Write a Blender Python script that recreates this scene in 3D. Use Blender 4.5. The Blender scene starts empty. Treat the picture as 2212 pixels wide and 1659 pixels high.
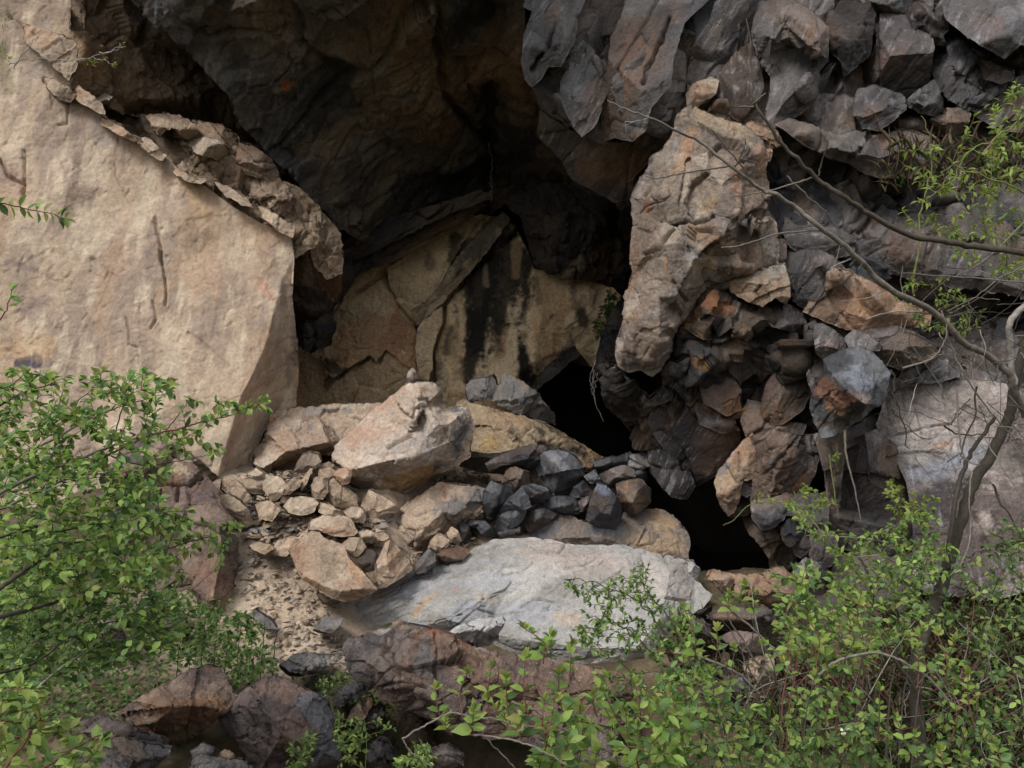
import bpy, math, random
import numpy as np
from mathutils import Vector, Matrix, Color
from mathutils.geometry import delaunay_2d_cdt

sc = bpy.context.scene
COL = sc.collection
R = math.radians

# ---------------------------------------------------------------- camera, sky, sun, exposure
CAMZ = 1.7
W2, H2 = 2212.0, 1659.0
F = 1736.0
cam_d = bpy.data.cameras.new('camera')
cam = bpy.data.objects.new('camera', cam_d); COL.objects.link(cam)
cam.location = (0, 0, CAMZ); cam.rotation_euler = (R(90), 0, 0)
cam_d.sensor_width = 36.0; cam_d.lens = 36.0 * F / W2
cam_d.clip_start = 0.05; cam_d.clip_end = 2000
sc.camera = cam

SUN_EL, SUN_AZ = 47.0, 218.0      # azimuth clockwise from +Y: the light comes from behind the viewer, a little left
world = bpy.data.worlds.new('World'); sc.world = world; world.use_nodes = True
wn = world.node_tree; wn.nodes.clear()
sky = wn.nodes.new('ShaderNodeTexSky'); sky.sky_type = 'NISHITA'; sky.sun_disc = False
sky.sun_elevation = R(SUN_EL); sky.sun_rotation = R(SUN_AZ)
sky.air_density = 1.0; sky.dust_density = 4.0; sky.ozone_density = 1.0
hs = wn.nodes.new('ShaderNodeHueSaturation'); hs.inputs['Saturation'].default_value = 0.38
bg = wn.nodes.new('ShaderNodeBackground'); bg.inputs['Strength'].default_value = 0.13
wo = wn.nodes.new('ShaderNodeOutputWorld')
# an even cloud layer over the clear sky: bright from the zenith down to the horizon
wt = wn.nodes.new('ShaderNodeTexCoord'); wsx = wn.nodes.new('ShaderNodeSeparateXYZ'); wr = wn.nodes.new('ShaderNodeMapRange')
wr.inputs['From Min'].default_value = -0.02; wr.inputs['From Max'].default_value = 0.9; wr.inputs['To Min'].default_value = 2.2; wr.inputs['To Max'].default_value = 9.0
wm = wn.nodes.new('ShaderNodeMix'); wm.data_type = 'RGBA'; wm.inputs['Factor'].default_value = 0.55
wcol = wn.nodes.new('ShaderNodeVectorMath'); wcol.operation = 'SCALE'; wcol.inputs[0].default_value = (0.97, 0.99, 1.04)
wn.links.new(wt.outputs['Generated'], wsx.inputs[0]); wn.links.new(wsx.outputs['Z'], wr.inputs['Value']); wn.links.new(wr.outputs[0], wcol.inputs['Scale'])
wn.links.new(sky.outputs[0], hs.inputs['Color']); wn.links.new(hs.outputs[0], wm.inputs['A']); wn.links.new(wcol.outputs[0], wm.inputs['B']); wn.links.new(wm.outputs['Result'], bg.inputs[0]); wn.links.new(bg.outputs[0], wo.inputs[0])
sl = bpy.data.lights.new('sun', 'SUN'); sl.energy = 1.5; sl.angle = R(16); sl.color = (1.0, 0.965, 0.92)
so = bpy.data.objects.new('sun', sl); COL.objects.link(so)
_d = Vector((math.sin(R(SUN_AZ)) * math.cos(R(SUN_EL)), math.cos(R(SUN_AZ)) * math.cos(R(SUN_EL)), math.sin(R(SUN_EL))))
so.rotation_euler = _d.to_track_quat('Z', 'Y').to_euler()
sc.view_settings.view_transform = 'Standard'; sc.view_settings.look = 'None'
sc.view_settings.exposure = 0.6; sc.view_settings.gamma = 1.0

# ---------------------------------------------------------------- numpy noise
f4 = np.float32
def _hash(ix, iy, iz, seed):
    h = (ix.astype(np.uint32) * np.uint32(374761393) + iy.astype(np.uint32) * np.uint32(668265263)
         + iz.astype(np.uint32) * np.uint32(2147483647) + np.uint32((seed * 2654435761 + 12345) & 0xffffffff))
    h ^= h >> np.uint32(13); h *= np.uint32(1274126177); h ^= h >> np.uint32(16)
    h *= np.uint32(2246822519); h ^= h >> np.uint32(13)
    return h
def _u(h): return (h & np.uint32(0xffffff)).astype(f4) / f4(16777216.0)

def vnoise(p, seed=0):
    p = p.astype(f4); i = np.floor(p).astype(np.int64); f = p - i
    w = f * f * f * (f * (f * 6 - 15) + 10)
    out = np.zeros(len(p), f4)
    for dx in (0, 1):
        wx = w[:, 0] if dx else 1 - w[:, 0]
        for dy in (0, 1):
            wy = w[:, 1] if dy else 1 - w[:, 1]
            for dz in (0, 1):
                wz = w[:, 2] if dz else 1 - w[:, 2]
                out += wx * wy * wz * _u(_hash(i[:, 0] + dx, i[:, 1] + dy, i[:, 2] + dz, seed))
    return out
def fbm(p, octv=4, seed=0, gain=0.5, lac=2.03):
    s = np.zeros(len(p), f4); a = 1.0; t = 0.0; q = p.astype(f4)
    for k in range(octv):
        s += a * vnoise(q, seed + k * 17); t += a; a *= gain; q = q * f4(lac) + f4(3.7)
    return s / t
def ridged(p, octv=4, seed=0):
    s = np.zeros(len(p), f4); a = 1.0; t = 0.0; q = p.astype(f4)
    for k in range(octv):
        n = 1 - np.abs(2 * vnoise(q, seed + k * 31) - 1); s += a * n * n; t += a; a *= 0.5; q = q * f4(2.07) + f4(1.9)
    return s / t
def cells(p, seed=0):
    """nearest Voronoi cell: d1, d2, hash, vector from the cell's point"""
    p = p.astype(f4); i = np.floor(p).astype(np.int64)
    n = len(p); d1 = np.full(n, 9.0, f4); d2 = np.full(n, 9.0, f4); hid = np.zeros(n, np.uint32); vec = np.zeros((n, 3), f4)
    for dx in (-1, 0, 1):
        for dy in (-1, 0, 1):
            for dz in (-1, 0, 1):
                cx, cy, cz = i[:, 0] + dx, i[:, 1] + dy, i[:, 2] + dz
                h = _hash(cx, cy, cz, seed)
                jx = _u(h); jy = _u(h * np.uint32(2654435761) ^ (h >> np.uint32(7))); jz = _u(h * np.uint32(40503) ^ (h >> np.uint32(11)))
                v = np.stack([p[:, 0] - cx - jx, p[:, 1] - cy - jy, p[:, 2] - cz - jz], 1)
                d = (v * v).sum(1)
                m = d < d1
                d2 = np.where(m, d1, np.minimum(d2, d))
                d1 = np.where(m, d, d1); hid = np.where(m, h, hid); vec = np.where(m[:, None], v, vec)
    return np.sqrt(d1), np.sqrt(d2), hid, vec
def facets(p, seed=0, step=0.3):
    """broken-rock height: every cell is its own tilted plane"""
    q = p + 0.10 * (np.stack([vnoise(p * 2.3, seed + 5), vnoise(p * 2.3, seed + 6), vnoise(p * 2.3, seed + 7)], 1) - 0.5)
    d1, d2, h, v = cells(q, seed)
    g = np.stack([_u(h * np.uint32(7919) ^ (h >> np.uint32(5))), _u(h * np.uint32(104729) ^ (h >> np.uint32(9))), _u(h * np.uint32(1299709) ^ (h >> np.uint32(3)))], 1) * 2 - 1
    return (g * v).sum(1) + step * (_u(h * np.uint32(31337) ^ (h >> np.uint32(8))) - 0.5), d2 - d1, _u(h * np.uint32(65537) ^ (h >> np.uint32(6)))
def sstep(a, b, x):
    t = np.clip((x - a) / (b - a + 1e-9), 0, 1); return t * t * (3 - 2 * t)

# ---------------------------------------------------------------- picture point + depth -> place
def pt(x, y, Y): return np.array([(x - 1106.0) / F * Y, Y, CAMZ - (y - 829.5) / F * Y])
def pts_np(x, y, Y): return np.stack([(x - 1106.0) / F * Y, Y, CAMZ - (y - 829.5) / F * Y], 1)
TILE = {'A': (0, 0, .3418), 'B': (729, 0, .3418), 'C': (1456, 0, .3418), 'D': (0, 540, .3418), 'E': (729, 540, .3418), 'F': (1456, 540, .3418),
        'G': (0, 1092, .3418), 'H': (729, 1092, .3418), 'I': (1456, 1092, .3418), 'J': (486, 918, .2930), 'X': (0, 0, 1.0)}
def T(t, pts):
    ox, oy, s = TILE[t]
    return [(ox + p[0] * s, oy + p[1] * s) + tuple(p[2:]) for p in pts]

def tag(o, label=None, cat=None, group=None, kind=None):
    if label: o['label'] = label
    if cat: o['category'] = cat
    if group: o['group'] = group
    if kind: o['kind'] = kind
    return o

def mesh_np(name, v, faces_list, mat, parent=None, col=None, smooth=False, rough=None):
    """faces_list: list of int arrays (n,k)"""
    me = bpy.data.meshes.new(name)
    v = np.asarray(v, np.float32)
    me.vertices.add(len(v)); me.vertices.foreach_set('co', v.ravel())
    tot = sum(a.size for a in faces_list); nf = sum(len(a) for a in faces_list)
    me.loops.add(tot); me.polygons.add(nf)
    li = np.concatenate([a.ravel() for a in faces_list]).astype(np.int32)
    me.loops.foreach_set('vertex_index', li)
    lt = np.concatenate([np.full(len(a), a.shape[1], np.int32) for a in faces_list])
    ls = np.concatenate([[0], np.cumsum(lt)[:-1]]).astype(np.int32)
    me.polygons.foreach_set('loop_start', ls)
    try: me.polygons.foreach_set('loop_total', lt)
    except Exception: pass
    if smooth: me.polygons.foreach_set('use_smooth', np.ones(nf, bool))
    me.update(calc_edges=True); me.validate()
    if col is not None:
        ca = me.color_attributes.new('Col', 'FLOAT_COLOR', 'POINT')
        c4 = np.ones((len(v), 4), np.float32); c4[:, :3] = np.clip(col, 0.004, 0.9); ca.data.foreach_set('color', c4.ravel())
    if mat: me.materials.append(mat)
    o = bpy.data.objects.new(name, me); COL.objects.link(o)
    if parent is not None: o.parent = parent
    return o

def empty(name, loc=(0, 0, 0)):
    o = bpy.data.objects.new(name, None); COL.objects.link(o); o.location = [float(a) for a in loc]; o.empty_display_size = 0.1
    return o

# ---------------------------------------------------------------- materials
def rock_mat(name, rough=0.88, bump=0.8, bscale=26.0, spec=0.25, speck=0.0, fine=0.4, grain=0.74):
    m = bpy.data.materials.new(name); m.use_nodes = True; nt = m.node_tree; N = nt.nodes; L = nt.links
    b = N['Principled BSDF']; b.inputs['Roughness'].default_value = rough; b.inputs['Specular IOR Level'].default_value = spec
    at = N.new('ShaderNodeAttribute'); at.attribute_name = 'Col'
    tc = N.new('ShaderNodeTexCoord')
    n1 = N.new('ShaderNodeTexNoise'); n1.inputs['Scale'].default_value = bscale; n1.inputs['Detail'].default_value = 7; n1.inputs['Roughness'].default_value = 0.68
    n2 = N.new('ShaderNodeTexNoise'); n2.inputs['Scale'].default_value = bscale * 3.1; n2.inputs['Detail'].default_value = 5; n2.inputs['Roughness'].default_value = 0.7
    L.new(tc.outputs['Object'], n1.inputs['Vector']); L.new(tc.outputs['Object'], n2.inputs['Vector'])
    mr = N.new('ShaderNodeMapRange'); mr.inputs['From Min'].default_value = 0.25; mr.inputs['From Max'].default_value = 0.75
    mr.inputs['To Min'].default_value = 1 - fine; mr.inputs['To Max'].default_value = 1 + fine
    L.new(n1.outputs['Fac'], mr.inputs['Value'])
    mx = N.new('ShaderNodeMix'); mx.data_type = 'RGBA'; mx.blend_type = 'MULTIPLY'; mx.inputs['Factor'].default_value = 1.0
    L.new(at.outputs['Color'], mx.inputs['A']); L.new(mr.outputs[0], mx.inputs['B'])
    mr2 = N.new('ShaderNodeMapRange'); mr2.inputs['From Min'].default_value = 0.30; mr2.inputs['From Max'].default_value = 0.62; mr2.inputs['To Min'].default_value = grain; mr2.inputs['To Max'].default_value = 1.1
    L.new(n2.outputs['Fac'], mr2.inputs['Value'])
    mxb = N.new('ShaderNodeMix'); mxb.data_type = 'RGBA'; mxb.blend_type = 'MULTIPLY'; mxb.inputs['Factor'].default_value = 1.0
    L.new(mx.outputs['Result'], mxb.inputs['A']); L.new(mr2.outputs[0], mxb.inputs['B'])
    out = mxb.outputs['Result']
    if speck > 0:      # pale lichen specks
        vo = N.new('ShaderNodeTexVoronoi'); vo.inputs['Scale'].default_value = 38; vo.inputs['Randomness'].default_value = 1
        L.new(tc.outputs['Object'], vo.inputs['Vector'])
        n3 = N.new('ShaderNodeTexNoise'); n3.inputs['Scale'].default_value = 3.5; n3.inputs['Detail'].default_value = 3
        L.new(tc.outputs['Object'], n3.inputs['Vector'])
        th = N.new('ShaderNodeMath'); th.operation = 'MULTIPLY'; th.inputs[1].default_value = 0.55 * speck; L.new(n3.outputs['Fac'], th.inputs[0])
        lt = N.new('ShaderNodeMath'); lt.operation = 'LESS_THAN'; L.new(vo.outputs['Distance'], lt.inputs[0]); L.new(th.outputs[0], lt.inputs[1])
        m2 = N.new('ShaderNodeMix'); m2.data_type = 'RGBA'; L.new(lt.outputs[0], m2.inputs['Factor'])
        L.new(out, m2.inputs['A']); m2.inputs['B'].default_value = (0.5, 0.48, 0.44, 1); out = m2.outputs['Result']
    L.new(out, b.inputs['Base Color'])
    ad = N.new('ShaderNodeMath'); ad.operation = 'MULTIPLY_ADD'; ad.inputs[1].default_value = 0.4
    L.new(n2.outputs['Fac'], ad.inputs[0]); L.new(n1.outputs['Fac'], ad.inputs[2])
    vc = N.new('ShaderNodeTexVoronoi'); vc.inputs['Scale'].default_value = bscale * .8; L.new(tc.outputs['Object'], vc.inputs['Vector'])
    sx = N.new('ShaderNodeSeparateColor'); L.new(vc.outputs['Color'], sx.inputs[0])
    a2 = N.new('ShaderNodeMath'); a2.operation = 'MULTIPLY_ADD'; a2.inputs[1].default_value = 0.35; L.new(sx.outputs[0], a2.inputs[0]); L.new(ad.outputs[0], a2.inputs[2])
    bp = N.new('ShaderNodeBump'); bp.inputs['Strength'].default_value = bump; bp.inputs['Distance'].default_value = 0.035
    L.new(a2.outputs[0], bp.inputs['Height']); L.new(bp.outputs[0], b.inputs['Normal'])
    return m
M_ROCK = rock_mat('rock_matte')
M_CLIFF = rock_mat('rock_cliffs', rough=0.52, bump=0.8, spec=0.45, fine=0.45)
M_SLATE = rock_mat('rock_slate', rough=0.55, bump=0.7, spec=0.45, fine=0.45)
M_LICHEN = rock_mat('rock_lichen', rough=0.85, bump=0.9, speck=0.36)
M_PALE = rock_mat('rock_pale', rough=0.8, bump=0.8, bscale=18, fine=0.28)
M_DIRT = rock_mat('dirt', rough=0.95, bump=0.5, bscale=34, spec=0.1, fine=.25, grain=.8)
M_WALL = rock_mat('rock_wall', rough=0.9, bump=0.55, bscale=9, fine=0.16, grain=.78)

def plain_mat(name, color, rough=0.8, var=0.3, scale=20, spec=0.3, attr=False):
    m = bpy.data.materials.new(name); m.use_nodes = True; nt = m.node_tree; N = nt.nodes; L = nt.links
    b = N['Principled BSDF']; b.inputs['Roughness'].default_value = rough; b.inputs['Specular IOR Level'].default_value = spec
    tc = N.new('ShaderNodeTexCoord'); n1 = N.new('ShaderNodeTexNoise'); n1.inputs['Scale'].default_value = scale; n1.inputs['Detail'].default_value = 5
    L.new(tc.outputs['Object'], n1.inputs['Vector'])
    mr = N.new('ShaderNodeMapRange'); mr.inputs['From Min'].default_value = 0.3; mr.inputs['From Max'].default_value = 0.7
    mr.inputs['To Min'].default_value = 1 - var; mr.inputs['To Max'].default_value = 1 + var; L.new(n1.outputs['Fac'], mr.inputs['Value'])
    mx = N.new('ShaderNodeMix'); mx.data_type = 'RGBA'; mx.blend_type = 'MULTIPLY'; mx.inputs['Factor'].default_value = 1
    mx.inputs['A'].default_value = (*color, 1)
    if attr:
        at = N.new('ShaderNodeAttribute'); at.attribute_name = 'Col'; L.new(at.outputs['Color'], mx.inputs['A'])
    L.new(mr.outputs[0], mx.inputs['B']); L.new(mx.outputs['Result'], b.inputs['Base Color'])
    bp = N.new('ShaderNodeBump'); bp.inputs['Strength'].default_value = 0.3; bp.inputs['Distance'].default_value = 0.01
    L.new(n1.outputs['Fac'], bp.inputs['Height']); L.new(bp.outputs[0], b.inputs['Normal'])
    return m
def leaf_mat(name):
    m = bpy.data.materials.new(name); m.use_nodes = True; nt = m.node_tree; N = nt.nodes; L = nt.links
    b = N['Principled BSDF']; b.inputs['Roughness'].default_value = 0.5; b.inputs['Specular IOR Level'].default_value = 0.3
    at = N.new('ShaderNodeAttribute'); at.attribute_name = 'Col'
    tc = N.new('ShaderNodeTexCoord'); n1 = N.new('ShaderNodeTexNoise'); n1.inputs['Scale'].default_value = 60; L.new(tc.outputs['Object'], n1.inputs['Vector'])
    mr = N.new('ShaderNodeMapRange'); mr.inputs['To Min'].default_value = 0.8; mr.inputs['To Max'].default_value = 1.2; L.new(n1.outputs['Fac'], mr.inputs['Value'])
    mx = N.new('ShaderNodeMix'); mx.data_type = 'RGBA'; mx.blend_type = 'MULTIPLY'; mx.inputs['Factor'].default_value = 1
    L.new(at.outputs['Color'], mx.inputs['A']); L.new(mr.outputs[0], mx.inputs['B']); L.new(mx.outputs['Result'], b.inputs['Base Color'])
    tr = N.new('ShaderNodeBsdfTranslucent'); L.new(mx.outputs['Result'], tr.inputs['Color'])
    ms = N.new('ShaderNodeMixShader'); ms.inputs[0].default_value = 0.45
    L.new(b.outputs[0], ms.inputs[1]); L.new(tr.outputs[0], ms.inputs[2]); L.new(ms.outputs[0], N['Material Output'].inputs['Surface'])
    return m
M_LEAF = leaf_mat('leaf')
M_BARK = plain_mat('bark', (0.10, 0.08, 0.06), 0.85, attr=True, scale=40)

# ---------------------------------------------------------------- palettes (base, second, third, accent)
PAL = {
 'tan':   [(.36,.275,.205), (.29,.225,.17), (.41,.335,.26), (.31,.20,.135)],
 'tan2':  [(.29,.21,.145), (.205,.15,.11), (.35,.27,.195), (.25,.145,.09)],
 'sand':  [(.375,.285,.20), (.33,.245,.17), (.42,.335,.245), (.28,.21,.155)],
 'brown': [(.12,.085,.062), (.075,.06,.052), (.175,.125,.09), (.19,.10,.055)],
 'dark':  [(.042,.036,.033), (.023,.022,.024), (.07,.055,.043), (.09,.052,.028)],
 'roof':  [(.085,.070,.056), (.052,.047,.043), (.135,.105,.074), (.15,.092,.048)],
 'slate': [(.060,.062,.069), (.034,.035,.039), (.115,.118,.127), (.095,.068,.052)],
 'mix':   [(.13,.10,.085), (.07,.065,.068), (.20,.16,.13), (.19,.10,.055)],
 'mauve': [(.115,.09,.082), (.068,.06,.062), (.165,.135,.12), (.165,.095,.06)],
 'grey':  [(.15,.137,.13), (.085,.081,.083), (.22,.205,.19), (.19,.125,.08)],
 'pale':  [(.40,.39,.38), (.34,.325,.31), (.46,.44,.42), (.40,.32,.24)],
 'rust':  [(.17,.105,.07), (.11,.08,.065), (.22,.15,.10), (.24,.12,.055)],
}
QUAL = 1.0      # mesh spacing multiplier
def _inside(px, py, poly):
    n = len(poly); ins = np.zeros(len(px), bool); j = n - 1
    for i in range(n):
        xi, yi = poly[i]; xj, yj = poly[j]
        if yi != yj:
            c = ((yi > py) != (yj > py)) & (px < (xj - xi) * (py - yi) / (yj - yi) + xi)
            ins ^= c
        j = i
    return ins
def _segdist(px, py, P, closed=False, ret=False):
    best = np.full(len(px), 1e9); bx = np.zeros(len(px)); by = np.zeros(len(px))
    n = len(P)
    if n == 1: 
        return np.hypot(px - P[0][0], py - P[0][1])
    for i in range(n if closed else n - 1):
        ax, ay = P[i][0], P[i][1]; cx, cy = P[(i + 1) % n][0], P[(i + 1) % n][1]
        dx, dy = cx - ax, cy - ay; L2 = dx * dx + dy * dy + 1e-9
        t = np.clip(((px - ax) * dx + (py - ay) * dy) / L2, 0, 1)
        qx, qy = ax + t * dx, ay + t * dy
        d = np.hypot(px - qx, py - qy); m = d < best
        best = np.where(m, d, best)
        if ret: bx = np.where(m, qx, bx); by = np.where(m, qy, by)
    return (best, bx, by) if ret else best
def densify(P, step, rng, jag):
    out = []
    n = len(P)
    for i in range(n):
        a, b = P[i], P[(i + 1) % n]
        L = math.hypot(b[0] - a[0], b[1] - a[1]); k = max(1, int(L / step))
        for j in range(k):
            t = j / k
            nx, ny = -(b[1] - a[1]) / (L + 1e-9), (b[0] - a[0]) / (L + 1e-9)
            w = rng.uniform(-jag, jag) * (1 if j else 0.4)
            out.append((a[0] + (b[0] - a[0]) * t + nx * w, a[1] + (b[1] - a[1]) * t + ny * w))
    return out

DEFD = dict(big=(0.10, 1.3), mid=(0.03, 4.5), fine=(0.009, 14.0))
def colour_field(P, X, Y_, pal, seed, streak, fc, patches, cscale=1.0, wrand=1.0):
    pal = PAL[pal] if isinstance(pal, str) else pal
    c0, c1, c2, c3 = [np.array(c, f4) for c in pal]
    q = P.astype(f4) * f4(cscale)
    if streak is not None: q = q * np.array(streak, f4)
    a = fbm(q * 1.1, 5, seed + 101); b = fbm(q * 2.3 + 9, 5, seed + 202); c = fbm(q * 0.9 + 31, 5, seed + 303)
    w1 = sstep(0.47, 0.60, a)[:, None]; w2 = sstep(0.50, 0.64, b)[:, None]; w3 = sstep(0.60, 0.70, c)[:, None] * 0.8
    col = c0 * (1 - w1) + c1 * w1
    col = col * (1 - w2) + c2 * w2
    col = col * (1 - w3) + c3 * w3
    if fc is not None: col = col * (1 + 0.38 * wrand * (fc[:, None] - 0.5))
    nz = fbm(P.astype(f4) * (f4(5.0) if streak is None else np.array([6, 5, 1.6], f4)), 4, seed + 404)
    nl = fbm(P.astype(f4) * f4(2.2), 3, seed + 606)
    nf = fbm(P.astype(f4) * 22.0, 3, seed + 505)
    for pa in patches:
        pl, wd, pc, st = pa[:4]
        soft = pa[4] if len(pa) > 4 else 0.45
        d = _segdist(X, Y_, pl) / wd
        e = d + 2.4 * (nz - 0.5) + 1.0 * (nf - 0.5) + 1.2 * (nl - .5)
        w = (1 - sstep(0.8 - soft, 0.8 + soft, e))[:, None] * st
        cc = np.array(PAL[pc][0] if isinstance(pc, str) else pc, f4)
        if isinstance(pc, str):
            c1_ = np.array(PAL[pc][1], f4); c2_ = np.array(PAL[pc][2], f4)
            cc = cc * (1 - w1) + c1_ * w1; cc = cc * (1 - w2) + c2_ * w2
            if fc is not None: cc = cc * (1 + 0.3 * (fc[:, None] - 0.5))
        col = col * (1 - w) + cc * w
    return col * (0.9 + 0.2 * nf[:, None])

ROCKS = {}
def rock(name, label, cat, outline, Y, bulge=0.25, tilt=(0, 0), inner=None, pal='mix', patches=(), cracks=(), disp=None,
         strata=None, streak=None, thick=None, sp=3.0, mat=None, seed=None, parent=None, kind=None, group=None, jag=2.2, n_in=None,
         cscale=1.0, shrink=0.75, autoin=True, fcw=1.0, grow=0, drop=1.6, slope=(.7, 2.6), scr=0.0, nicks=None, common=None, sca=None, style='chisel'):
    seed = seed if seed is not None else (sum(ord(ch) for ch in (label or name)) * 7919 + int(outline[0][0]) * 13) % 99991
    rng = random.Random(seed); sp = sp * QUAL
    has_d = [(p[0], p[1], p[2] if len(p) > 2 else 0.0) for p in outline]
    P2 = [(p[0], p[1]) for p in outline]
    if grow:
        gx_, gy_ = sum(p[0] for p in P2) / len(P2), sum(p[1] for p in P2) / len(P2)
        P2 = [(p[0] + (p[0] - gx_) / (math.hypot(p[0] - gx_, p[1] - gy_) + 1e-6) * grow, p[1] + (p[1] - gy_) / (math.hypot(p[0] - gx_, p[1] - gy_) + 1e-6) * grow) for p in P2]
        has_d = [(a[0], a[1], b[2]) for a, b in zip(P2, has_d)]
    xs = [p[0] for p in P2]; ys = [p[1] for p in P2]
    cx, cy = sum(xs) / len(xs), sum(ys) / len(ys)
    area = abs(sum(P2[i][0] * P2[(i + 1) % len(P2)][1] - P2[(i + 1) % len(P2)][0] * P2[i][1] for i in range(len(P2)))) / 2
    size = math.sqrt(area)
    # coarse control points
    ctrl = list(has_d)
    edges = [(i, (i + 1) % len(has_d)) for i in range(len(has_d))]
    if inner: ctrl += [(p[0], p[1], p[2]) for p in inner]
    if autoin:
        k = n_in if n_in is not None else max(3, int(9 + area / 9000.0))
        tx = np.array([rng.uniform(min(xs), max(xs)) for _ in range(k * 14)]); ty = np.array([rng.uniform(min(ys), max(ys)) for _ in range(k * 14)])
        ins = _inside(tx, ty, P2); dd = _segdist(tx, ty, P2, True)
        mx = max(dd[ins].max() if ins.any() else 1.0, 1e-3)
        cnt = 0; mind = 0.75 * math.sqrt(area / (k + 1))
        for i in range(len(tx)):
            if not ins[i] or dd[i] < 0.12 * size ** 0.9 * 0.6: continue
            if any(math.hypot(tx[i] - c[0], ty[i] - c[1]) < mind * (0.6 if ci < len(has_d) else 1.0) for ci, c in enumerate(ctrl)): continue
            prof = min(1.0, 1.7 * dd[i] / mx) ** 0.7
            if inner:   # keep near the given relief
                dist = [(math.hypot(tx[i] - c[0], ty[i] - c[1]) + 1, c[2]) for c in (inner + has_d)]
                dist.sort(); dist = dist[:5]; sw = sum(1 / a ** 2 for a, _ in dist); base = sum(c / a ** 2 for a, c in dist) / sw
                d = base + bulge * 0.25 * rng.uniform(-1, 1)
            else:
                prof = min(1.0, 4.5 * dd[i] / mx) ** 0.6
                d = bulge * prof * rng.uniform(0.35, 1.25)
            ctrl.append((float(tx[i]), float(ty[i]), d)); cnt += 1
            if cnt >= k: break
    res = delaunay_2d_cdt([Vector((c[0], c[1])) for c in ctrl], edges, [], 1, 1e-4)
    vv, ff, ov = res[0], res[2], res[3]
    dv = []
    for i, v in enumerate(vv):
        o_ = ov[i]
        if o_: dv.append(ctrl[o_[0]][2])
        else:
            dv.append(min((math.hypot(v.x - c[0], v.y - c[1]), c[2]) for c in ctrl)[1])
    # fine grid
    outl = densify(P2, max(sp * 3.2, size * 0.035), rng, jag)
    x0, x1, y0, y1 = min(xs) - 6, max(xs) + 6, min(ys) - 6, max(ys) + 6
    nx, ny = int((x1 - x0) / sp) + 2, int((y1 - y0) / sp) + 2
    gx, gy = np.meshgrid(x0 + np.arange(nx) * sp, y0 + np.arange(ny) * sp)
    X = gx.ravel().astype(float); Yp = gy.ravel().astype(float)
    qx = (gx[:-1, :-1] + sp / 2).ravel(); qy = (gy[:-1, :-1] + sp / 2).ravel()
    qin = _inside(qx, qy, outl)
    base = (np.arange(ny - 1)[:, None] * nx + np.arange(nx - 1)[None, :]).ravel()[qin]
    quads = np.stack([base, base + 1, base + nx + 1, base + nx], 1)      # y grows down in the picture
    used = np.unique(quads); remap = np.full(nx * ny, -1); remap[used] = np.arange(len(used))
    quads = remap[quads]; X = X[used]; Yp = Yp[used]
    # outer edge of the sheet
    e = np.concatenate([quads[:, [0, 1]], quads[:, [1, 2]], quads[:, [2, 3]], quads[:, [3, 0]]])
    key = np.sort(e, 1); kk = key[:, 0].astype(np.int64) * (len(X) + 1) + key[:, 1]
    u, idx, cntu = np.unique(kk, return_index=True, return_counts=True)
    be = e[idx[cntu == 1]]
    bv = np.unique(be)
    _, sx, sy = _segdist(X[bv], Yp[bv], outl, True, True)
    X[bv] = sx; Yp[bv] = sy
    X += 0; 
    dist_edge = _segdist(X, Yp, P2, True) if len(P2) < 60 else np.full(len(X), 50.0)
    # relief by the coarse planes
    D = np.zeros(len(X)); done = np.zeros(len(X), bool)
    for f in ff:
        if len(f) != 3: continue
        a, b, c = [vv[i] for i in f]; da, db, dc = [dv[i] for i in f]
        det = (b.y - c.y) * (a.x - c.x) + (c.x - b.x) * (a.y - c.y)
        if abs(det) < 1e-6: continue
        l1 = ((b.y - c.y) * (X - c.x) + (c.x - b.x) * (Yp - c.y)) / det
        l2 = ((c.y - a.y) * (X - c.x) + (a.x - c.x) * (Yp - c.y)) / det
        l3 = 1 - l1 - l2
        m = (l1 >= -1e-3) & (l2 >= -1e-3) & (l3 >= -1e-3) & ~done
        D[m] = (l1 * da + l2 * db + l3 * dc)[m]; done |= m
    if (~done).any():
        far = np.where(~done)[0]
        for i in far:
            j = min(range(len(vv)), key=lambda k: (vv[k].x - X[i]) ** 2 + (vv[k].y - Yp[i]) ** 2); D[i] = dv[j]
    mpp = Y / F
    if not inner and (n_in is None or n_in < 9) and autoin and area < 130000:
        # chiselled block: the nearest of a handful of random planes
        uu = (X - cx) / (0.5 * (max(xs) - min(xs))); v2 = (Yp - cy) / (0.5 * (max(ys) - min(ys)))
        a0 = rng.uniform(0, 6.28)
        Dp = bulge * (1 + rng.uniform(.15, .6) * (math.cos(a0) * uu + math.sin(a0) * v2))
        kpl = rng.choice((5, 6, 6, 7)); th0 = rng.uniform(0, 6.28)
        for i in range(kpl):
            th = th0 + 6.283 * (i + rng.uniform(-.3, .3)) / kpl
            c_ = rng.uniform(-.05, .6); s_ = rng.uniform(*slope)
            w = 1 + .05 * 0
            cut = bulge * (1 + s_ * (c_ - (math.cos(th) * uu + math.sin(th) * v2)))
            if i == 2 and kpl > 5: cut = cut - bulge * .25 * (uu * math.sin(th) - v2 * math.cos(th) > rng.uniform(-.3, .3))
            Dp = np.minimum(Dp, cut)
        # one broken-off corner gives an inward edge
        th = rng.uniform(0, 6.28); c_ = rng.uniform(.0, .4)
        side = (math.cos(th) * uu + math.sin(th) * v2) > c_
        Dp = np.where(side, Dp - bulge * rng.uniform(.12, .35), Dp)
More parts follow.
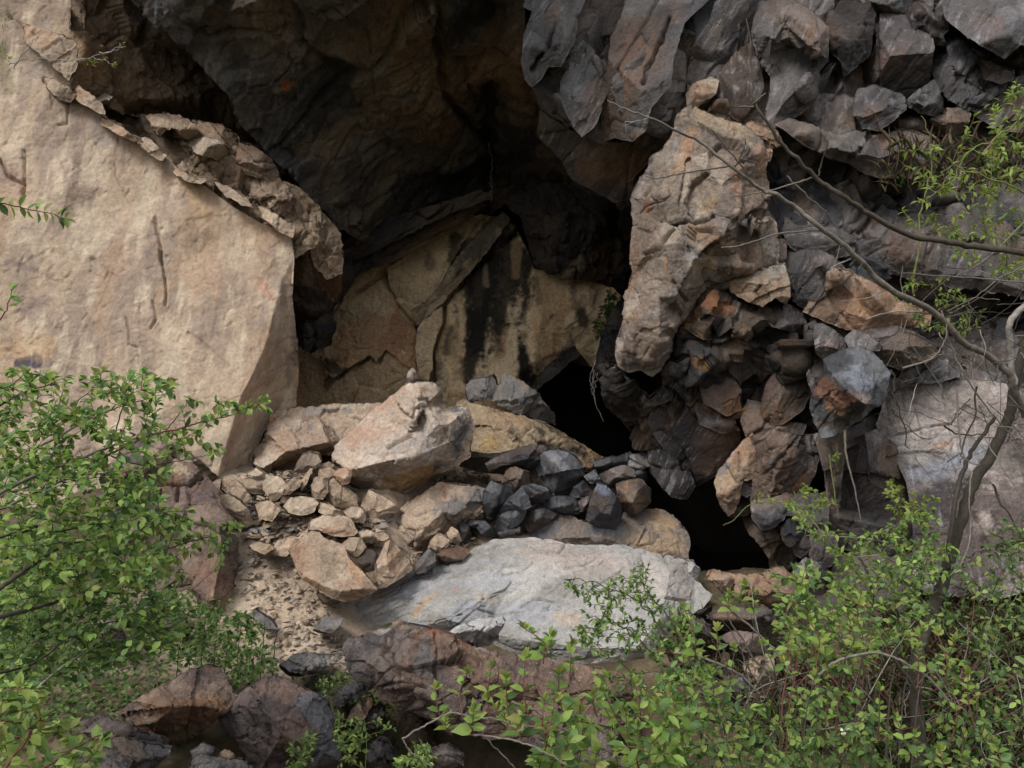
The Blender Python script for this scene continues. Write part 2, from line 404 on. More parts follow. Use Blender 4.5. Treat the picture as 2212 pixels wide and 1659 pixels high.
        if style == 'slab':      # a lit top that climbs towards the viewer, a sharp lip, a front that falls away below it
            an = rng.gauss(0, .35); r1 = uu * math.cos(an) + v2 * math.sin(an); r2 = -uu * math.sin(an) + v2 * math.cos(an); lip = rng.uniform(-.05, .45); k1 = rng.uniform(.9, 1.5)
            r2b = r2 + .12 * (np.abs(((r1 * rng.uniform(.8, 1.6) + rng.random()) % 1) * 2 - 1) - .5)
            Dp = np.minimum(bulge * k1 * (r2b + 1), bulge * (k1 * (lip + 1) - rng.uniform(.3, .9) * (r2b - lip)))
            Dp = np.minimum(Dp, bulge * (k1 * (lip + 1) + rng.uniform(.2, .6) - rng.uniform(.8, 1.6) * r1)); Dp = np.minimum(Dp, bulge * (k1 * (lip + 1) + rng.uniform(.1, .5) + rng.uniform(.8, 1.6) * r1))
            r3 = r1 * math.cos(.6) + r2 * math.sin(.6); Dp = np.minimum(Dp, bulge * (k1 * (lip + 1) + .9 - 1.3 * r3))
        D = np.maximum(Dp, -drop * bulge)
    dep = Y - D - tilt[0] * (X - cx) * mpp - tilt[1] * (Yp - cy) * mpp
    dep = np.maximum(dep, 0.8)
    P = pts_np(X, Yp, dep)
    # normals
    def normals(P):
        a = P[quads[:, 2]] - P[quads[:, 0]]; b = P[quads[:, 3]] - P[quads[:, 1]]
        n = np.cross(b, a); N = np.zeros_like(P)
        for k in range(4): np.add.at(N, quads[:, k], n)
        return N / (np.linalg.norm(N, axis=1, keepdims=True) + 1e-12)
    N = normals(P)
    if (N[:, 1].mean() > 0): N = -N; flip = True
    else: flip = False
    dd = dict(DEFD); dd.update(disp or {})
    q = P.copy()
    if strata is not None:          # (angle of the bedding in the picture, stretch along it)
        ang, stv = R(strata[0]), strata[1]
        ca, sa = math.cos(ang), math.sin(ang)
        u_ = q[:, 0] * ca + q[:, 2] * sa; v_ = -q[:, 0] * sa + q[:, 2] * ca
        q = np.stack([u_ / stv, q[:, 1], v_], 1)
    edge = 0.35 + 0.65 * sstep(0, 16, dist_edge)
    h = np.zeros(len(P), f4); fc = None
    (a1, s1), (a2, s2), (a3, s3) = dd['big'], dd['mid'], dd['fine']
    if a1 > 0:
        hh, bd, fc = facets(q * s1, seed, 0.5); h += a1 * hh * edge - a1 * .30 * np.exp(-(bd / .035) ** 2) * (fc > .35)
    if a2 > 0:
        hh, bd2, fc2 = facets(q * s2 + 7, seed + 1, 0.5); h += a2 * hh * edge - a2 * .5 * np.exp(-(bd2 / .06) ** 2) * (fc2 > .5); fc = fc2 if fc is None else 0.5 * (fc + fc2)
    if a3 > 0:
        h += a3 * 2 * (fbm(q * s3, 4, seed + 2, 0.6) - 0.5)
        h += a3 * 0.9 * facets(q * s3 * 0.9 + 3, seed + 3, 0.7)[0]
    for ck in cracks:
        pl, wd, dp = ck[:3]
        wob = (fbm(P * 6, 3, seed + 9) - 0.5) * wd * 3.0
        d = _segdist(X + wob, Yp + wob * 0.6, pl)
        h -= dp * np.exp(-(d / wd) ** 2)
    if nicks:        # short open splits scattered over the face: count, length, angle, spread, width, depth
        for _ in range(nicks[0]):
            for _t in range(30):
                nx0, ny0 = rng.uniform(min(xs), max(xs)), rng.uniform(min(ys), max(ys))
                if -20 < nx0 < 2230 and -20 < ny0 < 1680 and _inside(np.array([nx0]), np.array([ny0]), P2)[0]: break
            an = R(nicks[2] + rng.gauss(0, nicks[3])); ln = nicks[1] * rng.uniform(.3, 1.3); k2 = rng.uniform(-.3, .3) * ln
            a_ = (nx0, ny0); m_ = (nx0 + math.cos(an) * ln * .5 - math.sin(an) * k2, ny0 - math.sin(an) * ln * .5 - math.cos(an) * k2); b_ = (nx0 + math.cos(an) * ln, ny0 - math.sin(an) * ln)
            loc = (np.abs(X - nx0) < ln * 1.5) & (np.abs(Yp - ny0) < ln * 1.5)
            if not loc.any(): continue
            d = _segdist(X[loc], Yp[loc], [a_, m_, b_]); side = ((X[loc] - nx0) * math.sin(an) + (Yp[loc] - ny0) * math.cos(an)) > 0
            ta = np.exp(-(d / nicks[4]) ** 2); h[loc] -= nicks[5] * rng.uniform(.4, 1.2) * (ta + .35 * np.exp(-(d / (nicks[4] * 4)) ** 2) * side)
    P = P + N * h[:, None]
    # lateral raggedness of the rim
    colr = colour_field(P if strata is None else q, X, Yp, pal, seed, streak, fc, patches, cscale, fcw)
    if common:       # colour that runs on from one block of the cliff to the next
        cc_ = colour_field(P, X, Yp, common, 4242, None, fc, (), 1.0, fcw); colr = (.5 * colr + .5 * cc_) * .8
    if scr > 0:      # pale scratches and mineral streaks along the bedding
        qa = R(sca) if sca is not None else R(strata[0]) if strata is not None else R(60 + (seed % 50)); ua = P[:, 0] * math.cos(qa) + P[:, 2] * math.sin(qa); va = -P[:, 0] * math.sin(qa) + P[:, 2] * math.cos(qa)
        sq = np.stack([ua * 1.6, P[:, 1] * 3, va * 26], 1); rd = ridged(sq, 3, seed + 71); ms = fbm(P * 2.5, 3, seed + 72)
        w = (sstep(.62, .9, rd) * sstep(.44, .62, ms) * scr)[:, None]; lm = colr.mean(1, keepdims=True); colr = colr * (1 - w) + np.where(lm > .2, colr + .10, colr * .5 + np.array([.19, .185, .19])) * w
        w = (sstep(.55, .8, ridged(sq * .7 + 5, 3, seed + 73)) * sstep(.5, .7, fbm(P * 2.1 + 4, 3, seed + 74)) * scr * .8)[:, None]; colr = colr * (1 - w * .55)
    # close the body: rings running back, then a cap
    nb = len(bv); th = thick if thick is not None else max(0.25, 0.6 * size * mpp)
    lut = np.full(len(X), -1); lut[bv] = np.arange(nb)
    cxx, cyy = X.mean(), Yp.mean()
    verts = [P]; cols = [colr]; faces = [quads if flip else quads[:, ::-1]]
    prev = bv.copy(); off = len(P)
    for r, (tf, sf) in enumerate(((0.12, 0.985), (0.45, 0.92), (1.0, shrink))):
        Xr = cxx + (X[bv] - cxx) * sf; Yr = cyy + (Yp[bv] - cyy) * sf
        Pr = pts_np(Xr, Yr, np.maximum(dep[bv] + .03, dep[bv] * 0.6 + 0.4 * dep.mean()) + th * tf)
        Pr = Pr + (vnoise(Pr * 5, seed + r) - 0.5)[:, None] * 0.04
        ids = off + np.arange(nb)
        a = be[:, 0]; b_ = be[:, 1]
        la, lb = lut[a], lut[b_]
        q4 = np.stack([prev[la], ids[la], ids[lb], prev[lb]], 1)
        faces.append(q4[:, ::-1] if flip else q4)
        verts.append(Pr); cols.append(colr[bv]); prev = ids; off += nb
    cen = pts_np(np.array([cxx]), np.array([cyy]), np.array([dep.mean() + th * 1.1]))
    verts.append(cen); cols.append(colr[:1])
    la, lb = lut[be[:, 0]], lut[be[:, 1]]
    t3 = np.stack([prev[la], np.full(len(la), off), prev[lb]], 1)
    faces.append(t3[:, ::-1] if flip else t3)
    o = mesh_np(name, np.concatenate(verts), faces, mat or M_ROCK, parent, np.concatenate(cols))
    if parent is None: tag(o, label, cat, group, kind)
    elif label: tag(o, label)
    return o

# ---------------------------------------------------------------- loose stones: hulls with broken faces
import bmesh
def stone_mesh(name, seed, dims, pal, mat=None, sub=3, disp=0.06, n=11):
    rng = random.Random(seed); bm = bmesh.new()
    for _ in range(n):
        v = Vector((rng.gauss(0, 1), rng.gauss(0, 1), rng.gauss(0, 1))).normalized()
        v = Vector((v.x * rng.uniform(.8, 1), v.y * rng.uniform(.8, 1), v.z * rng.uniform(.7, 1)))
        bm.verts.new((v.x * dims[0], v.y * dims[1], v.z * dims[2]))
    bmesh.ops.convex_hull(bm, input=bm.verts)
    for v in [v for v in bm.verts if not v.link_faces]: bm.verts.remove(v)
    bmesh.ops.triangulate(bm, faces=bm.faces[:])
    for _ in range(sub): bmesh.ops.subdivide_edges(bm, edges=bm.edges[:], cuts=1, use_grid_fill=True)
    bm.normal_update(); bm.verts.ensure_lookup_table()
    P = np.array([v.co[:] for v in bm.verts]); N = np.array([v.normal[:] for v in bm.verts])
    s = max(dims)
    q = P / s
    hh, bd, fc = facets(q * 2.2, seed, 0.4)
    h = disp * s * (hh + 0.5 * facets(q * 7, seed + 1, .5)[0] + 0.35 * 2 * (fbm(q * 12, 3, seed + 2) - .5))
    P = P + N * h[:, None]
    col = colour_field(P * (0.9 / s), P[:, 0], P[:, 1], pal, seed, None, fc, (), 1.0)
    me = bpy.data.meshes.new(name); bm.to_mesh(me); bm.free()
    me.vertices.foreach_set('co', P.astype(np.float32).ravel())
    ca = me.color_attributes.new('Col', 'FLOAT_COLOR', 'POINT'); c4 = np.ones((len(P), 4), np.float32); c4[:, :3] = np.clip(col, .004, .9)
    ca.data.foreach_set('color', c4.ravel()); me.materials.append(mat or M_ROCK); me.update()
    return me
# ---------------------------------------------------------------- ground: one sheet, a bank that climbs to the cave
GY = np.array([-200, 0, 1.5, 3, 5, 6, 7, 8, 9, 10, 12, 16, 30, 260.]); GZ = np.array([-1.7, -1.7, -1.95, -2.65, -2.75, -2.35, -2.0, -1.55, -1.15, -.9, -.75, -.7, -.7, -.7])
LY = np.array([-200, 0, 1.5, 3, 5, 6, 6.5, 6.95, 7.2, 7.5, 7.75, 8.0, 8.5, 9, 10, 30, 260.]); LZ = np.array([0, 0, -.4, -1.0, -1.05, -.72, -.44, -.17, .05, .22, .40, .62, .78, .85, .9, 1, 1])
def gz0(x, y):
    x = np.asarray(x, float); y = np.asarray(y, float)
    xb = -1.5 + np.clip((y - 6.9) * .6, 0, .45); w = 1 - sstep(xb - .2, xb + .2, x)
    return np.interp(y, LY, LZ) * w + (np.interp(y, GY, GZ) + CAMZ) * (1 - w)
def gz(x, y, detail=True):
    x = np.asarray(x, float); y = np.asarray(y, float)
    z = gz0(x, y)
    z = z - 0.45 * sstep(0.3, 1.2, x) * sstep(6.8, 8.5, y) * (1 - sstep(9.4, 11, y))   # drops off to the right into the hole
    z = z - 0.75 * sstep(-1.25, -.95, x) * (1 - sstep(1.2, 1.8, x)) * sstep(4.4, 4.8, y) * (1 - sstep(5.8, 6.2, y))
    z = z - 1.8 * sstep(1.25, 1.6, x) * sstep(8.1, 8.6, y) * (1 - sstep(3.2, 3.6, x)) - 2.5 * sstep(10.2, 11, y) * sstep(.1, .5, x)
    if detail:
        p = np.stack([x.ravel(), y.ravel(), np.zeros(x.size)], 1)
        z = z + ((fbm(p * 1.3, 4, 5) - .5) * 0.16).reshape(x.shape)
    return z
def build_ground():
    xa = np.concatenate([[-300, -120, -50, -25, -14], np.linspace(-9, -4.2, 40), np.linspace(-4.1, 3.4, 300), np.linspace(3.5, 9, 50), [14, 25, 50, 120, 300]])
    ya = np.concatenate([[-200, -80, -30, -12, -5], np.linspace(-2, 4.4, 60), np.linspace(4.45, 9.8, 330), np.linspace(9.9, 14, 30), [20, 40, 100, 260]])
    gx, gy = np.meshgrid(xa, ya); z = gz(gx, gy)
    P = np.stack([gx.ravel(), gy.ravel(), z.ravel()], 1)
    near = (np.abs(P[:, 0]) < 8) & (P[:, 1] > 3) & (P[:, 1] < 13)
    hh, bd, fc = facets(P * 7.0 * np.array([1, 1, 1]), 31, 0.9)
    h2, bd2, fc2 = facets(P * 19.0, 32, 0.9)
    P[:, 2] += np.where(near, 0.012 * hh + 0.006 * h2 + 0.015 * (fbm(P * 9, 4, 8) - .5), 0)
    tan = colour_field(P, P[:, 0], P[:, 1], [(.41,.32,.235), (.35,.27,.195), (.46,.37,.28), (.29,.23,.175)], 11, None, 0.5 * (fc + fc2), (), 1.5)
    brn = colour_field(P, P[:, 0], P[:, 1], [(.10, .075, .05), (.07, .06, .035), (.13, .10, .065), (.05, .07, .025)], 12, None, fc2, (), 1.5)
    grn = colour_field(P, P[:, 0], P[:, 1], [(.05, .07, .025), (.035, .05, .02), (.08, .09, .04), (.10, .08, .05)], 13, None, fc2, (), 1.5)
    w = sstep(6.0, 6.5, P[:, 1] + 0.8 * (fbm(P * 2, 3, 3) - .5)) * (1 - sstep(0.3, 0.8, P[:, 0]))
    w *= sstep(-4.2, -2.6, P[:, 0]) * (1 - sstep(-1.3, -1.0, P[:, 0]) * (1 - sstep(6.9, 7.3, P[:, 1])))
    g = sstep(0, -3, P[:, 1] - 0)[:, None]
    drk = colour_field(P, P[:, 0], P[:, 1], 'dark', 14, None, fc2, (), 1.5); wp = (sstep(1.15, 1.35, P[:, 0]) * sstep(7.9, 8.2, P[:, 1]) * (1 - sstep(3.3, 3.6, P[:, 0])) + sstep(9.6, 10, P[:, 1]) * sstep(0, .3, P[:, 0])).clip(0, 1)[:, None]; brn = brn * (1 - wp) + drk * .6 * wp  # dark rock floor in the pit, the hole's shade also put into its colour
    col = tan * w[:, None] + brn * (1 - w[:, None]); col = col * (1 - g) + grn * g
    ny, nx = gx.shape
    b = (np.arange(ny - 1)[:, None] * nx + np.arange(nx - 1)[None, :]).ravel()
    q = np.stack([b, b + 1, b + nx + 1, b + nx], 1)
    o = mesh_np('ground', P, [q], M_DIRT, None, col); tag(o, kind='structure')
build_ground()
# ================================================================ THE CLIFF (structure)
BLK = (.012, .012, .013)
# backing of the whole hollow
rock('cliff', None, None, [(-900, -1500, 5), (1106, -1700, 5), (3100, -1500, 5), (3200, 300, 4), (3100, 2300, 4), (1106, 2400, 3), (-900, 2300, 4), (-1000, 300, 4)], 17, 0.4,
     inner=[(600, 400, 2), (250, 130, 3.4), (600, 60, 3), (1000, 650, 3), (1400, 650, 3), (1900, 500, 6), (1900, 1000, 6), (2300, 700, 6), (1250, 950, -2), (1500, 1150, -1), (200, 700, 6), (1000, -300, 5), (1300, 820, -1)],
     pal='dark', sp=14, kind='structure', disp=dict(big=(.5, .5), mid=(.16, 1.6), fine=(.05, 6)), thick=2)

# smooth tan wall on the left
wall_out = [(-420, -900), (60, -900), (164, -400), (160, 0), (163, 60), (165, 160), (150, 182), (205, 225), (240, 262), (300, 302), (345, 332), (385, 365), (440, 402), (500, 442), (560, 482), (605, 503), (628, 508),
            (633, 560, .05), (632, 640, .0), (641, 720, -.15), (643, 800, -.35), (639, 875, -.45), (600, 892, -.4), (575, 930, -.35), (545, 1000, -.3), (525, 1050, -.3), (470, 1080), (300, 1400), (-420, 1500)]
rock('cliff_wall', 'tall smooth sandy tan rock wall filling the left side of the photo', 'rock wall', wall_out, 9.0, 0.10,
     inner=[(610, 600, .12), (600, 640, .18), (575, 740, .24), (548, 805, .30), (520, 860, .34), (490, 960, .30), (470, 1030, .25), (560, 560, .12), (400, 480, .12), (500, 700, .24), (420, 850, .30), (300, 600, .25), (300, 800, .3),
            (150, 400, .2), (100, 200, .15), (60, 60, .1), (100, 700, .35), (-200, 600, .5), (-200, 1000, .5), (-200, 0, .3), (300, 1000, .4), (100, 1100, .5)],
     tilt=(-.10, .16), pal=[(.40,.305,.22), (.31,.235,.18), (.455,.365,.27), (.36,.25,.17)], scr=.5, sca=86, cscale=1.3, streak=(2.2, 1, .5), fcw=.45, sp=2.6, jag=8, mat=M_WALL,
     disp=dict(big=(.015, .5), mid=(.005, 4.5), fine=(.009, 8)), thick=2.0, shrink=.92, nicks=(110, 22, 70, 55, 1.5, .012),
     cracks=[(T('A', [(975, 1370), (990, 1450), (1010, 1560), (1025, 1660)]), 2.6, .06), (T('D', [(1005, 0), (1020, 60), (1040, 150), (1050, 260), (1045, 350)]), 2.2, .05),
             (T('D', [(965, 330), (990, 440), (960, 500)]), 2.2, .035), (T('D', [(800, 430), (820, 520), (815, 600), (870, 620), (880, 720)]), 2.2, .03),
             (T('D', [(1190, 520), (1300, 600), (1380, 680), (1450, 740)]), 3, .03),
             (T('A', [(0, 1010), (50, 1110), (150, 1170), (150, 1240)]), 3, .07), (T('A', [(150, 950), (150, 1160)]), 2.4, .06),
             (T('A', [(280, 500), (400, 560), (470, 600)]), 5, .05), (T('A', [(430, 600), (430, 780), (370, 790)]), 2.5, .03), (T('A', [(60, 100), (150, 180), (260, 300), (420, 480)]), 4, .05),
            ],
     patches=[(T('A', [(930, 1400), (950, 1600)]), 14, (.20, .16, .16), .6), (T('A', [(600, 700), (640, 900)]), 14, (.27, .23, .21), .5), (T('A', [(1080, 1150)]), 22, (.24, .15, .10), .8),
              (T('A', [(1200, 1150), (1290, 1350)]), 20, (.42, .29, .15), .6), (T('A', [(480, 680)]), 7, (.10, .08, .10), .8), (T('A', [(150, 1450)]), 12, (.17, .14, .15), .6), (T('A', [(720, 1370)]), 6, (.17, .14, .15), .6),
              (T('D', [(100, 720), (230, 700)]), 15, (.09, .075, .085), 1.0, .15), (T('D', [(60, 80), (330, 170)]), 10, (.2, .15, .13), .7), (T('D', [(130, 370), (290, 300)]), 16, (.2, .15, .13), .6),
              (T('D', [(1640, 200), (1720, 300)]), 14, (.36, .20, .14), .7), (T('D', [(1080, 560), (1300, 700)]), 30, (.48, .37, .26), .5), (T('D', [(0, 640), (300, 620)]), 26, (.44, .29, .15), .5),
              (T('A', [(140, 20), (440, 120)]), 30, (.28, .21, .16), .7), (T('A', [(300, 180), (250, 420)]), 26, (.36, .30, .25), .7), (T('A', [(0, 300), (60, 560)]), 14, (.20, .17, .10), .6),
              (T('A', [(0, 1100), (140, 1120)]), 20, (.27, .19, .15), .7), (T('D', [(1850, 300), (1880, 700)]), 12, (.17, .14, .12), .7), (T('D', [(350, 850), (600, 900)]), 18, (.28, .17, .13), .6)])

# brown wall inside the hollow above the ledge, running into the dark
rock('cave_wall', 'brown rock wall in the shaded hollow above the left ledge', 'rock wall', [(150, -500), (700, -500), (760, 540), (640, 520), (480, 330), (340, 260), (240, 240), (150, 190)], 10.9, 0.4,
     tilt=(-1.1, .1), pal=[(.20, .14, .095), (.12, .09, .07), (.26, .19, .13), (.26, .15, .08)], thick=1.5, patches=[(T('A', [(520, 300), (640, 450)]), 40, (.30, .19, .11), .7), (T('A', [(800, 500), (820, 620)]), 30, (.27, .18, .11), .6)])

# the leaning roof of the cave
roof_out = [(270, -20, 0), (330, 52), (410, 120), (490, 205), (520, 270), (580, 335), (640, 390), (700, 455), (742, 497), (800, 535), (870, 520), (950, 485), (1060, 462), (1100, 440), (1180, 470), (1290, 500), (1400, 520), (1420, 380), (1330, 300), (1250, 240),
            (1180, 190), (1140, 150), (1132, 0), (1150, -300), (1200, -1300), (100, -1300), (180, -400)]
RZ = lambda x, y: 0.0
def dd_(x, y, Y): return (x, y, 9.0 - Y)
roof_ctrl = [dd_(270, -20, 8.3), dd_(330, 52, 8.4), dd_(410, 120, 8.6), dd_(490, 205, 8.8), dd_(520, 270, 9.1), dd_(580, 335, 9.3), dd_(640, 390, 9.5), dd_(700, 455, 9.7), dd_(742, 497, 9.9), dd_(800, 535, 10.8), dd_(870, 520, 11.2),
             dd_(950, 485, 11.6), dd_(1060, 462, 11.9), dd_(1100, 440, 12), dd_(1180, 470, 12), dd_(1290, 500, 11.6), dd_(1400, 520, 11), dd_(1420, 380, 10), dd_(1330, 300, 9.6), dd_(1250, 240, 9.2), dd_(1180, 190, 9), dd_(1140, 150, 8.8), dd_(1132, 0, 8.2),
             dd_(1150, -300, 7), dd_(1200, -1300, 6.8), dd_(100, -1300, 6.6), dd_(180, -400, 7.2)]
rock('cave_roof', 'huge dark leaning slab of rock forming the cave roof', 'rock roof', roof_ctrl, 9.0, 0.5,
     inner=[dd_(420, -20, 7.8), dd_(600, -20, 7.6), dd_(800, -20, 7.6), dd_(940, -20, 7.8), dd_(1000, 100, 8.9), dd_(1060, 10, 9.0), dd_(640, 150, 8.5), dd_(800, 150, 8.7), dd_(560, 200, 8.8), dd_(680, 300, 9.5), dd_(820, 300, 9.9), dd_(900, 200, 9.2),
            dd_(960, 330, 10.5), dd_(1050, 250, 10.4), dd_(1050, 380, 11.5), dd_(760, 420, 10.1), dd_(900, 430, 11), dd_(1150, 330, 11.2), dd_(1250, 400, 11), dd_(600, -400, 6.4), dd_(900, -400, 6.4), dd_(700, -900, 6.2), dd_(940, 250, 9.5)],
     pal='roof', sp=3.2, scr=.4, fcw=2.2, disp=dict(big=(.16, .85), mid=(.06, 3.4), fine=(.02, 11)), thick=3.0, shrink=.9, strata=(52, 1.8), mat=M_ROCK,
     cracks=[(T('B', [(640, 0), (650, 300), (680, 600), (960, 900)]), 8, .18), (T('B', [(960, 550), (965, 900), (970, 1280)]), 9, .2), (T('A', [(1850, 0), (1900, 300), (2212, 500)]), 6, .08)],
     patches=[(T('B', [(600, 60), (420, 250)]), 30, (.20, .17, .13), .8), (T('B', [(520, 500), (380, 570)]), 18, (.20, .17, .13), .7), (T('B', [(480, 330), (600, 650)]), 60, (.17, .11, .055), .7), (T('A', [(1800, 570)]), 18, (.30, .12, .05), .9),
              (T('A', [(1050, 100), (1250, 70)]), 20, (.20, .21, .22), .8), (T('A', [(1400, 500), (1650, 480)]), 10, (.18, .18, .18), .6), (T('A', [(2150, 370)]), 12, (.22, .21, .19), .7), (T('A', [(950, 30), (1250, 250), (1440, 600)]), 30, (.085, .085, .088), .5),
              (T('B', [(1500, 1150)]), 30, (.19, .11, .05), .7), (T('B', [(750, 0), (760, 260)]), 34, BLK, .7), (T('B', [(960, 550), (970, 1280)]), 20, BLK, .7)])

# broken ledge over the tan wall
LB = 'broken tan rock block '
rock('ledge_rock', 'long broken tan and brown rubble ledge above the smooth wall', 'rock ledge', [(165, 185), (190, 187), (235, 195), (262, 232), (330, 245), (360, 240), (410, 262), (440, 262), (480, 290), (520, 322), (560, 338), (600, 388), (640, 402), (690, 445), (700, 520), (640, 560), (560, 520), (440, 450), (300, 350), (165, 260)],
     9.6, .25, tilt=(-.1, .5), pal='tan2', sp=2.6, disp=dict(big=(.12, 1.8), mid=(.07, 5), fine=(.02, 14)), patches=[(T('A', [(1200, 1000), (1450, 1150), (1600, 1240)]), 22, (.12, .08, .05), .8), (T('A', [(1640, 1290)]), 12, (.05, .07, .03), .9), (T('A', [(850, 850), (1100, 960)]), 14, (.14, .09, .06), .7)])
def lb(t, pts, Y, label, **k):
    kw = dict(bulge=.16, pal='tan2', sp=2.4, disp=dict(big=(.05, 2.5), mid=(.02, 7), fine=(.008, 18)), thick=.4, grow=3); kw.update(k)
    return rock('rock_block', label, 'rock', T(t, pts), Y, **kw)
lb('A', [(560, 560), (620, 565), (700, 610), (775, 680), (780, 720), (700, 680), (640, 640), (575, 630)], 9.25, 'small tan wedge of rock at the upper left start of the ledge', pal='tan')
lb('A', [(930, 740), (1000, 725), (1100, 730), (1180, 760), (1240, 800), (1250, 850), (1190, 880), (1150, 860), (1100, 800), (1020, 860), (980, 820)], 9.3, 'cracked tan rock block on the middle of the ledge')
lb('A', [(1200, 880), (1300, 870), (1400, 900), (1440, 960), (1400, 1050), (1340, 990), (1250, 970), (1200, 920)], 9.2, 'rounded pinkish tan rock on the ledge below the cave roof', pal='tan')
lb('A', [(1270, 770), (1400, 790), (1500, 870), (1500, 1000), (1440, 1010), (1440, 930), (1360, 880), (1280, 860)], 9.45, 'brownish rock block tucked under the sloping roof edge', pal='tan2')
lb('A', [(1510, 900), (1600, 930), (1690, 990), (1750, 1080), (1760, 1160), (1700, 1150), (1600, 1100), (1530, 1100), (1490, 1000)], 9.35, 'pale tan rock beside the dark vertical split on the ledge', pal='tan')
lb('A', [(1600, 1080), (1760, 1120), (1840, 1230), (1830, 1400), (1780, 1390), (1680, 1330), (1580, 1240)], 9.3, 'crumbly tan rock at the lower right end of the ledge', disp=dict(big=(.05, 2.5), mid=(.05, 9), fine=(.018, 22)))
lb('A', [(1850, 1180), (1900, 1190), (1990, 1290), (2100, 1420), (2150, 1480), (2160, 1659), (2160, 1720), (2060, 1760), (1980, 1660), (1900, 1480), (1850, 1420)], 9.55, 'large tan block with a short dark crack at the corner beneath the roof', pal='tan2', inner=[(680, 480, .3), (640, 450, .1), (690, 520, .25), (720, 540, .1)], cracks=[(T('A', [(2070, 1430), (2055, 1550)]), 3, .08)], sp=2.4)
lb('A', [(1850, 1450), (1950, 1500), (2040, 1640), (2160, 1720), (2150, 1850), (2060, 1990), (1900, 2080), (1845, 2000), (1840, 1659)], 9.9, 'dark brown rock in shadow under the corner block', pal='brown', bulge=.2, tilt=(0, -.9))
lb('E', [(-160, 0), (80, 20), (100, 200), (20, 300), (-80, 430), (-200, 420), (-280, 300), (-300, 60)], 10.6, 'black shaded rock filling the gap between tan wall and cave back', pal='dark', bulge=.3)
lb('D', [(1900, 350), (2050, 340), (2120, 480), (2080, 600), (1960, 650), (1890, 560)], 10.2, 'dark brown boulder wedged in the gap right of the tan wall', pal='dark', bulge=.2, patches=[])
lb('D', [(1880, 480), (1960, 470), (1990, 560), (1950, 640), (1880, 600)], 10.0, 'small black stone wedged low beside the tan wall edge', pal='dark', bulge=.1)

# crumbled blocks along the broken upper edge of the tan wall
for pts, lab in (([(270, 480), (330, 500), (420, 545), (470, 590), (440, 640), (380, 620), (310, 560)], 'small overhanging tan lip near the top of the smooth wall'),
                 ([(150, 150), (300, 190), (470, 260), (480, 420), (430, 500), (340, 420), (250, 330), (160, 260)], 'pale layered tan rock at the upper left corner of the wall'),
                 ([(640, 740), (720, 770), (800, 830), (880, 870), (900, 910), (820, 880), (720, 830), (640, 790)], 'thin tan ledge chip where the rubble meets the smooth wall'),
                 ([(900, 870), (960, 890), (1010, 950), (1050, 980), (1020, 1010), (950, 970), (890, 920)], 'small tan edge stone in the middle of the wall rim'),
                 ([(1090, 1040), (1150, 1080), (1230, 1120), (1300, 1130), (1260, 1160), (1170, 1130), (1100, 1090)], 'flat tan chip on the wall rim below the rounded ledge rock'),
                 ([(1360, 1150), (1460, 1190), (1560, 1260), (1600, 1310), (1520, 1290), (1420, 1230)], 'narrow crumbling tan strip on the lower part of the wall rim'),
                 ([(1620, 1290), (1700, 1330), (1790, 1390), (1850, 1420), (1845, 1500), (1760, 1450), (1670, 1380)], 'broken tan corner piece at the right end of the wall rim'),
                 ([(470, 520), (560, 590), (640, 650), (660, 720), (600, 700), (520, 650), (450, 600)], 'tan rubble stone beside the small wedge on the upper rim')):
    lb('A', pts, 8.92, lab, pal=[(.36, .28, .205), (.27, .205, .155), (.42, .34, .26), (.30, .2, .135)], bulge=.05, tilt=(0, .3), mat=M_WALL, disp=dict(big=(.03, 3), mid=(.02, 8), fine=(.008, 18)))
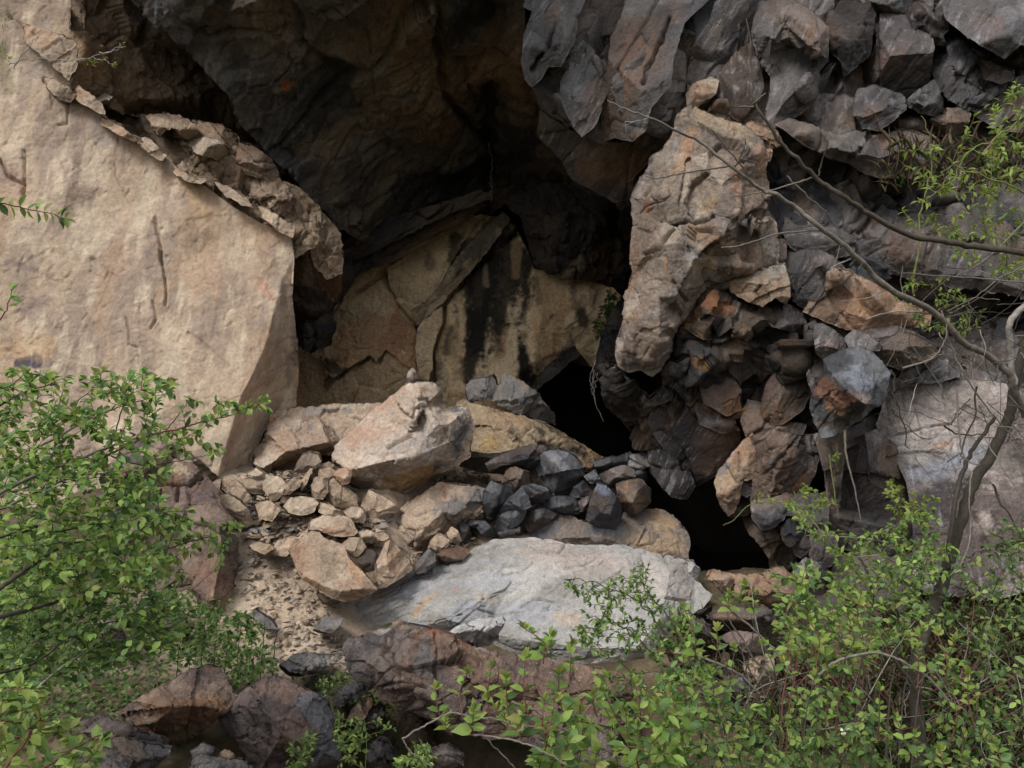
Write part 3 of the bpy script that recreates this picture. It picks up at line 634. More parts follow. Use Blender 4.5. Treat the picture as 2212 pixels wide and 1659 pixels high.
# ---- the tan back wall of the cave
bw = T('E', [(-280, 1000), (-300, 620), (-130, 380), (0, 250), (200, 110), (420, 40), (640, -120), (900, -230), (1050, -210), (1130, -150), (1180, -40), (1240, 120), (1330, 130), (1400, 180), (1540, 185), (1740, 235), (1800, 300), (1740, 500), (1660, 740), (1600, 740), (1530, 650), (1500, 610), (1440, 650), (1400, 760), (1330, 820), (1260, 885), (1240, 1000), (1000, 1150), (300, 1200)])
STR = lambda a, w, s=.95, c=(.02, .018, .016): (T('E', a), w * 1.45, c, min(1, s), .5)
rock('back_wall', 'tan back wall of the cave with black vertical water streaks', 'rock wall', bw, 11.6, .12,
     inner=[(x, y, d) for x, y, d in T('E', [(500, 500, .12), (300, 650, .25), (100, 500, .2), (0, 700, .2), (620, 200, .1), (700, 500, .1), (900, 500, .15), (1100, 500, .2), (1300, 400, .25), (1500, 400, .2), (1650, 450, .1), (1000, 900, .4), (700, 900, .3), (1250, 700, .25), (1440, 600, .1)])],
     tilt=(0, -.12), pal=[(.62, .465, .29), (.50, .365, .22), (.67, .53, .35), (.50, .31, .17)], streak=(1.6, 1, .6), cscale=1.3, fcw=.5, sp=2.5,
     disp=dict(big=(.05, 1.2), mid=(.016, 4.5), fine=(.012, 11)), nicks=(40, 22, 60, 50, 1.6, .018), thick=1.2, shrink=.95,
     cracks=[(T('E', [(1240, -200), (1000, 0), (850, 130), (760, 240), (640, 360), (540, 460), (500, 510), (490, 700)]), 5, .22), (T('E', [(660, 360), (660, 480), (610, 600), (600, 700), (600, 820)]), 4.5, .2),
             (T('E', [(280, 120), (330, 220), (360, 340), (440, 440), (500, 500)]), 6, .14), (T('E', [(0, 800), (100, 740), (200, 660), (240, 710), (310, 600)]), 5, .16), (T('E', [(800, -190), (640, 0), (340, 130), (150, 240), (0, 330)]), 5, .14),
             (T('E', [(460, 370), (560, 320), (700, 200), (780, 100)]), 3, .06), (T('B', [(960, 1340), (800, 1470), (640, 1600)]), 3.5, .1)],
     patches=[STR([(960, 40), (900, 200), (880, 480), (860, 640), (840, 760)], 24), STR([(1060, 0), (1080, 300), (960, 480), (900, 560)], 26, .9), STR([(1180, 60), (1190, 300), (1150, 460)], 17), STR([(1180, 550), (1170, 700), (1180, 830)], 17, 1.0),
              STR([(700, 520), (690, 640)], 11, .7), STR([(640, 730), (650, 880)], 18, .6), STR([(1500, 220), (1510, 380)], 10, .65), STR([(1540, 400), (1560, 470)], 7, .8), STR([(1260, 180), (1270, 330)], 9, .6), STR([(1260, 540), (1270, 700)], 13, .5),
              STR([(760, 60), (900, -60), (1080, -150)], 26, .85), STR([(570, 60), (590, 120)], 8, .4), STR([(820, 250), (840, 420), (830, 600)], 10, .8), STR([(980, 350), (1000, 600)], 16, .45), STR([(1630, 220), (1620, 330)], 10, .4),
              (T('E', [(1130, -60), (1130, 160)]), 9, (.30, .22, .12), .9), (T('E', [(930, 90), (940, 220)]), 5, (.25, .2, .14), .8), (T('E', [(330, 500), (350, 600)]), 22, (.35, .19, .11), .6), (T('E', [(740, 560), (750, 800)]), 15, (.46, .34, .20), .6),
              (T('E', [(1350, 200), (1330, 600)]), 36, (.44, .31, .18), .5), (T('E', [(0, 380), (-100, 600)]), 16, (.09, .07, .05), .5), (T('E', [(20, 760), (-60, 860)]), 14, (.08, .06, .05), .7)])
# slabs standing proud of the back wall
lb('E', [(-90, 690), (-60, 520), (10, 380), (60, 270), (180, 200), (290, 140), (330, 260), (400, 420), (490, 510), (500, 700), (470, 760), (300, 620), (240, 700), (200, 655), (60, 750), (-20, 800), (-70, 770)], 11.42, 'big tan slab at the left end of the cave back wall', bulge=.12,
   pal=[(.58, .43, .265), (.45, .33, .20), (.63, .49, .32), (.5, .3, .17)], tilt=(-.1, .1), patches=[(T('E', [(400, 480), (330, 640)]), 26, (.36, .20, .12), .6), (T('E', [(180, 240)]), 12, (.12, .09, .06), .6), (T('E', [(-60, 740), (60, 780)]), 14, (.05, .04, .035), .8)], disp=dict(big=(.05, 2), mid=(.03, 6), fine=(.012, 14)))
lb('E', [(510, 500), (560, 440), (655, 360), (660, 470), (620, 560), (600, 620), (600, 720), (575, 820), (510, 790), (500, 660)], 11.25, 'narrow tan stone sliver between two dark cracks of the back wall', bulge=.06, pal=[(.60, .45, .28), (.48, .35, .21), (.64, .5, .33), (.48, .3, .17)], tilt=(-.2, .1))
lb('E', [(320, 120), (470, 20), (560, -60), (720, -150), (800, -220), (900, -200), (800, -60), (700, 100), (640, 220), (560, 330), (470, 380), (400, 330), (340, 220)], 11.4, 'tan slab leaning diagonally at the top of the back wall', bulge=.06, pal=[(.54, .40, .25), (.40, .295, .185), (.6, .47, .30), (.46, .28, .16)],
   patches=[(T('E', [(570, 20), (590, 120)]), 10, (.10, .07, .05), .6), (T('E', [(750, -80), (720, 80)]), 14, BLK, .8)])
lb('E', [(470, 380), (560, 330), (640, 230), (740, 70), (860, -70), (1040, -240), (1090, -190), (930, 30), (780, 190), (640, 350), (510, 470)], 11.3, 'long thin slab running up along the diagonal dark crack', bulge=.05, pal=[(.33, .25, .165), (.22, .165, .11), (.38, .30, .20), (.28, .18, .10)], cracks=[(T('E', [(500, 400), (640, 300), (780, 130)]), 3, .05)],
   patches=[(T('E', [(760, 100), (900, -60), (1050, -200)]), 22, (.05, .045, .04), .7)])
for pts, Y, lab in (([(-300, 330), (-200, 200), (0, 60), (250, -30), (500, -150), (700, -260), (960, -340), (860, -230), (620, -80), (400, 50), (180, 130), (0, 240), (-130, 360), (-240, 420)], 11.0, 'black layered strata running diagonally beneath the roof'),
                    ([(-190, 130), (50, -60), (300, -200), (600, -280), (900, -380), (1000, -330), (700, -230), (420, -90), (120, 60), (-100, 220)], 10.8, 'upper band of dark thin layered rock under the roof')):
    lb('E', pts, Y, lab, pal='dark', bulge=.12, strata=(33, 4), disp=dict(big=(.07, 3), mid=(.06, 8), fine=(.02, 16)), tilt=(0, -.2))
lb('E', [(1060, -290), (1160, -200), (1200, -60), (1240, 70), (1290, 110), (1370, 150), (1420, 178), (1560, 175), (1730, 230), (1850, 250), (1890, 100), (1880, -100), (1800, -260), (1600, -420), (1300, -420)], 11.2, 'black stained rock band above the right half of the back wall', pal='dark', bulge=.3, tilt=(0, -.5),
   disp=dict(big=(.15, 2), mid=(.06, 5), fine=(.02, 14)), patches=[(T('E', [(1520, 60), (1460, 150)]), 18, (.20, .15, .09), .8)])
# dark rock at the right of the back wall, roof of the hole
lb('E', [(1640, 740), (1650, 640), (1690, 500), (1730, 400), (1800, 300), (1900, 260), (1900, 700), (1800, 800), (1760, 830)], 10.3, 'dark smooth rock face in shade beside the little plant', pal='dark', bulge=.1, tilt=(-.5, 0))

# ---- upper right cliff: bottom mass first
UR = [(1120, -1200), (1118, -200), (1132, 0), (1140, 60), (1133, 120), (1140, 165), (1153, 182), (1175, 232), (1215, 262), (1256, 290), (1296, 306), (1360, 300), (1400, 290), (1440, 300), (1500, 420), (1560, 500), (1680, 480), (1690, 620, -.3), (1720, 700, -.5), (1800, 760, -.6), (1900, 900, -.8), (2000, 1300, -1.3), (2700, 1500, -1.3), (2800, 400, -.2), (2700, -900)]
rock('rock_cliff', 'dark broken rock cliff covering the upper right of the photo', 'cliff', UR, 8.3, .5, tilt=(.0, .34),
     inner=[(1250, 150, .3), (1350, 100, .5), (1420, 200, .4), (1500, 100, .5), (1700, 200, .3), (1900, 200, .1), (2100, 200, .0), (1250, -300, .5), (1700, -400, .3), (1900, 500, -.1), (2100, 800, -.75), (2300, 400, -.1), (2100, 1100, -1.1)],
     pal=[(.078, .063, .057), (.036, .036, .043), (.135, .118, .11), (.15, .088, .048)], fcw=2.0, sp=3.0, scr=.9, mat=M_CLIFF, disp=dict(big=(.30, 1.6), mid=(.08, 4), fine=(.014, 13)), strata=(62, 1.5), thick=2.0, shrink=.95,
     patches=[(T('C', [(1750, 350), (2050, 600)]), 70, (.17, .16, .175), .7), (T('C', [(1150, 450), (1300, 330)]), 40, (.23, .12, .08), .6)])
# ================================================================ blocks of the right-hand cliff
def blk(t, pts, Y, label, **k):
    kw = dict(bulge=.34, pal='mauve', sp=2.7, disp=dict(big=(.06, 1.5), mid=(.014, 5.5), fine=(.006, 15)), thick=.8, grow=8); kw.update(k)
    kw.setdefault('drop', .7); kw.setdefault('slope', (.5, 2.0)); kw.setdefault('scr', 1.0); kw.setdefault('jag', 1.2); kw.setdefault('fcw', 2.0); kw.setdefault('common', [(.078, .062, .057), (.030, .033, .042), (.155, .14, .138), (.20, .105, .05)])
    if kw['pal'] in ('mauve', 'grey', 'slate', 'brown'): kw.setdefault('strata', (60, 2.3)); kw.setdefault('mat', M_CLIFF)
    if Y > 7.85: Y = 8.05 + (Y - 8.05) * .7
    kw.setdefault('style', 'slab' if (len(label) + len(pts)) % 2 else 'chisel')
    nm = kw.pop('name', 'rock_block'); ct = kw.pop('cat', 'rock')
    return rock(nm, label, ct, T(t, pts), Y, **kw)
# hanging column group left of the cliff
blk('B', [(1180, -60), (1480, -60), (1560, 0), (1500, 120), (1470, 260), (1400, 400), (1330, 400), (1290, 480), (1230, 530), (1190, 480), (1175, 380), (1195, 240), (1225, 140), (1240, 90), (1190, 60)], 8.7, 'grey cracked rock at the far left edge of the dark cliff', pal='grey', tilt=(-.3, -.2),
    cracks=[(T('B', [(1380, 140), (1340, 220), (1320, 330), (1230, 440)]), 4, .15)], patches=[(T('B', [(1360, 100), (1400, 30)]), 14, (.30, .20, .12), .8)])
blk('B', [(1230, 530), (1330, 380), (1430, 400), (1420, 560), (1450, 680), (1540, 840), (1450, 760), (1380, 730), (1300, 680)], 8.8, 'dark brown lip of rock hanging below the grey cracked one', pal='mauve', tilt=(-.2, -.3))
blk('B', [(1480, 300), (1560, 270), (1620, 330), (1630, 420), (1700, 490), (1705, 560), (1660, 640), (1640, 740), (1600, 800), (1545, 845), (1500, 790), (1450, 680), (1425, 600), (1430, 520), (1480, 440)], 8.45, 'smooth dark blue grey flake shaped like a shield', pal='slate', bulge=.14, mat=M_SLATE, disp=dict(big=(.03, 2.5), mid=(.012, 6), fine=(.008, 16)), tilt=(.1, -.1))
blk('B', [(1550, -60), (1860, -60), (1800, 150), (1740, 250), (1710, 480), (1620, 400), (1540, 280), (1470, 250), (1500, 120)], 8.9, 'brown recessed rock between the shield flake and tall column', pal='brown', bulge=.15, tilt=(0, -.4))
blk('B', [(1840, -80), (2400, -80), (2330, 20), (2180, 160), (2110, 340), (2090, 520), (1980, 660), (1950, 800), (1870, 875), (1760, 850), (1670, 885), (1690, 640), (1720, 500), (1740, 250), (1800, 130)], 8.4, 'tall grey brown rock column with a long vertical crack', pal='grey', bulge=.35, streak=(1.8, 1, .5),
    tilt=(.15, -.1), cracks=[(T('B', [(2090, 100), (2040, 250), (1990, 340), (1960, 440), (1930, 520)]), 3.5, .12)], patches=[(T('B', [(1820, 560), (1900, 300)]), 26, (.26, .16, .12), .6), (T('B', [(1690, 620), (1700, 840)]), 9, (.35, .24, .15), .7), (T('B', [(1830, 860), (1920, 840)]), 9, (.38, .24, .13), .8)])
blk('B', [(1960, 800), (1980, 670), (2090, 520), (2240, 560), (2230, 700), (2130, 760), (2090, 900), (2010, 960), (1870, 1100), (1850, 1230), (1760, 1260), (1500, 1120), (1420, 1000), (1280, 860), (1300, 700), (1540, 850), (1860, 880)], 9.5, 'shadowy rust stained underside between column and tan pillar', pal='brown', bulge=.2, tilt=(.1, -.8), patches=[(T('B', [(1900, 1000), (1600, 1100)]), 30, (.22, .12, .05), .6)])
blk('C', [(-60, -60), (520, -60), (560, 30), (510, 120), (480, 280), (370, 370), (300, 470), (240, 520), (100, 600), (0, 560), (-80, 400), (-60, 250)], 8.55, 'smooth brown grey slab at the top of the cliff, right of the tall column', pal='mauve', bulge=.25, streak=(1.6, 1, .6), tilt=(.1, -.2),
    patches=[(T('C', [(90, 290), (60, 360)]), 22, (.26, .13, .06), .8), (T('C', [(270, 160), (240, 280)]), 22, (.22, .16, .09), .6), (T('C', [(60, 480), (240, 440)]), 24, 'slate', .8)])
blk('C', [(270, 500), (370, 370), (480, 270), (550, 340), (620, 480), (580, 640), (560, 780), (430, 760), (300, 660), (260, 590)], 8.4, 'rusty orange faced rock below the smooth slab', pal='rust', bulge=.22, patches=[(T('C', [(340, 620)]), 16, 'slate', .9)])
blk('C', [(635, 0), (720, 0), (830, 60), (960, 175), (955, 380), (900, 440), (890, 620), (800, 700), (640, 790), (570, 760), (600, 600), (620, 480), (540, 340), (505, 220), (520, 110), (560, 40)], 8.0, 'big angular block with a grey top and dark hollow front face', pal='grey', bulge=.3, tilt=(.1, .15),
    inner=[(x, y, d) for x, y, d in T('C', [(700, 120, .35), (870, 290, .5), (620, 240, .4), (760, 330, .15), (680, 450, .1), (820, 520, .3), (700, 640, .2)])],
    patches=[(T('C', [(860, 190), (890, 330)]), 18, (.32, .19, .11), .8), (T('C', [(700, 330), (820, 400), (720, 560)]), 26, 'dark', .7), (T('C', [(800, 640), (880, 500)]), 16, (.13, .085, .05), .7), (T('C', [(700, 60), (860, 150)]), 14, (.27, .25, .24), .6)])
blk('C', [(100, 590), (140, 540), (230, 500), (268, 520), (240, 590), (160, 655), (95, 660)], 8.2, 'small tan stone perched on top of the tan pillar', common=None, pal='tan', bulge=.12, sp=2.2)
blk('C', [(0, 560), (95, 580), (100, 655), (60, 670), (20, 740), (0, 800), (-80, 640)], 8.5, 'dark slate wedge left of the perched tan stone', pal='slate', bulge=.12)
blk('C', [(160, 650), (270, 590), (400, 650), (560, 720), (570, 790), (440, 790), (300, 730), (190, 690)], 8.5, 'dark slate rock just behind the top of the tan pillar', pal='slate', bulge=.15)
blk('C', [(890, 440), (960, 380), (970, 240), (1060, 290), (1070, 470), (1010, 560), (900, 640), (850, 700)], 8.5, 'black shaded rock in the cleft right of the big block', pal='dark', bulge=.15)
blk('C', [(740, -60), (1010, -60), (990, 110), (960, 180), (830, 70)], 8.4, 'brown rock piece at the top edge above the big block', pal='mauve', bulge=.15)
blk('C', [(960, 180), (1000, 90), (1090, -20), (1210, 0), (1260, 90), (1230, 330), (1150, 400), (1070, 470), (1060, 370), (980, 300)], 8.4, 'steep dark slab leaning left near the top right', pal='dark', bulge=.25, tilt=(-.3, 0), cracks=[])
blk('C', [(1090, -60), (1500, -60), (1480, 60), (1340, 100), (1240, 90), (1210, 10)], 8.3, 'light grey faced rock along the top edge', pal='grey', bulge=.15)
blk('C', [(1240, 120), (1340, 95), (1450, 110), (1490, 170), (1620, 240), (1625, 300), (1600, 540), (1480, 650), (1280, 550), (1180, 560), (1090, 490), (1230, 330), (1300, 280)], 8.2, 'tall reddish brown slab standing in the middle of the upper right cliff', pal='mauve', bulge=.32, tilt=(.25, -.1), patches=[(T('C', [(1240, 430), (1380, 380), (1200, 400)]), 26, (.26, .14, .09), .8), (T('C', [(1560, 300), (1570, 520)]), 10, 'dark', .6)])
blk('C', [(1450, 110), (1520, 20), (1590, 40), (1660, 160), (1710, 270), (1640, 270), (1490, 170)], 8.25, 'small dark block with a pale upper edge right of the reddish slab', pal='dark', bulge=.2, tilt=(0, .2))
blk('C', [(1480, -80), (1720, -80), (1740, 60), (1720, 180), (1680, 210), (1600, 60), (1520, 0)], 8.5, 'thin brown vertical rock rib at the top right', pal='mauve', bulge=.2)
blk('C', [(1470, 650), (1560, 580), (1640, 520), (1680, 620), (1690, 700), (1640, 712), (1560, 700)], 7.9, 'dark grey triangular rock jutting out with shadow beneath', pal='slate', bulge=.25, sp=2.3)
blk('C', [(1180, 570), (1270, 555), (1430, 600), (1460, 650), (1450, 690), (1370, 750), (1300, 810), (1200, 800), (1150, 700), (1160, 620)], 8.0, 'pinkish brown angular rock with a grey top corner', pal='mauve', bulge=.25, patches=[(T('C', [(1400, 630)]), 12, (.36, .36, .38), .8), (T('C', [(1240, 720)]), 20, (.3, .17, .10), .7)], sp=2.3)
blk('C', [(880, 640), (960, 590), (1080, 560), (1180, 620), (1160, 720), (1210, 800), (1150, 850), (1040, 850), (930, 790), (870, 720)], 8.3, 'dusty pale brown rock shelf with orange spots', pal='grey', bulge=.2, tilt=(0, .6), patches=[(T('C', [(1100, 770), (1140, 800)]), 16, (.42, .28, .18), .8)])
blk('C', [(1700, 700), (1780, 690), (1860, 720), (1830, 820), (1740, 862), (1660, 840), (1600, 790)], 8.0, 'cracked light brown block near the leafy right edge', pal='tan2', bulge=.2, sp=2.3)
blk('C', [(1590, 770), (1660, 840), (1660, 880), (1560, 850), (1500, 800)], 8.1, 'small brown stone left of the cracked light brown block', pal='mauve', bulge=.12, sp=2.3)
blk('C', [(1400, 700), (1560, 710), (1620, 760), (1560, 830), (1400, 830), (1340, 790)], 8.3, 'shaded rock in the pocket under the triangular rock', pal='brown', bulge=.15)
blk('C', [(1720, 20), (1850, -60), (2400, -60), (2400, 300), (2170, 270), (2080, 350), (1900, 240), (1830, 190), (1730, 110)], 8.0, 'speckled grey and pink rock mass in the top right corner', pal='grey', bulge=.3, tilt=(0, .3), patches=[(T('C', [(2100, 80)]), 26, (.34, .33, .36), .7), (T('C', [(1900, 100), (2000, 160)]), 24, (.26, .17, .13), .7)])
blk('C', [(1650, 270), (1800, 250), (1900, 340), (1980, 420), (2000, 520), (2100, 680), (1950, 700), (1860, 680), (1760, 620), (1680, 540), (1640, 420)], 8.3, 'crumbly blue grey rock slope below the top right corner', pal='slate', bulge=.2, tilt=(0, .5), disp=dict(big=(.08, 2.2), mid=(.07, 6), fine=(.02, 16)), patches=[(T('C', [(1700, 300), (1900, 450)]), 30, (.24, .235, .26), .7)])
blk('C', [(1900, 350), (2000, 400), (2130, 440), (2130, 490), (2060, 510), (1990, 480), (1960, 420)], 8.0, 'thin pale slab lying tilted on the blue grey slope', pal='grey', bulge=.08, tilt=(0, .5), sp=2.3)
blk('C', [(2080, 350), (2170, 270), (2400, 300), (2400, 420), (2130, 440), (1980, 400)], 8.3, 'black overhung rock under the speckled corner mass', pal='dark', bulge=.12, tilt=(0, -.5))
blk('C', [(2080, 480), (2400, 430), (2400, 900), (2200, 820), (2060, 800), (1900, 720), (2100, 690), (2030, 580)], 8.2, 'mauve and rust rock at the right edge above the shrub leaves', pal='mauve', bulge=.2, tilt=(0, .4))
# ledge rock and the great grey slab under it
blk('C', [(655, 790), (740, 755), (880, 790), (960, 830), (1060, 860), (1150, 835), (1300, 850), (1420, 820), (1560, 850), (1650, 890), (1640, 1060), (1560, 1125), (1400, 1110), (1260, 1100), (1180, 1070), (1110, 1015), (1010, 1000), (940, 960), (840, 915), (760, 860)], 7.8, 'long grey and black ledge boulder lying across the grey slab', pal='grey', bulge=.25,
    inner=[(x, y, d) for x, y, d in T('C', [(850, 840, .12), (1000, 930, .2), (1120, 960, .25), (1240, 870, .2), (1300, 1000, .15), (1450, 950, .2), (1560, 1000, .15), (1400, 1060, .0)])], tilt=(0, .2),
    patches=[(T('C', [(1200, 1010), (1250, 880)]), 9, 'dark', .9), (T('C', [(1350, 1050), (1560, 1060)]), 18, 'dark', .9), (T('C', [(1290, 960), (1420, 920)]), 24, 'slate', .7), (T('C', [(780, 790), (820, 830)]), 14, (.30, .21, .12), .8)], cracks=[(T('C', [(1240, 850), (1190, 960), (1110, 1010)]), 4, .12)])
blk('C', [(610, 930), (700, 890), (830, 910), (1000, 1010), (1120, 1040), (1240, 1110), (1400, 1130), (1640, 1130), (1900, 1180), (2060, 1200), (2400, 1250), (2400, 1900), (1500, 1760), (1240, 1640), (1000, 1600), (700, 1640), (690, 1480), (650, 1300), (600, 1120)], 8.5, 'great smooth grey slab behind the bare branches', pal='grey', bulge=.22, tilt=(.0, .45), n_in=22,
    disp=dict(big=(.06, 1.6), mid=(.03, 5), fine=(.014, 14)), cracks=[(T('C', [(1370, 1150), (1330, 1220), (1280, 1300), (1220, 1400), (1170, 1480)]), 4, .12), (T('C', [(880, 1000), (1050, 1060), (1200, 1130)]), 4, .06)],
    patches=[(T('C', [(700, 1000), (900, 1200), (1250, 1230)]), 48, 'slate', .8), (T('C', [(1000, 1020), (1280, 1110), (1600, 1150)]), 7, (.36, .28, .20), .8), (T('C', [(1380, 1500), (1600, 1560)]), 46, (.24, .135, .085), .8), (T('C', [(1650, 1330), (1900, 1400)]), 50, 'mauve', .8), (T('C', [(1100, 1280), (1200, 1430)]), 22, (.22, .17, .14), .7), (T('C', [(720, 1400), (1000, 1500)]), 30, (.22, .19, .17), .6)])
blk('C', [(720, 1380), (800, 1440), (1040, 1450), (1130, 1500), (1120, 1600), (900, 1640), (760, 1560), (700, 1480)], 8.0, 'layered grey stone under the slab, crossed by a thin branch', pal='grey', bulge=.15, strata=(10, 3))

# ---- the tan pillar
pil = T('X', [(1490, 225), (1512, 232), (1545, 248), (1575, 262), (1612, 270), (1648, 300), (1662, 330), (1655, 375), (1668, 420), (1660, 455), (1676, 475), (1682, 530), (1680, 575), (1640, 590), (1596, 602), (1560, 612), (1530, 622), (1508, 648), (1480, 690), (1455, 728), (1448, 770), (1425, 802), (1409, 815), (1385, 800), (1360, 806), (1335, 790),
              (1328, 758), (1336, 718), (1350, 660), (1354, 622), (1364, 590), (1358, 540), (1364, 480), (1360, 430), (1372, 395), (1398, 360), (1402, 340), (1432, 318), (1448, 296), (1460, 250), (1478, 232)])
rock('rock_pillar', 'tall pale tan and orange rock pillar at the right of the cave mouth', 'rock pillar', pil, 7.75, .6, fcw=1.6, tilt=(.12, .10), pal=[(.235, .18, .14), (.165, .135, .115), (.30, .245, .195), (.25, .155, .10)], nicks=(45, 30, 65, 25, 1.6, .018), sp=2.3, cscale=1.4, streak=(1.5, 1, .6),
     inner=[(1520, 270, .15), (1590, 310, .3), (1640, 330, .22), (1480, 330, .2), (1560, 400, .5), (1440, 420, .3), (1430, 480, .15), (1470, 500, .25), (1600, 480, .5), (1540, 520, .5), (1500, 560, .4), (1440, 560, .35), (1640, 480, .5), (1640, 520, .15), (1600, 560, .3), (1420, 640, .35), (1390, 600, .15), (1460, 640, .35), (1380, 700, .3), (1430, 720, .35), (1400, 770, .25), (1350, 750, .15)],
     scr=.7, disp=dict(big=(.10, 1.7), mid=(.022, 5), fine=(.010, 14)), thick=1.0,
     cracks=[(T('C', [(0, 1430), (90, 1420), (240, 1370)]), 4, .10), (T('B', [(1930, 1600), (2030, 1570), (2130, 1480)]), 4, .1), (T('C', [(480, 1400), (520, 1350), (640, 1340)]), 4, .10), (T('B', [(1930, 1240), (2000, 1180), (1980, 1100)]), 3, .05), (T('C', [(90, 1000), (60, 1150), (20, 1300)]), 3, .04), (T('F', [(0, 200), (90, 330), (60, 430)]), 3, .05)],
     patches=[(T('C', [(100, 820), (60, 950), (20, 1060)]), 14, (.40, .22, .12), .5), (T('C', [(540, 930), (590, 1060)]), 13, (.42, .24, .15), .5), (T('C', [(240, 1270), (200, 1300)]), 14, (.40, .26, .10), .5), (T('C', [(150, 1500), (330, 1560)]), 24, (.32, .19, .10), .5), (T('C', [(170, 690), (430, 850)]), 26, (.42, .31, .20), .6),
              (T('C', [(420, 1450), (600, 1530)]), 26, (.13, .125, .125), .5), (T('C', [(480, 1360), (640, 1370)]), 8, 'dark', .7), (T('C', [(150, 1200), (210, 1260)]), 20, (.20, .15, .12), .5), (T('B', [(1950, 1330), (1960, 1260)]), 9, (.36, .16, .09), .5), (T('E', [(2060, 40), (2070, 140)]), 5, (.42, .20, .10), .6),
              (T('E', [(1890, 430)]), 9, (.30, .17, .09), .5), (T('F', [(120, 20), (200, 120)]), 20, (.25, .24, .24), .6), (T('F', [(220, 60), (160, 110)]), 14, (.36, .22, .10), .5), (T('E', [(2000, 420), (2160, 260)]), 14, (.34, .31, .28), .5), (T('E', [(1800, 740), (1850, 760)]), 16, (.10, .095, .095), .6), (T('E', [(1760, 600), (1800, 480)]), 8, (.14, .12, .11), .6)])
blk('C', [(470, 790), (500, 780), (640, 840), (680, 910), (610, 930), (600, 1000), (560, 990), (540, 880), (480, 850)], 7.85, 'cracked tan shoulder stone at the top right of the pillar', common=None, pal='tan', bulge=.1, sp=2.3)
blk('F', [(355, 205), (470, 160), (600, 110), (690, 95), (712, 200), (715, 290), (690, 335), (620, 285), (560, 340), (460, 300), (385, 270)], 7.5, 'pale grey lit block at the foot of the pillar, right side', common=None, pal=[(.30, .27, .23), (.22, .2, .18), (.38, .35, .31), (.24, .16, .1)], bulge=.2, tilt=(0, .4), sp=2.3)
blk('F', [(250, 190), (330, 90), (400, -20), (600, -60), (690, -60), (690, 90), (600, 110), (480, 150), (350, 195)], 7.7, 'brown and grey rock right under the pillar shoulder', pal='mauve', bulge=.2, cracks=[(T('F', [(250, 180), (400, 150), (600, 30)]), 4, .1)], patches=[(T('F', [(640, 20)]), 14, (.3, .2, .12), .7)])
# ---- the dark overhang below it
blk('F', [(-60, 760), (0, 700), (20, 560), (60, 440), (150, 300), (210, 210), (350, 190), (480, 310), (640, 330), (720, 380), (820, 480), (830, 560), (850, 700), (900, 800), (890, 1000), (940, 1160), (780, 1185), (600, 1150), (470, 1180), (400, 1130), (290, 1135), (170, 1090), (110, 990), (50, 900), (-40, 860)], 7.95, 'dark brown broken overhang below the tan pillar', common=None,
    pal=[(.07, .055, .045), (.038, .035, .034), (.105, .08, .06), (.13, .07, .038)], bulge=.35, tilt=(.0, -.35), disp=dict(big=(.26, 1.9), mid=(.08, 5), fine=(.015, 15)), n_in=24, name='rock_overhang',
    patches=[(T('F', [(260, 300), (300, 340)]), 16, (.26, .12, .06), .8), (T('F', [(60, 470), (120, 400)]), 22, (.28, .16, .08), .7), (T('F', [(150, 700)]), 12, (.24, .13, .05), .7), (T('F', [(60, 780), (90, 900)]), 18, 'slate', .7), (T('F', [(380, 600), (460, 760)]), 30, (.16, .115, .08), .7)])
blk('F', [(610, 360), (690, 340), (800, 400), (825, 490), (780, 525), (720, 490), (640, 475), (600, 430)], 7.6, 'shiny blue grey stone hanging from the dark overhang', pal='slate', bulge=.15, mat=M_SLATE, sp=2.2, patches=[(T('F', [(620, 430)]), 8, (.25, .14, .08), .8)])
blk('F', [(600, 860), (690, 700), (760, 690), (830, 790), (850, 900), (800, 1000), (690, 1080), (600, 1100), (560, 1000)], 7.8, 'brown wedge rock with a pale broken front in the overhang', pal='brown', bulge=.12, patches=[(T('F', [(740, 870)]), 16, (.26, .2, .15), .7)])
blk('F', [(150, 1000), (200, 980), (330, 1040), (400, 1130), (290, 1135), (180, 1095)], 8.0, 'grey lipped rock edge over the black hole', pal='slate', bulge=.12, sp=2.3)
blk('F', [(380, 500), (470, 480), (540, 600), (520, 760), (420, 820), (330, 720), (350, 580)], 7.85, 'flat brown slab facing outward inside the dark overhang', pal='brown', bulge=.12)
blk('F', [(230, 780), (330, 760), (400, 880), (420, 1000), (330, 1030), (210, 960), (180, 860)], 7.9, 'rust brown slab low in the dark overhang', pal='brown', bulge=.12)
blk('F', [(480, 960), (600, 1000), (700, 1080), (820, 1100), (780, 1180), (600, 1150), (470, 1170), (440, 1080)], 7.9, 'dark rock along the lower rim of the overhang', pal='mauve', bulge=.12)
blk('F', [(270, -20), (330, 40), (250, 170), (210, 300), (130, 420), (60, 470), (0, 500), (0, 300), (150, 100)], 7.9, 'streaked grey flank at the lower right of the pillar', pal=[(.24, .20, .165), (.16, .14, .13), (.30, .26, .22), (.28, .17, .10)], bulge=.1, disp=dict(big=(.04, 2.2), mid=(.03, 6), fine=(.012, 16)))
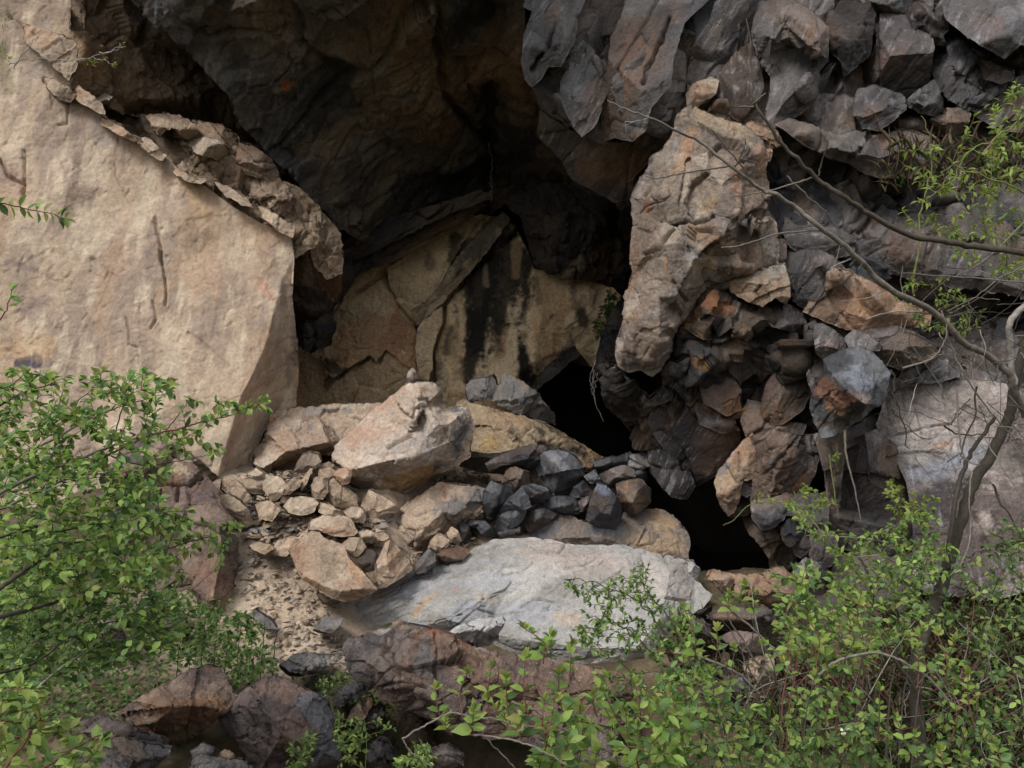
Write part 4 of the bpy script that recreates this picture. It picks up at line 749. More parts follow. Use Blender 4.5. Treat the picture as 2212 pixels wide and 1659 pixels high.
# underside that drops into the hole
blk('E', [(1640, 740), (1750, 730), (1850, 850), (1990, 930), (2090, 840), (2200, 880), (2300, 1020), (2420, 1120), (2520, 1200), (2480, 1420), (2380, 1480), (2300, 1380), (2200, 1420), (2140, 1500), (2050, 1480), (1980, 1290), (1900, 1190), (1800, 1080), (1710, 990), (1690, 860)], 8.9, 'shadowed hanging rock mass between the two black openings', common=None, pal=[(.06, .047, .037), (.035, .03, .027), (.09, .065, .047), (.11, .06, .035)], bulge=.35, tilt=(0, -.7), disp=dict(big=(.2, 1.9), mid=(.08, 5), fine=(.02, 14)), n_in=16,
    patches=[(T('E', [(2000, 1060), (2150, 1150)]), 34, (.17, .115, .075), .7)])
blk('E', [(1975, 1290), (2050, 1280), (2120, 1300), (2150, 1400), (2200, 1390), (2250, 1480), (2200, 1560), (2110, 1540), (2060, 1480), (1990, 1400)], 8.6, 'ragged black rock tip pointing down over the lower hole', pal='dark', bulge=.15)
blk('F', [(-60, 860), (60, 900), (150, 1060), (300, 1140), (400, 1150), (380, 1240), (330, 1330), (250, 1400), (100, 1500), (80, 1450), (20, 1380), (-60, 1240), (-150, 1100)], 8.7, 'dusky brown rock face above the lower black hole', pal='brown', bulge=.2, tilt=(.2, -.6))

# ---- hanging boulder with the blue face
blk('F', [(905, 490), (940, 480), (1010, 520), (1080, 580), (1115, 600), (1110, 650), (1070, 680), (960, 700), (915, 640), (900, 560)], 7.3, 'light mauve pointed stone on top of the blue faced boulder', pal='grey', bulge=.12, sp=2.2, patches=[(T('F', [(990, 620)]), 14, (.30, .20, .165), .8)])
blk('F', [(955, 705), (1010, 680), (1085, 650), (1160, 625), (1240, 665), (1300, 720), (1350, 790), (1335, 850), (1325, 930), (1290, 970), (1230, 990), (1180, 1050), (1110, 1100), (1020, 1155), (950, 1168), (905, 1080), (880, 1000), (878, 930), (920, 860), (950, 790)], 6.95, 'hanging boulder with a glossy blue grey face and rusty brown side', common=None, name='hanging_boulder', cat='boulder', pal='slate', mat=M_SLATE, bulge=.3, sp=2.1,
    inner=[(x, y, d) for x, y, d in T('F', [(1000, 790, .30), (1080, 870, .42), (1160, 945, .45), (1220, 980, .4), (1060, 720, .15), (1180, 780, .25), (1290, 850, .22), (960, 900, .2), (1010, 1040, .12), (1120, 1050, .2), (950, 1100, 0)])],
    disp=dict(big=(.03, 2.5), mid=(.02, 6), fine=(.009, 16)), tilt=(0, .1),
    patches=[(T('F', [(960, 880), (980, 940), (1080, 960)]), 20, (.17, .085, .055), .95), (T('F', [(980, 1010), (1060, 1030)]), 9, (.30, .16, .09), .8), (T('F', [(930, 1090), (1060, 1090), (1180, 1020)]), 14, 'dark', .95), (T('F', [(1220, 940), (1260, 960)]), 11, (.26, .20, .17), .8), (T('F', [(1150, 740), (1250, 820)]), 22, (.22, .235, .27), .7)])
blk('F', [(840, 500), (880, 470), (905, 500), (900, 690), (870, 700), (835, 600)], 7.5, 'thin dark upright splinter left of the mauve stone', pal='slate', bulge=.06, sp=2.2)
blk('F', [(845, 690), (900, 700), (950, 720), (930, 850), (880, 900), (860, 780)], 7.5, 'narrow brown rock sliver left of the blue faced boulder', pal='brown', bulge=.08, sp=2.2)
blk('F', [(1095, 560), (1150, 515), (1220, 550), (1300, 605), (1285, 630), (1210, 620), (1200, 660), (1130, 625)], 7.3, 'small grey gable shaped stone behind the blue faced boulder', pal='grey', bulge=.12, sp=2.2)
blk('F', [(695, -20), (760, 10), (920, 15), (1000, 60), (1050, 110), (960, 200), (900, 290), (835, 365), (760, 300), (715, 170), (700, 80)], 7.75, 'grey mauve angular rock left of the tan triangular slab', pal='grey', bulge=.25, patches=[(T('F', [(880, 100), (900, 50)]), 16, (.20, .13, .10), .7), (T('F', [(760, 220), (800, 300)]), 20, 'slate', .8)])
blk('F', [(940, 160), (1010, 110), (1130, 160), (1270, 235), (1400, 320), (1470, 350), (1620, 385), (1600, 470), (1500, 480), (1300, 480), (1180, 500), (1080, 480), (960, 440), (830, 390), (900, 280)], 7.6, 'large tan triangular slab under the bare branches', common=None, pal='tan2', bulge=.2, sp=2.3,
    inner=[(x, y, d) for x, y, d in T('F', [(1020, 150, .25), (1240, 260, .3), (1150, 300, .05), (1100, 400, .1), (1350, 400, .15), (1250, 440, .1), (1450, 400, .1), (980, 300, .05)])], tilt=(0, .1), patches=[(T('F', [(960, 300), (1000, 400)]), 26, (.15, .11, .08), .7), (T('F', [(1180, 350), (1250, 420)]), 24, (.34, .21, .12), .7)])
blk('F', [(820, 400), (960, 450), (1100, 500), (1090, 540), (980, 510), (900, 460), (830, 430)], 7.7, 'rubbly rock shelf below the tan triangular slab', pal='brown', bulge=.1, tilt=(0, .5), disp=dict(big=(.05, 3), mid=(.06, 8), fine=(.02, 18)))
blk('F', [(1180, 500), (1300, 480), (1420, 490), (1520, 520), (1440, 540), (1380, 590), (1310, 610), (1220, 550)], 7.6, 'dark brown rock bridging slab and gable stone', pal='mauve', bulge=.12)
blk('F', [(1260, 640), (1340, 590), (1430, 530), (1540, 560), (1640, 610), (1640, 700), (1560, 700), (1440, 745), (1350, 715)], 7.4, 'light brown blocky rock right of the blue faced boulder', pal='tan2', bulge=.2, patches=[(T('F', [(1350, 700), (1440, 735)]), 8, 'dark', .6), (T('F', [(1430, 600)]), 20, (.24, .19, .16), .7)])
blk('F', [(1340, 720), (1440, 750), (1560, 700), (1700, 700), (1800, 800), (1640, 830), (1540, 830), (1440, 860), (1330, 940), (1350, 820)], 7.7, 'crumbled grey rubble rock above the pale slab', pal='grey', bulge=.12, disp=dict(big=(.06, 3), mid=(.06, 7), fine=(.02, 18)))
blk('F', [(1640, 600), (2400, 500), (2400, 1100), (2150, 1200), (2000, 1150), (1880, 960), (1700, 840), (1640, 700)], 8.1, 'shaded brown rock behind the tangled twigs at the right edge', pal='mauve', bulge=.25)
blk('F', [(1350, 930), (1440, 865), (1560, 815), (1700, 850), (1900, 830), (2150, 860), (2400, 980), (2400, 1330), (2400, 2100), (2000, 2200), (1500, 2150), (1520, 1800), (1500, 1600), (1480, 1460), (1440, 1370), (1385, 1260), (1340, 1190), (1290, 1110)], 7.5, 'large pale smooth slab with a blue grey lower edge on the right', common=None, pal=[(.27, .23, .205), (.20, .172, .16), (.34, .30, .275), (.25, .175, .125)], bulge=.08, n_in=12, grow=6, nicks=(30, 26, 40, 40, 1.6, .01), tilt=(.1, .3), sp=2.3,
    disp=dict(big=(.035, 1.8), mid=(.015, 5), fine=(.009, 14)), cracks=[(T('F', [(1400, 1180), (1600, 1120), (1760, 1100), (1850, 1000)]), 2.5, .03)], patches=[(T('F', [(1500, 1640), (1900, 1600), (2300, 1560)]), 60, 'mauve', .95), (T('F', [(1500, 1850), (1900, 1900), (2300, 1850)]), 100, 'mauve', 1.0), (T('F', [(2200, 900), (2250, 1400)]), 40, 'mauve', .8), (T('F', [(1540, 1430), (1680, 1380), (1820, 1330), (1950, 1290)]), 20, (.24, .25, .28), .85), (T('F', [(1660, 1240), (1740, 1220)]), 12, (.36, .24, .16), .7), (T('F', [(1440, 1250), (1560, 1300)]), 22, (.42, .39, .37), .6), (T('F', [(1700, 1120)]), 12, (.36, .23, .16), .6)])
blk('F', [(1090, 1260), (1160, 1200), (1290, 1150), (1340, 1190), (1390, 1260), (1420, 1360), (1490, 1470), (1500, 1600), (1460, 1700), (1060, 1700), (1040, 1480), (1080, 1360)], 7.6, 'dark grey rock with an orange brown edge left of the pale slab', pal='mauve', bulge=.25, streak=(1, 1, .6), tilt=(.1, 0), patches=[(T('F', [(1330, 1230), (1360, 1320), (1340, 1400)]), 20, (.30, .185, .11), .8), (T('F', [(1400, 1400), (1470, 1500)]), 15, (.28, .18, .11), .7), (T('F', [(1160, 1260), (1250, 1400)]), 26, (.15, .14, .155), .8)])
blk('F', [(900, 1160), (1150, 1130), (1330, 1000), (1400, 960), (1330, 1130), (1250, 1180), (1100, 1240), (1050, 1350), (960, 1380)], 7.8, 'brown shaded ledge rock beneath the blue faced boulder', pal='brown', bulge=.12, tilt=(0, .4))
blk('F', [(948, 1165), (1060, 1150), (1110, 1170), (1080, 1280), (1050, 1400), (1040, 1700), (975, 1700), (965, 1450), (952, 1300)], 7.6, 'smooth tan vertical rib of rock below the hanging boulder', pal='tan2', bulge=.12, sp=2.3, disp=dict(big=(.02, 2), mid=(.015, 6), fine=(.008, 16)))
blk('F', [(275, 1470), (300, 1400), (385, 1290), (430, 1230), (490, 1170), (530, 1260), (545, 1330), (510, 1440), (425, 1440), (415, 1540), (400, 1620), (350, 1665), (300, 1590)], 7.75, 'tan curved slab standing at the right lip of the lower hole', common=None, pal='tan2', bulge=.15, sp=2.2, patches=[(T('F', [(300, 1400), (350, 1360)]), 8, (.12, .12, .13), .7)], cracks=[(T('F', [(400, 1280), (410, 1400)]), 2.5, .06)])
blk('F', [(425, 1440), (500, 1440), (510, 1500), (460, 1545), (420, 1520)], 7.8, 'small dark brown stone tucked beside the tan curved slab', pal='brown', bulge=.08, sp=2.2)
blk('F', [(490, 1200), (600, 1150), (780, 1190), (930, 1185), (910, 1300), (880, 1400), (840, 1480), (780, 1590), (680, 1650), (560, 1640), (500, 1560), (515, 1440), (548, 1330), (520, 1260)], 7.6, 'grey tan creased rock face with an orange spot', pal=[(.25, .205, .175), (.17, .14, .125), (.31, .265, .225), (.26, .15, .09)], bulge=.25, sp=2.2, strata=(48, 2.2), disp=dict(big=(.08, 2.4), mid=(.04, 6), fine=(.012, 16)),
    patches=[(T('F', [(820, 1430), (800, 1500), (760, 1570)]), 12, (.42, .17, .05), 1.0, .12), (T('F', [(540, 1200)]), 10, (.26, .2, .16), .7)], cracks=[(T('F', [(760, 1220), (640, 1330), (560, 1420)]), 3, .06)])
blk('I', [(300, -30), (480, -40), (520, 10), (430, 50), (370, 55), (320, 15)], 7.9, 'small tan rock hanging at the rim of the lower hole', pal='tan2', bulge=.1, sp=2.2)
blk('I', [(500, -20), (700, -50), (760, -20), (700, 60), (610, 128), (560, 132), (515, 80)], 7.5, 'grey tan rock lump below the creased rock face', pal='grey', bulge=.18, sp=2.2)
blk('I', [(430, 60), (510, 60), (560, 130), (640, 180), (720, 250), (770, 300), (765, 385), (690, 400), (610, 380), (600, 320), (555, 240), (490, 180)], 7.9, 'tan rock rim on the right side of the lower black hole', pal='tan2', bulge=.2, tilt=(.5, 0), sp=2.2)
blk('I', [(690, 140), (740, 90), (820, 75), (840, 150), (790, 200), (735, 245), (695, 200)], 7.4, 'rounded dark grey stone in the right rock pile', pal='slate', bulge=.15, sp=2.2)
blk('I', [(765, 235), (820, 180), (880, 170), (910, 240), (890, 310), (830, 320), (780, 295)], 7.4, 'rounded grey brown stone in the right rock pile', pal='mauve', bulge=.12, sp=2.2)
blk('I', [(870, 195), (930, 165), (1010, 180), (1020, 290), (980, 360), (920, 380), (870, 310)], 7.3, 'round purple brown stone beside the rounded ones', pal='mauve', bulge=.15, sp=2.2)
blk('I', [(770, 400), (840, 350), (920, 370), (950, 420), (880, 480), (800, 450)], 7.2, 'light brown block low in the right rock pile', pal='grey', bulge=.12, sp=2.2)
blk('I', [(700, -60), (900, -60), (960, 0), (960, 100), (900, 170), (820, 130), (780, 60), (720, 60)], 7.5, 'pinkish brown rock above the rounded stones', pal='mauve', bulge=.2)
blk('I', [(960, -80), (1500, -80), (1760, -60), (1780, 260), (1500, 300), (1250, 280), (1020, 260), (960, 120)], 7.7, 'dark purple grey rock wall behind the green saplings', pal='mauve', bulge=.25, patches=[(T('I', [(1300, 100)]), 34, 'slate', .7)])
blk('I', [(1700, -100), (2400, -100), (2400, 260), (1760, 280)], 8.0, 'shaded rocky bank behind the tree trunk', pal='mauve', bulge=.2)
# foot of the right cliff
rock('rock_bank', 'low brown rock bank under the right-hand shrubs', 'rock bank', T('I', [(640, 420), (800, 460), (1000, 320), (1300, 260), (2500, 200), (2500, 1900), (600, 1900), (640, 700)]), 7.2, .3, tilt=(0, .6), pal=[(.085, .072, .066), (.055, .05, .048), (.13, .11, .098), (.12, .08, .055)], sp=4)
# ================================================================ fallen boulders
def bld(t, pts, Y, label, **k):
    kw = dict(bulge=.28, pal='tan', sp=2.3, disp=dict(big=(.05, 2.4), mid=(.022, 6), fine=(.010, 16)), thick=None); kw.update(k)
    nm = kw.pop('name', 'boulder'); ct = kw.pop('cat', 'boulder')
    return rock(nm, label, ct, T(t, pts), Y, **kw)
inn = lambda t, pts: [(x, y, d) for x, y, d in T(t, pts)]
bld('X', [(600, 886), (650, 880), (720, 872), (770, 871), (830, 870), (880, 880), (880, 940), (800, 960), (735, 953), (720, 968), (718, 985), (690, 984), (650, 1000), (632, 1018), (615, 1033), (585, 1030), (560, 1022), (546, 1002), (552, 975), (566, 955), (578, 915), (586, 893)], 8.9, 'long pinkish tan slab lying left of the big pointed boulder',
    inner=inn('J', [(220, 290, .5), (280, 320, .55), (360, 270, .55), (450, 195, .55), (600, 165, .55), (760, 125, .55), (300, 370, .15), (400, 370, .0), (480, 300, .05), (600, 215, .1), (300, 60, .2), (600, 20, .2), (700, -80, .0), (400, -60, .05)]), tilt=(0, .3),
    pal=[(.39, .30, .225), (.32, .24, .18), (.44, .36, .28), (.32, .2, .12)], patches=[(T('J', [(330, 350), (480, 260), (700, 190)]), 14, (.30, .19, .09), .7), (T('D', [(1950, 1010), (2200, 1010)]), 7, (.25, .24, .23), .7), (T('D', [(1960, 1110)]), 4, (.15, .14, .15), .7)], autoin=False)
bld('E', [(395, 900), (420, 830), (445, 770), (470, 742), (505, 775), (540, 805), (560, 860), (480, 900)], 9.1, 'small pale pointed stone poking up behind the big boulder', pal=[(.34, .29, .24), (.27, .22, .18), (.4, .35, .3), (.3, .2, .13)], bulge=.12)
bld('X', [(866, 836), (884, 826), (910, 824), (936, 823), (951, 838), (957, 850), (954, 870), (966, 880), (990, 876), (1014, 880), (1022, 905), (1026, 930), (1018, 965), (1018, 985), (985, 1008), (960, 1018), (938, 1028), (920, 1042), (905, 1050), (885, 1062), (866, 1070), (845, 1068), (830, 1076), (800, 1070), (768, 1060), (745, 1040), (728, 1025), (717, 1005), (715, 980), (728, 958), (745, 940), (775, 912), (800, 885), (835, 862), (850, 850)], 8.35,
    'big pointed tan boulder with pinkish top and golden brown underside', autoin=False, tilt=(0, .15), sp=2.0,
    inner=inn('J', [(800, 260, .35), (920, 335, .55), (1010, 315, .6), (1110, 290, .62), (1250, 255, .62), (1400, 225, .6), (1500, 195, .5), (1515, 255, .4), (920, 420, .3), (1010, 480, .15), (1190, 500, .15), (1100, 420, .3), (1300, 430, .25), (1450, 370, .2), (1130, 360, .35),
                    (1200, 100, .45), (1000, 180, .45), (880, 180, .3), (1380, 60, .45), (1290, -120, .2), (1200, -60, .2), (1050, 20, .25), (1420, -20, .12)]) + inn('E', [(500, 960, .30), (560, 980, .22), (600, 1050, .38), (640, 1100, .4), (490, 1080, .5), (560, 1180, .45), (520, 860, .25), (640, 900, .2), (760, 1050, .25), (740, 1200, .2), (700, 1100, .3), (820, 1150, .1), (700, 1320, .1), (400, 1000, .4)]),
    pal=[(.43, .335, .26), (.36, .265, .20), (.47, .39, .32), (.42, .24, .15)], disp=dict(big=(.025, 2), mid=(.016, 5), fine=(.009, 15)),
    patches=[(T('J', [(1180, 440), (1450, 380)]), 26, (.34, .205, .095), .85), (T('J', [(960, 450), (1080, 440)]), 22, (.17, .125, .09), .7), (T('E', [(740, 1010), (800, 1100), (760, 1280)]), 20, (.10, .095, .10), .9), (T('E', [(700, 1350), (640, 1360)]), 12, (.09, .08, .075), .8), (T('E', [(690, 1130), (640, 1230)]), 9, (.18, .125, .09), .8),
             (T('E', [(100, 1200), (330, 1150)]), 22, (.42, .27, .19), .7), (T('E', [(350, 960), (260, 1000)]), 12, (.42, .26, .18), .6), (T('E', [(380, 1260), (560, 1170), (560, 1250)]), 18, (.33, .30, .28), .6), (T('E', [(530, 1110), (600, 1100)]), 8, (.26, .28, .27), .7), (T('E', [(540, 1000), (560, 1060)]), 8, (.20, .17, .14), .7), (T('E', [(515, 1110)]), 3, (.5, .2, .06), .8)],
    cracks=[(T('E', [(330, 1250), (470, 1170), (470, 1090), (490, 990), (590, 990)]), 3.5, .07), (T('E', [(490, 960), (560, 940), (590, 990)]), 3, .05)])
bld('E', [(735, 995), (760, 960), (800, 938), (850, 965), (920, 980), (1000, 1000), (1100, 1030), (1200, 1060), (1300, 1095), (1400, 1140), (1500, 1190), (1600, 1260), (1695, 1320), (1640, 1360), (1500, 1380), (1300, 1330), (1150, 1290), (1000, 1330), (900, 1330), (840, 1290), (860, 1200), (800, 1040)], 9.5,
    'tan mound with black stains sloping down behind the big boulder', pal=[(.34, .25, .16), (.28, .195, .125), (.39, .30, .20), (.33, .20, .10)], bulge=.3, tilt=(0, .5), patches=[(T('E', [(1100, 1150), (1180, 1230)]), 14, (.06, .045, .04), .9), (T('E', [(1260, 1130), (1290, 1160)]), 8, (.06, .05, .04), .85), (T('E', [(1480, 1260), (1560, 1290)]), 16, BLK, .85),
             (T('E', [(1360, 1140), (1500, 1210), (1660, 1320)]), 7, (.05, .05, .045), .8), (T('E', [(1280, 1220), (1400, 1270)]), 12, (.08, .06, .045), .8), (T('E', [(800, 1060), (830, 1230)]), 10, (.11, .10, .10), .8), (T('E', [(960, 1210)]), 18, (.40, .27, .12), .7)])
bld('E', [(975, 950), (1000, 880), (1040, 790), (1070, 775), (1110, 800), (1190, 840), (1260, 895), (1310, 960), (1380, 1050), (1380, 1110), (1300, 1090), (1220, 1060), (1130, 1030), (1060, 990), (1020, 985)], 9.8, 'dark grey rock leaning against the back wall beside the hole', pal=[(.14, .135, .13), (.09, .085, .085), (.20, .19, .18), (.24, .17, .11)], bulge=.2, tilt=(-.3, .1), patches=[(T('E', [(1060, 790), (1000, 930)]), 5, (.28, .22, .16), .8)])
bld('E', [(800, 860), (860, 810), (980, 790), (1020, 860), (980, 950), (900, 960), (820, 960)], 10.2, 'smooth grey brown rock foot of the back wall left of the leaning rock', pal='grey', bulge=.12)
bld('E', [(1310, 740), (1440, 640), (1500, 600), (1540, 660), (1440, 740), (1360, 810), (1250, 890), (1240, 870)], 10.9, 'slanting dark lip of rock along the top of the black cave hole', pal='dark', bulge=.08, thick=1.2)

# dark slate pile
DP = dict(pal='slate', mat=M_SLATE, bulge=.17, grow=3, scr=.35, fcw=2.0, jag=.7, slope=(1, 3), sp=2.0, disp=dict(big=(.02, 3), mid=(.006, 7), fine=(.004, 18)), cat='stone', name='slate_stone')
for t, pts, Y, lab, k in [
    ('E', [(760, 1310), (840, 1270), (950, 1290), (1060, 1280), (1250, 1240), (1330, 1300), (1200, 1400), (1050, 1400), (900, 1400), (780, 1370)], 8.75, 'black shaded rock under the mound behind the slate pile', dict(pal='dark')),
    ('E', [(940, 1345), (1000, 1310), (1060, 1285), (1150, 1250), (1230, 1232), (1300, 1240), (1360, 1270), (1280, 1320), (1240, 1380), (1130, 1350), (1040, 1360), (970, 1400)], 8.4, 'thin blue grey sheet of slate capping the dark pile', dict(bulge=.1)),
    ('E', [(1245, 1325), (1290, 1290), (1390, 1260), (1470, 1290), (1530, 1340), (1555, 1420), (1540, 1500), (1480, 1560), (1400, 1560), (1340, 1520), (1290, 1440), (1260, 1380)], 8.3, 'round wrinkled blue grey boulder in the middle of the dark pile', dict(bulge=.3, patches=[(T('E', [(1300, 1320), (1480, 1380)]), 22, (.20, .205, .22), .7)])),
    ('E', [(1040, 1480), (1075, 1385), (1130, 1375), (1200, 1410), (1215, 1470), (1160, 1530), (1110, 1565)], 8.2, 'rust brown angular stone on the left of the dark pile', dict(pal='brown')),
    ('E', [(925, 1600), (935, 1520), (975, 1465), (1030, 1490), (1095, 1505), (1100, 1560), (1060, 1620), (1000, 1680), (935, 1690)], 7.95, 'upright bluish slate plate at the left end of the dark pile', {}),
    ('E', [(1020, 1655), (1080, 1580), (1160, 1505), (1200, 1560), (1215, 1620), (1130, 1660), (1050, 1690)], 7.9, 'leaning grey slate plate second from the left in the pile', {}),
    ('E', [(1165, 1495), (1240, 1480), (1310, 1500), (1350, 1540), (1300, 1590), (1220, 1610), (1180, 1560)], 8.0, 'small dark slate stone beneath the round wrinkled boulder', {}),
    ('E', [(1270, 1700), (1590, 1659), (1585, 1600), (1500, 1560), (1350, 1560), (1230, 1640)], 8.1, 'flat grey slate chunk low in the middle of the pile', dict(bulge=.1)),
    ('E', [(1470, 1545), (1500, 1500), (1560, 1455), (1625, 1495), (1580, 1540), (1520, 1560)], 8.05, 'small smooth grey slate wedge right of the round boulder', {}),
    ('E', [(1530, 1590), (1570, 1560), (1605, 1570), (1590, 1640), (1530, 1650)], 7.95, 'little brown grey cube of stone left of the blue pyramid', dict(pal='mauve')),
    ('E', [(1575, 1700), (1600, 1600), (1645, 1478), (1700, 1500), (1780, 1580), (1790, 1680), (1760, 1760), (1700, 1790), (1620, 1720)], 7.75, 'blue grey pyramid shaped slate at the right front of the pile', dict(bulge=.22, patches=[(T('E', [(1640, 1500), (1700, 1530)]), 12, (.16, .18, .24), .7)])),
    ('E', [(1600, 1345), (1680, 1320), (1760, 1310), (1845, 1275), (1865, 1320), (1800, 1370), (1700, 1410), (1610, 1400)], 8.5, 'long thin grey slab on the top right of the pile', {}),
    ('E', [(1845, 1370), (1850, 1300), (1925, 1285), (1988, 1312), (1970, 1360), (1920, 1385), (1870, 1395)], 8.4, 'flat topped grey stone at the far top right of the pile', dict(pal='grey')),
    ('E', [(1640, 1425), (1700, 1400), (1780, 1370), (1860, 1365), (1880, 1430), (1800, 1450), (1780, 1500), (1700, 1500)], 8.25, 'wedge of mauve slate under the long thin slab', dict(pal='mauve')),
    ('E', [(1765, 1480), (1830, 1460), (1925, 1450), (1965, 1520), (1975, 1590), (1900, 1660), (1850, 1670), (1790, 1600)], 8.0, 'blocky brown stone with a rust stripe at the right of the pile', dict(pal='brown', patches=[(T('E', [(1830, 1470), (1820, 1540)]), 7, (.32, .16, .09), .8)])),
    ('E', [(1870, 1390), (1950, 1400), (1960, 1460), (1870, 1450)], 8.3, 'small dark stone squeezed above the rust striped block', {}),
    ('E', [(1580, 1350), (1610, 1355), (1600, 1400), (1560, 1395)], 8.35, 'tiny orange red stone chip at the end of the thin slab', dict(pal='rust', bulge=.05)),
    ('E', [(1560, 1430), (1620, 1400), (1700, 1490), (1650, 1480), (1600, 1470)], 8.15, 'sharp black sliver between pyramid and wedge', dict(bulge=.06)),
    ('H', [(820, 120), (850, 95), (920, 100), (930, 130), (880, 140)], 7.9, 'thin grey flake left of the big curved slate plates', dict(bulge=.05)),
    ('H', [(885, 140), (930, 105), (970, 140), (995, 185), (930, 190)], 7.85, 'small triangular slate flake in front of the pile', dict(bulge=.06)),
    ('H', [(985, 150), (1010, 90), (1060, 50), (1130, 25), (1195, 20), (1170, 90), (1130, 125), (1060, 155), (1015, 165)], 7.8, 'wide curved grey slate plate at the front of the pile', dict(bulge=.12)),
    ('H', [(1015, 175), (1080, 150), (1150, 140), (1140, 170), (1060, 195)], 7.75, 'low dark slate stone touching the pale grey slab', dict(bulge=.08)),
    ('H', [(1190, 40), (1300, 20), (1390, 50), (1320, 110), (1230, 180), (1180, 120)], 8.0, 'dark slate rubble stone between pile and smooth slab rock', dict(bulge=.12)),
    ('H', [(745, 100), (790, 90), (830, 150), (870, 230), (850, 285), (790, 230), (760, 170)], 7.9, 'dark vertical stone where tan rubble meets the slate pile', dict(pal='dark', bulge=.1)),
]:
    kw = dict(DP); kw.update(k); bld(t, pts, Y, lab, **kw)
bld('H', [(1190, 215), (1230, 165), (1300, 100), (1350, 70), (1400, 58), (1470, 62), (1550, 92), (1640, 110), (1720, 100), (1790, 50), (1850, 12), (1960, 15), (2060, 25), (2120, 60), (2170, 110), (2215, 170), (2230, 230), (2215, 345), (2080, 320), (1950, 290), (1780, 262), (1560, 262), (1340, 228)], 8.1,
    'smooth brown and tan slab rock behind the pale grey slab', pal=[(.20, .165, .14), (.14, .125, .12), (.26, .21, .17), (.30, .2, .12)], bulge=.25, tilt=(0, .7), thick=.8, patches=[(T('H', [(2000, 60), (2100, 130), (2150, 260)]), 26, (.37, .265, .17), .85), (T('H', [(1900, 240), (2100, 290)]), 22, (.36, .26, .17), .8), (T('H', [(1250, 190), (1380, 130)]), 18, (.13, .13, .14), .8), (T('H', [(1410, 80)]), 6, (.32, .13, .08), .8), (T('H', [(1640, 130), (1760, 150)]), 16, (.13, .15, .18), .7)])

# the great pale slab
slab = T('H', [(1085, 205), (1200, 203), (1340, 214), (1450, 235), (1560, 252), (1680, 248), (1780, 250), (1870, 262), (1950, 282), (2080, 312), (2212, 352)]) + T('I', [(100, 420), (130, 470), (165, 490), (195, 530), (243, 560), (225, 600), (190, 640), (130, 710), (60, 790), (-20, 890)]) + \
       T('H', [(2100, 990), (1900, 1060), (1700, 1110), (1500, 1130), (1200, 1060), (1000, 970), (700, 860), (380, 800), (180, 800), (60, 850), (20, 800), (10, 740), (30, 700), (110, 640), (200, 560), (300, 480), (400, 430), (500, 390), (640, 345), (760, 310), (880, 262), (980, 215)])
rock('pale_slab', 'huge pale blue grey slab of rock in the lower middle', 'boulder', slab, 7.1, .12, tilt=(0, .8), pal=[(.35, .335, .315), (.28, .262, .24), (.41, .39, .365), (.36, .29, .23)], mat=M_PALE, sp=1.9, thick=.7, cscale=1.2,
     disp=dict(big=(.018, 1.2), mid=(.010, 4.2), fine=(.008, 12)), strata=(28, 2.4), fcw=.35, n_in=20, inner=inn('H', [(1200, 300, .22), (1500, 330, .26), (1800, 340, .24), (2100, 420, .2), (700, 440, .2), (950, 380, .22), (450, 560, .2), (250, 680, .12), (900, 600, .34), (1300, 600, .38), (1700, 600, .36), (2050, 700, .3), (700, 720, .34), (1200, 850, .4), (1600, 900, .4), (1900, 900, .35)]),
     patches=[(T('H', [(330, 560), (700, 470), (1000, 490)]), 40, (.33, .34, .37), .5), (T('H', [(760, 690), (1000, 640), (1350, 680)]), 26, (.33, .345, .38), .5), (T('H', [(480, 700), (560, 600), (620, 560)]), 13, (.42, .27, .15), .8), (T('H', [(220, 600), (300, 560)]), 12, (.40, .27, .16), .7), (T('H', [(1250, 280), (1700, 330)]), 34, (.44, .36, .31), .55),
              (T('H', [(1900, 400), (2100, 560)]), 40, (.46, .41, .37), .6), (T('H', [(200, 720), (420, 640)]), 22, (.25, .225, .21), .7), (T('H', [(100, 630), (150, 650)]), 13, (.20, .19, .19), .8), (T('H', [(60, 720)]), 16, (.36, .26, .19), .7), (T('H', [(1400, 700), (1500, 720)]), 16, (.46, .36, .27), .6), (T('H', [(760, 530), (740, 540)]), 4, (.45, .16, .08), .7), (T('H', [(900, 570), (1000, 610)]), 14, (.44, .37, .29), .5)],
     scr=.3, nicks=(120, 34, 24, 14, 1.3, .011), cracks=[(T('H', [(500, 420), (600, 418), (710, 410)]), 2.4, .07), (T('H', [(320, 600), (450, 560), (560, 500)]), 2, .04), (T('H', [(440, 550), (560, 510)]), 2, .04), (T('H', [(1160, 640), (1230, 590), (1300, 590), (1370, 605)]), 2, .05), (T('H', [(980, 560), (1060, 540), (1100, 480)]), 1.8, .03),
             (T('H', [(900, 300), (1000, 270), (1050, 250)]), 1.8, .04), (T('H', [(1970, 570), (2100, 590), (2212, 600)]), 2.2, .04), (T('H', [(1180, 670), (1000, 690), (900, 660)]), 2, .03), (T('H', [(740, 680), (830, 600), (930, 590)]), 1.8, .03), (T('H', [(1400, 300), (1440, 240)]), 2, .03), (T('H', [(2060, 310), (2090, 370)]), 2.2, .05),
             (T('H', [(1440, 400), (1560, 380), (1640, 330)]), 1.8, .03), (T('H', [(700, 470), (800, 420), (860, 380)]), 1.6, .03), (T('H', [(1040, 440), (1160, 420), (1240, 360)]), 1.6, .03), (T('H', [(1560, 560), (1700, 470), (1790, 420)]), 1.8, .03), (T('H', [(620, 740), (700, 700), (790, 690)]), 1.8, .035)])
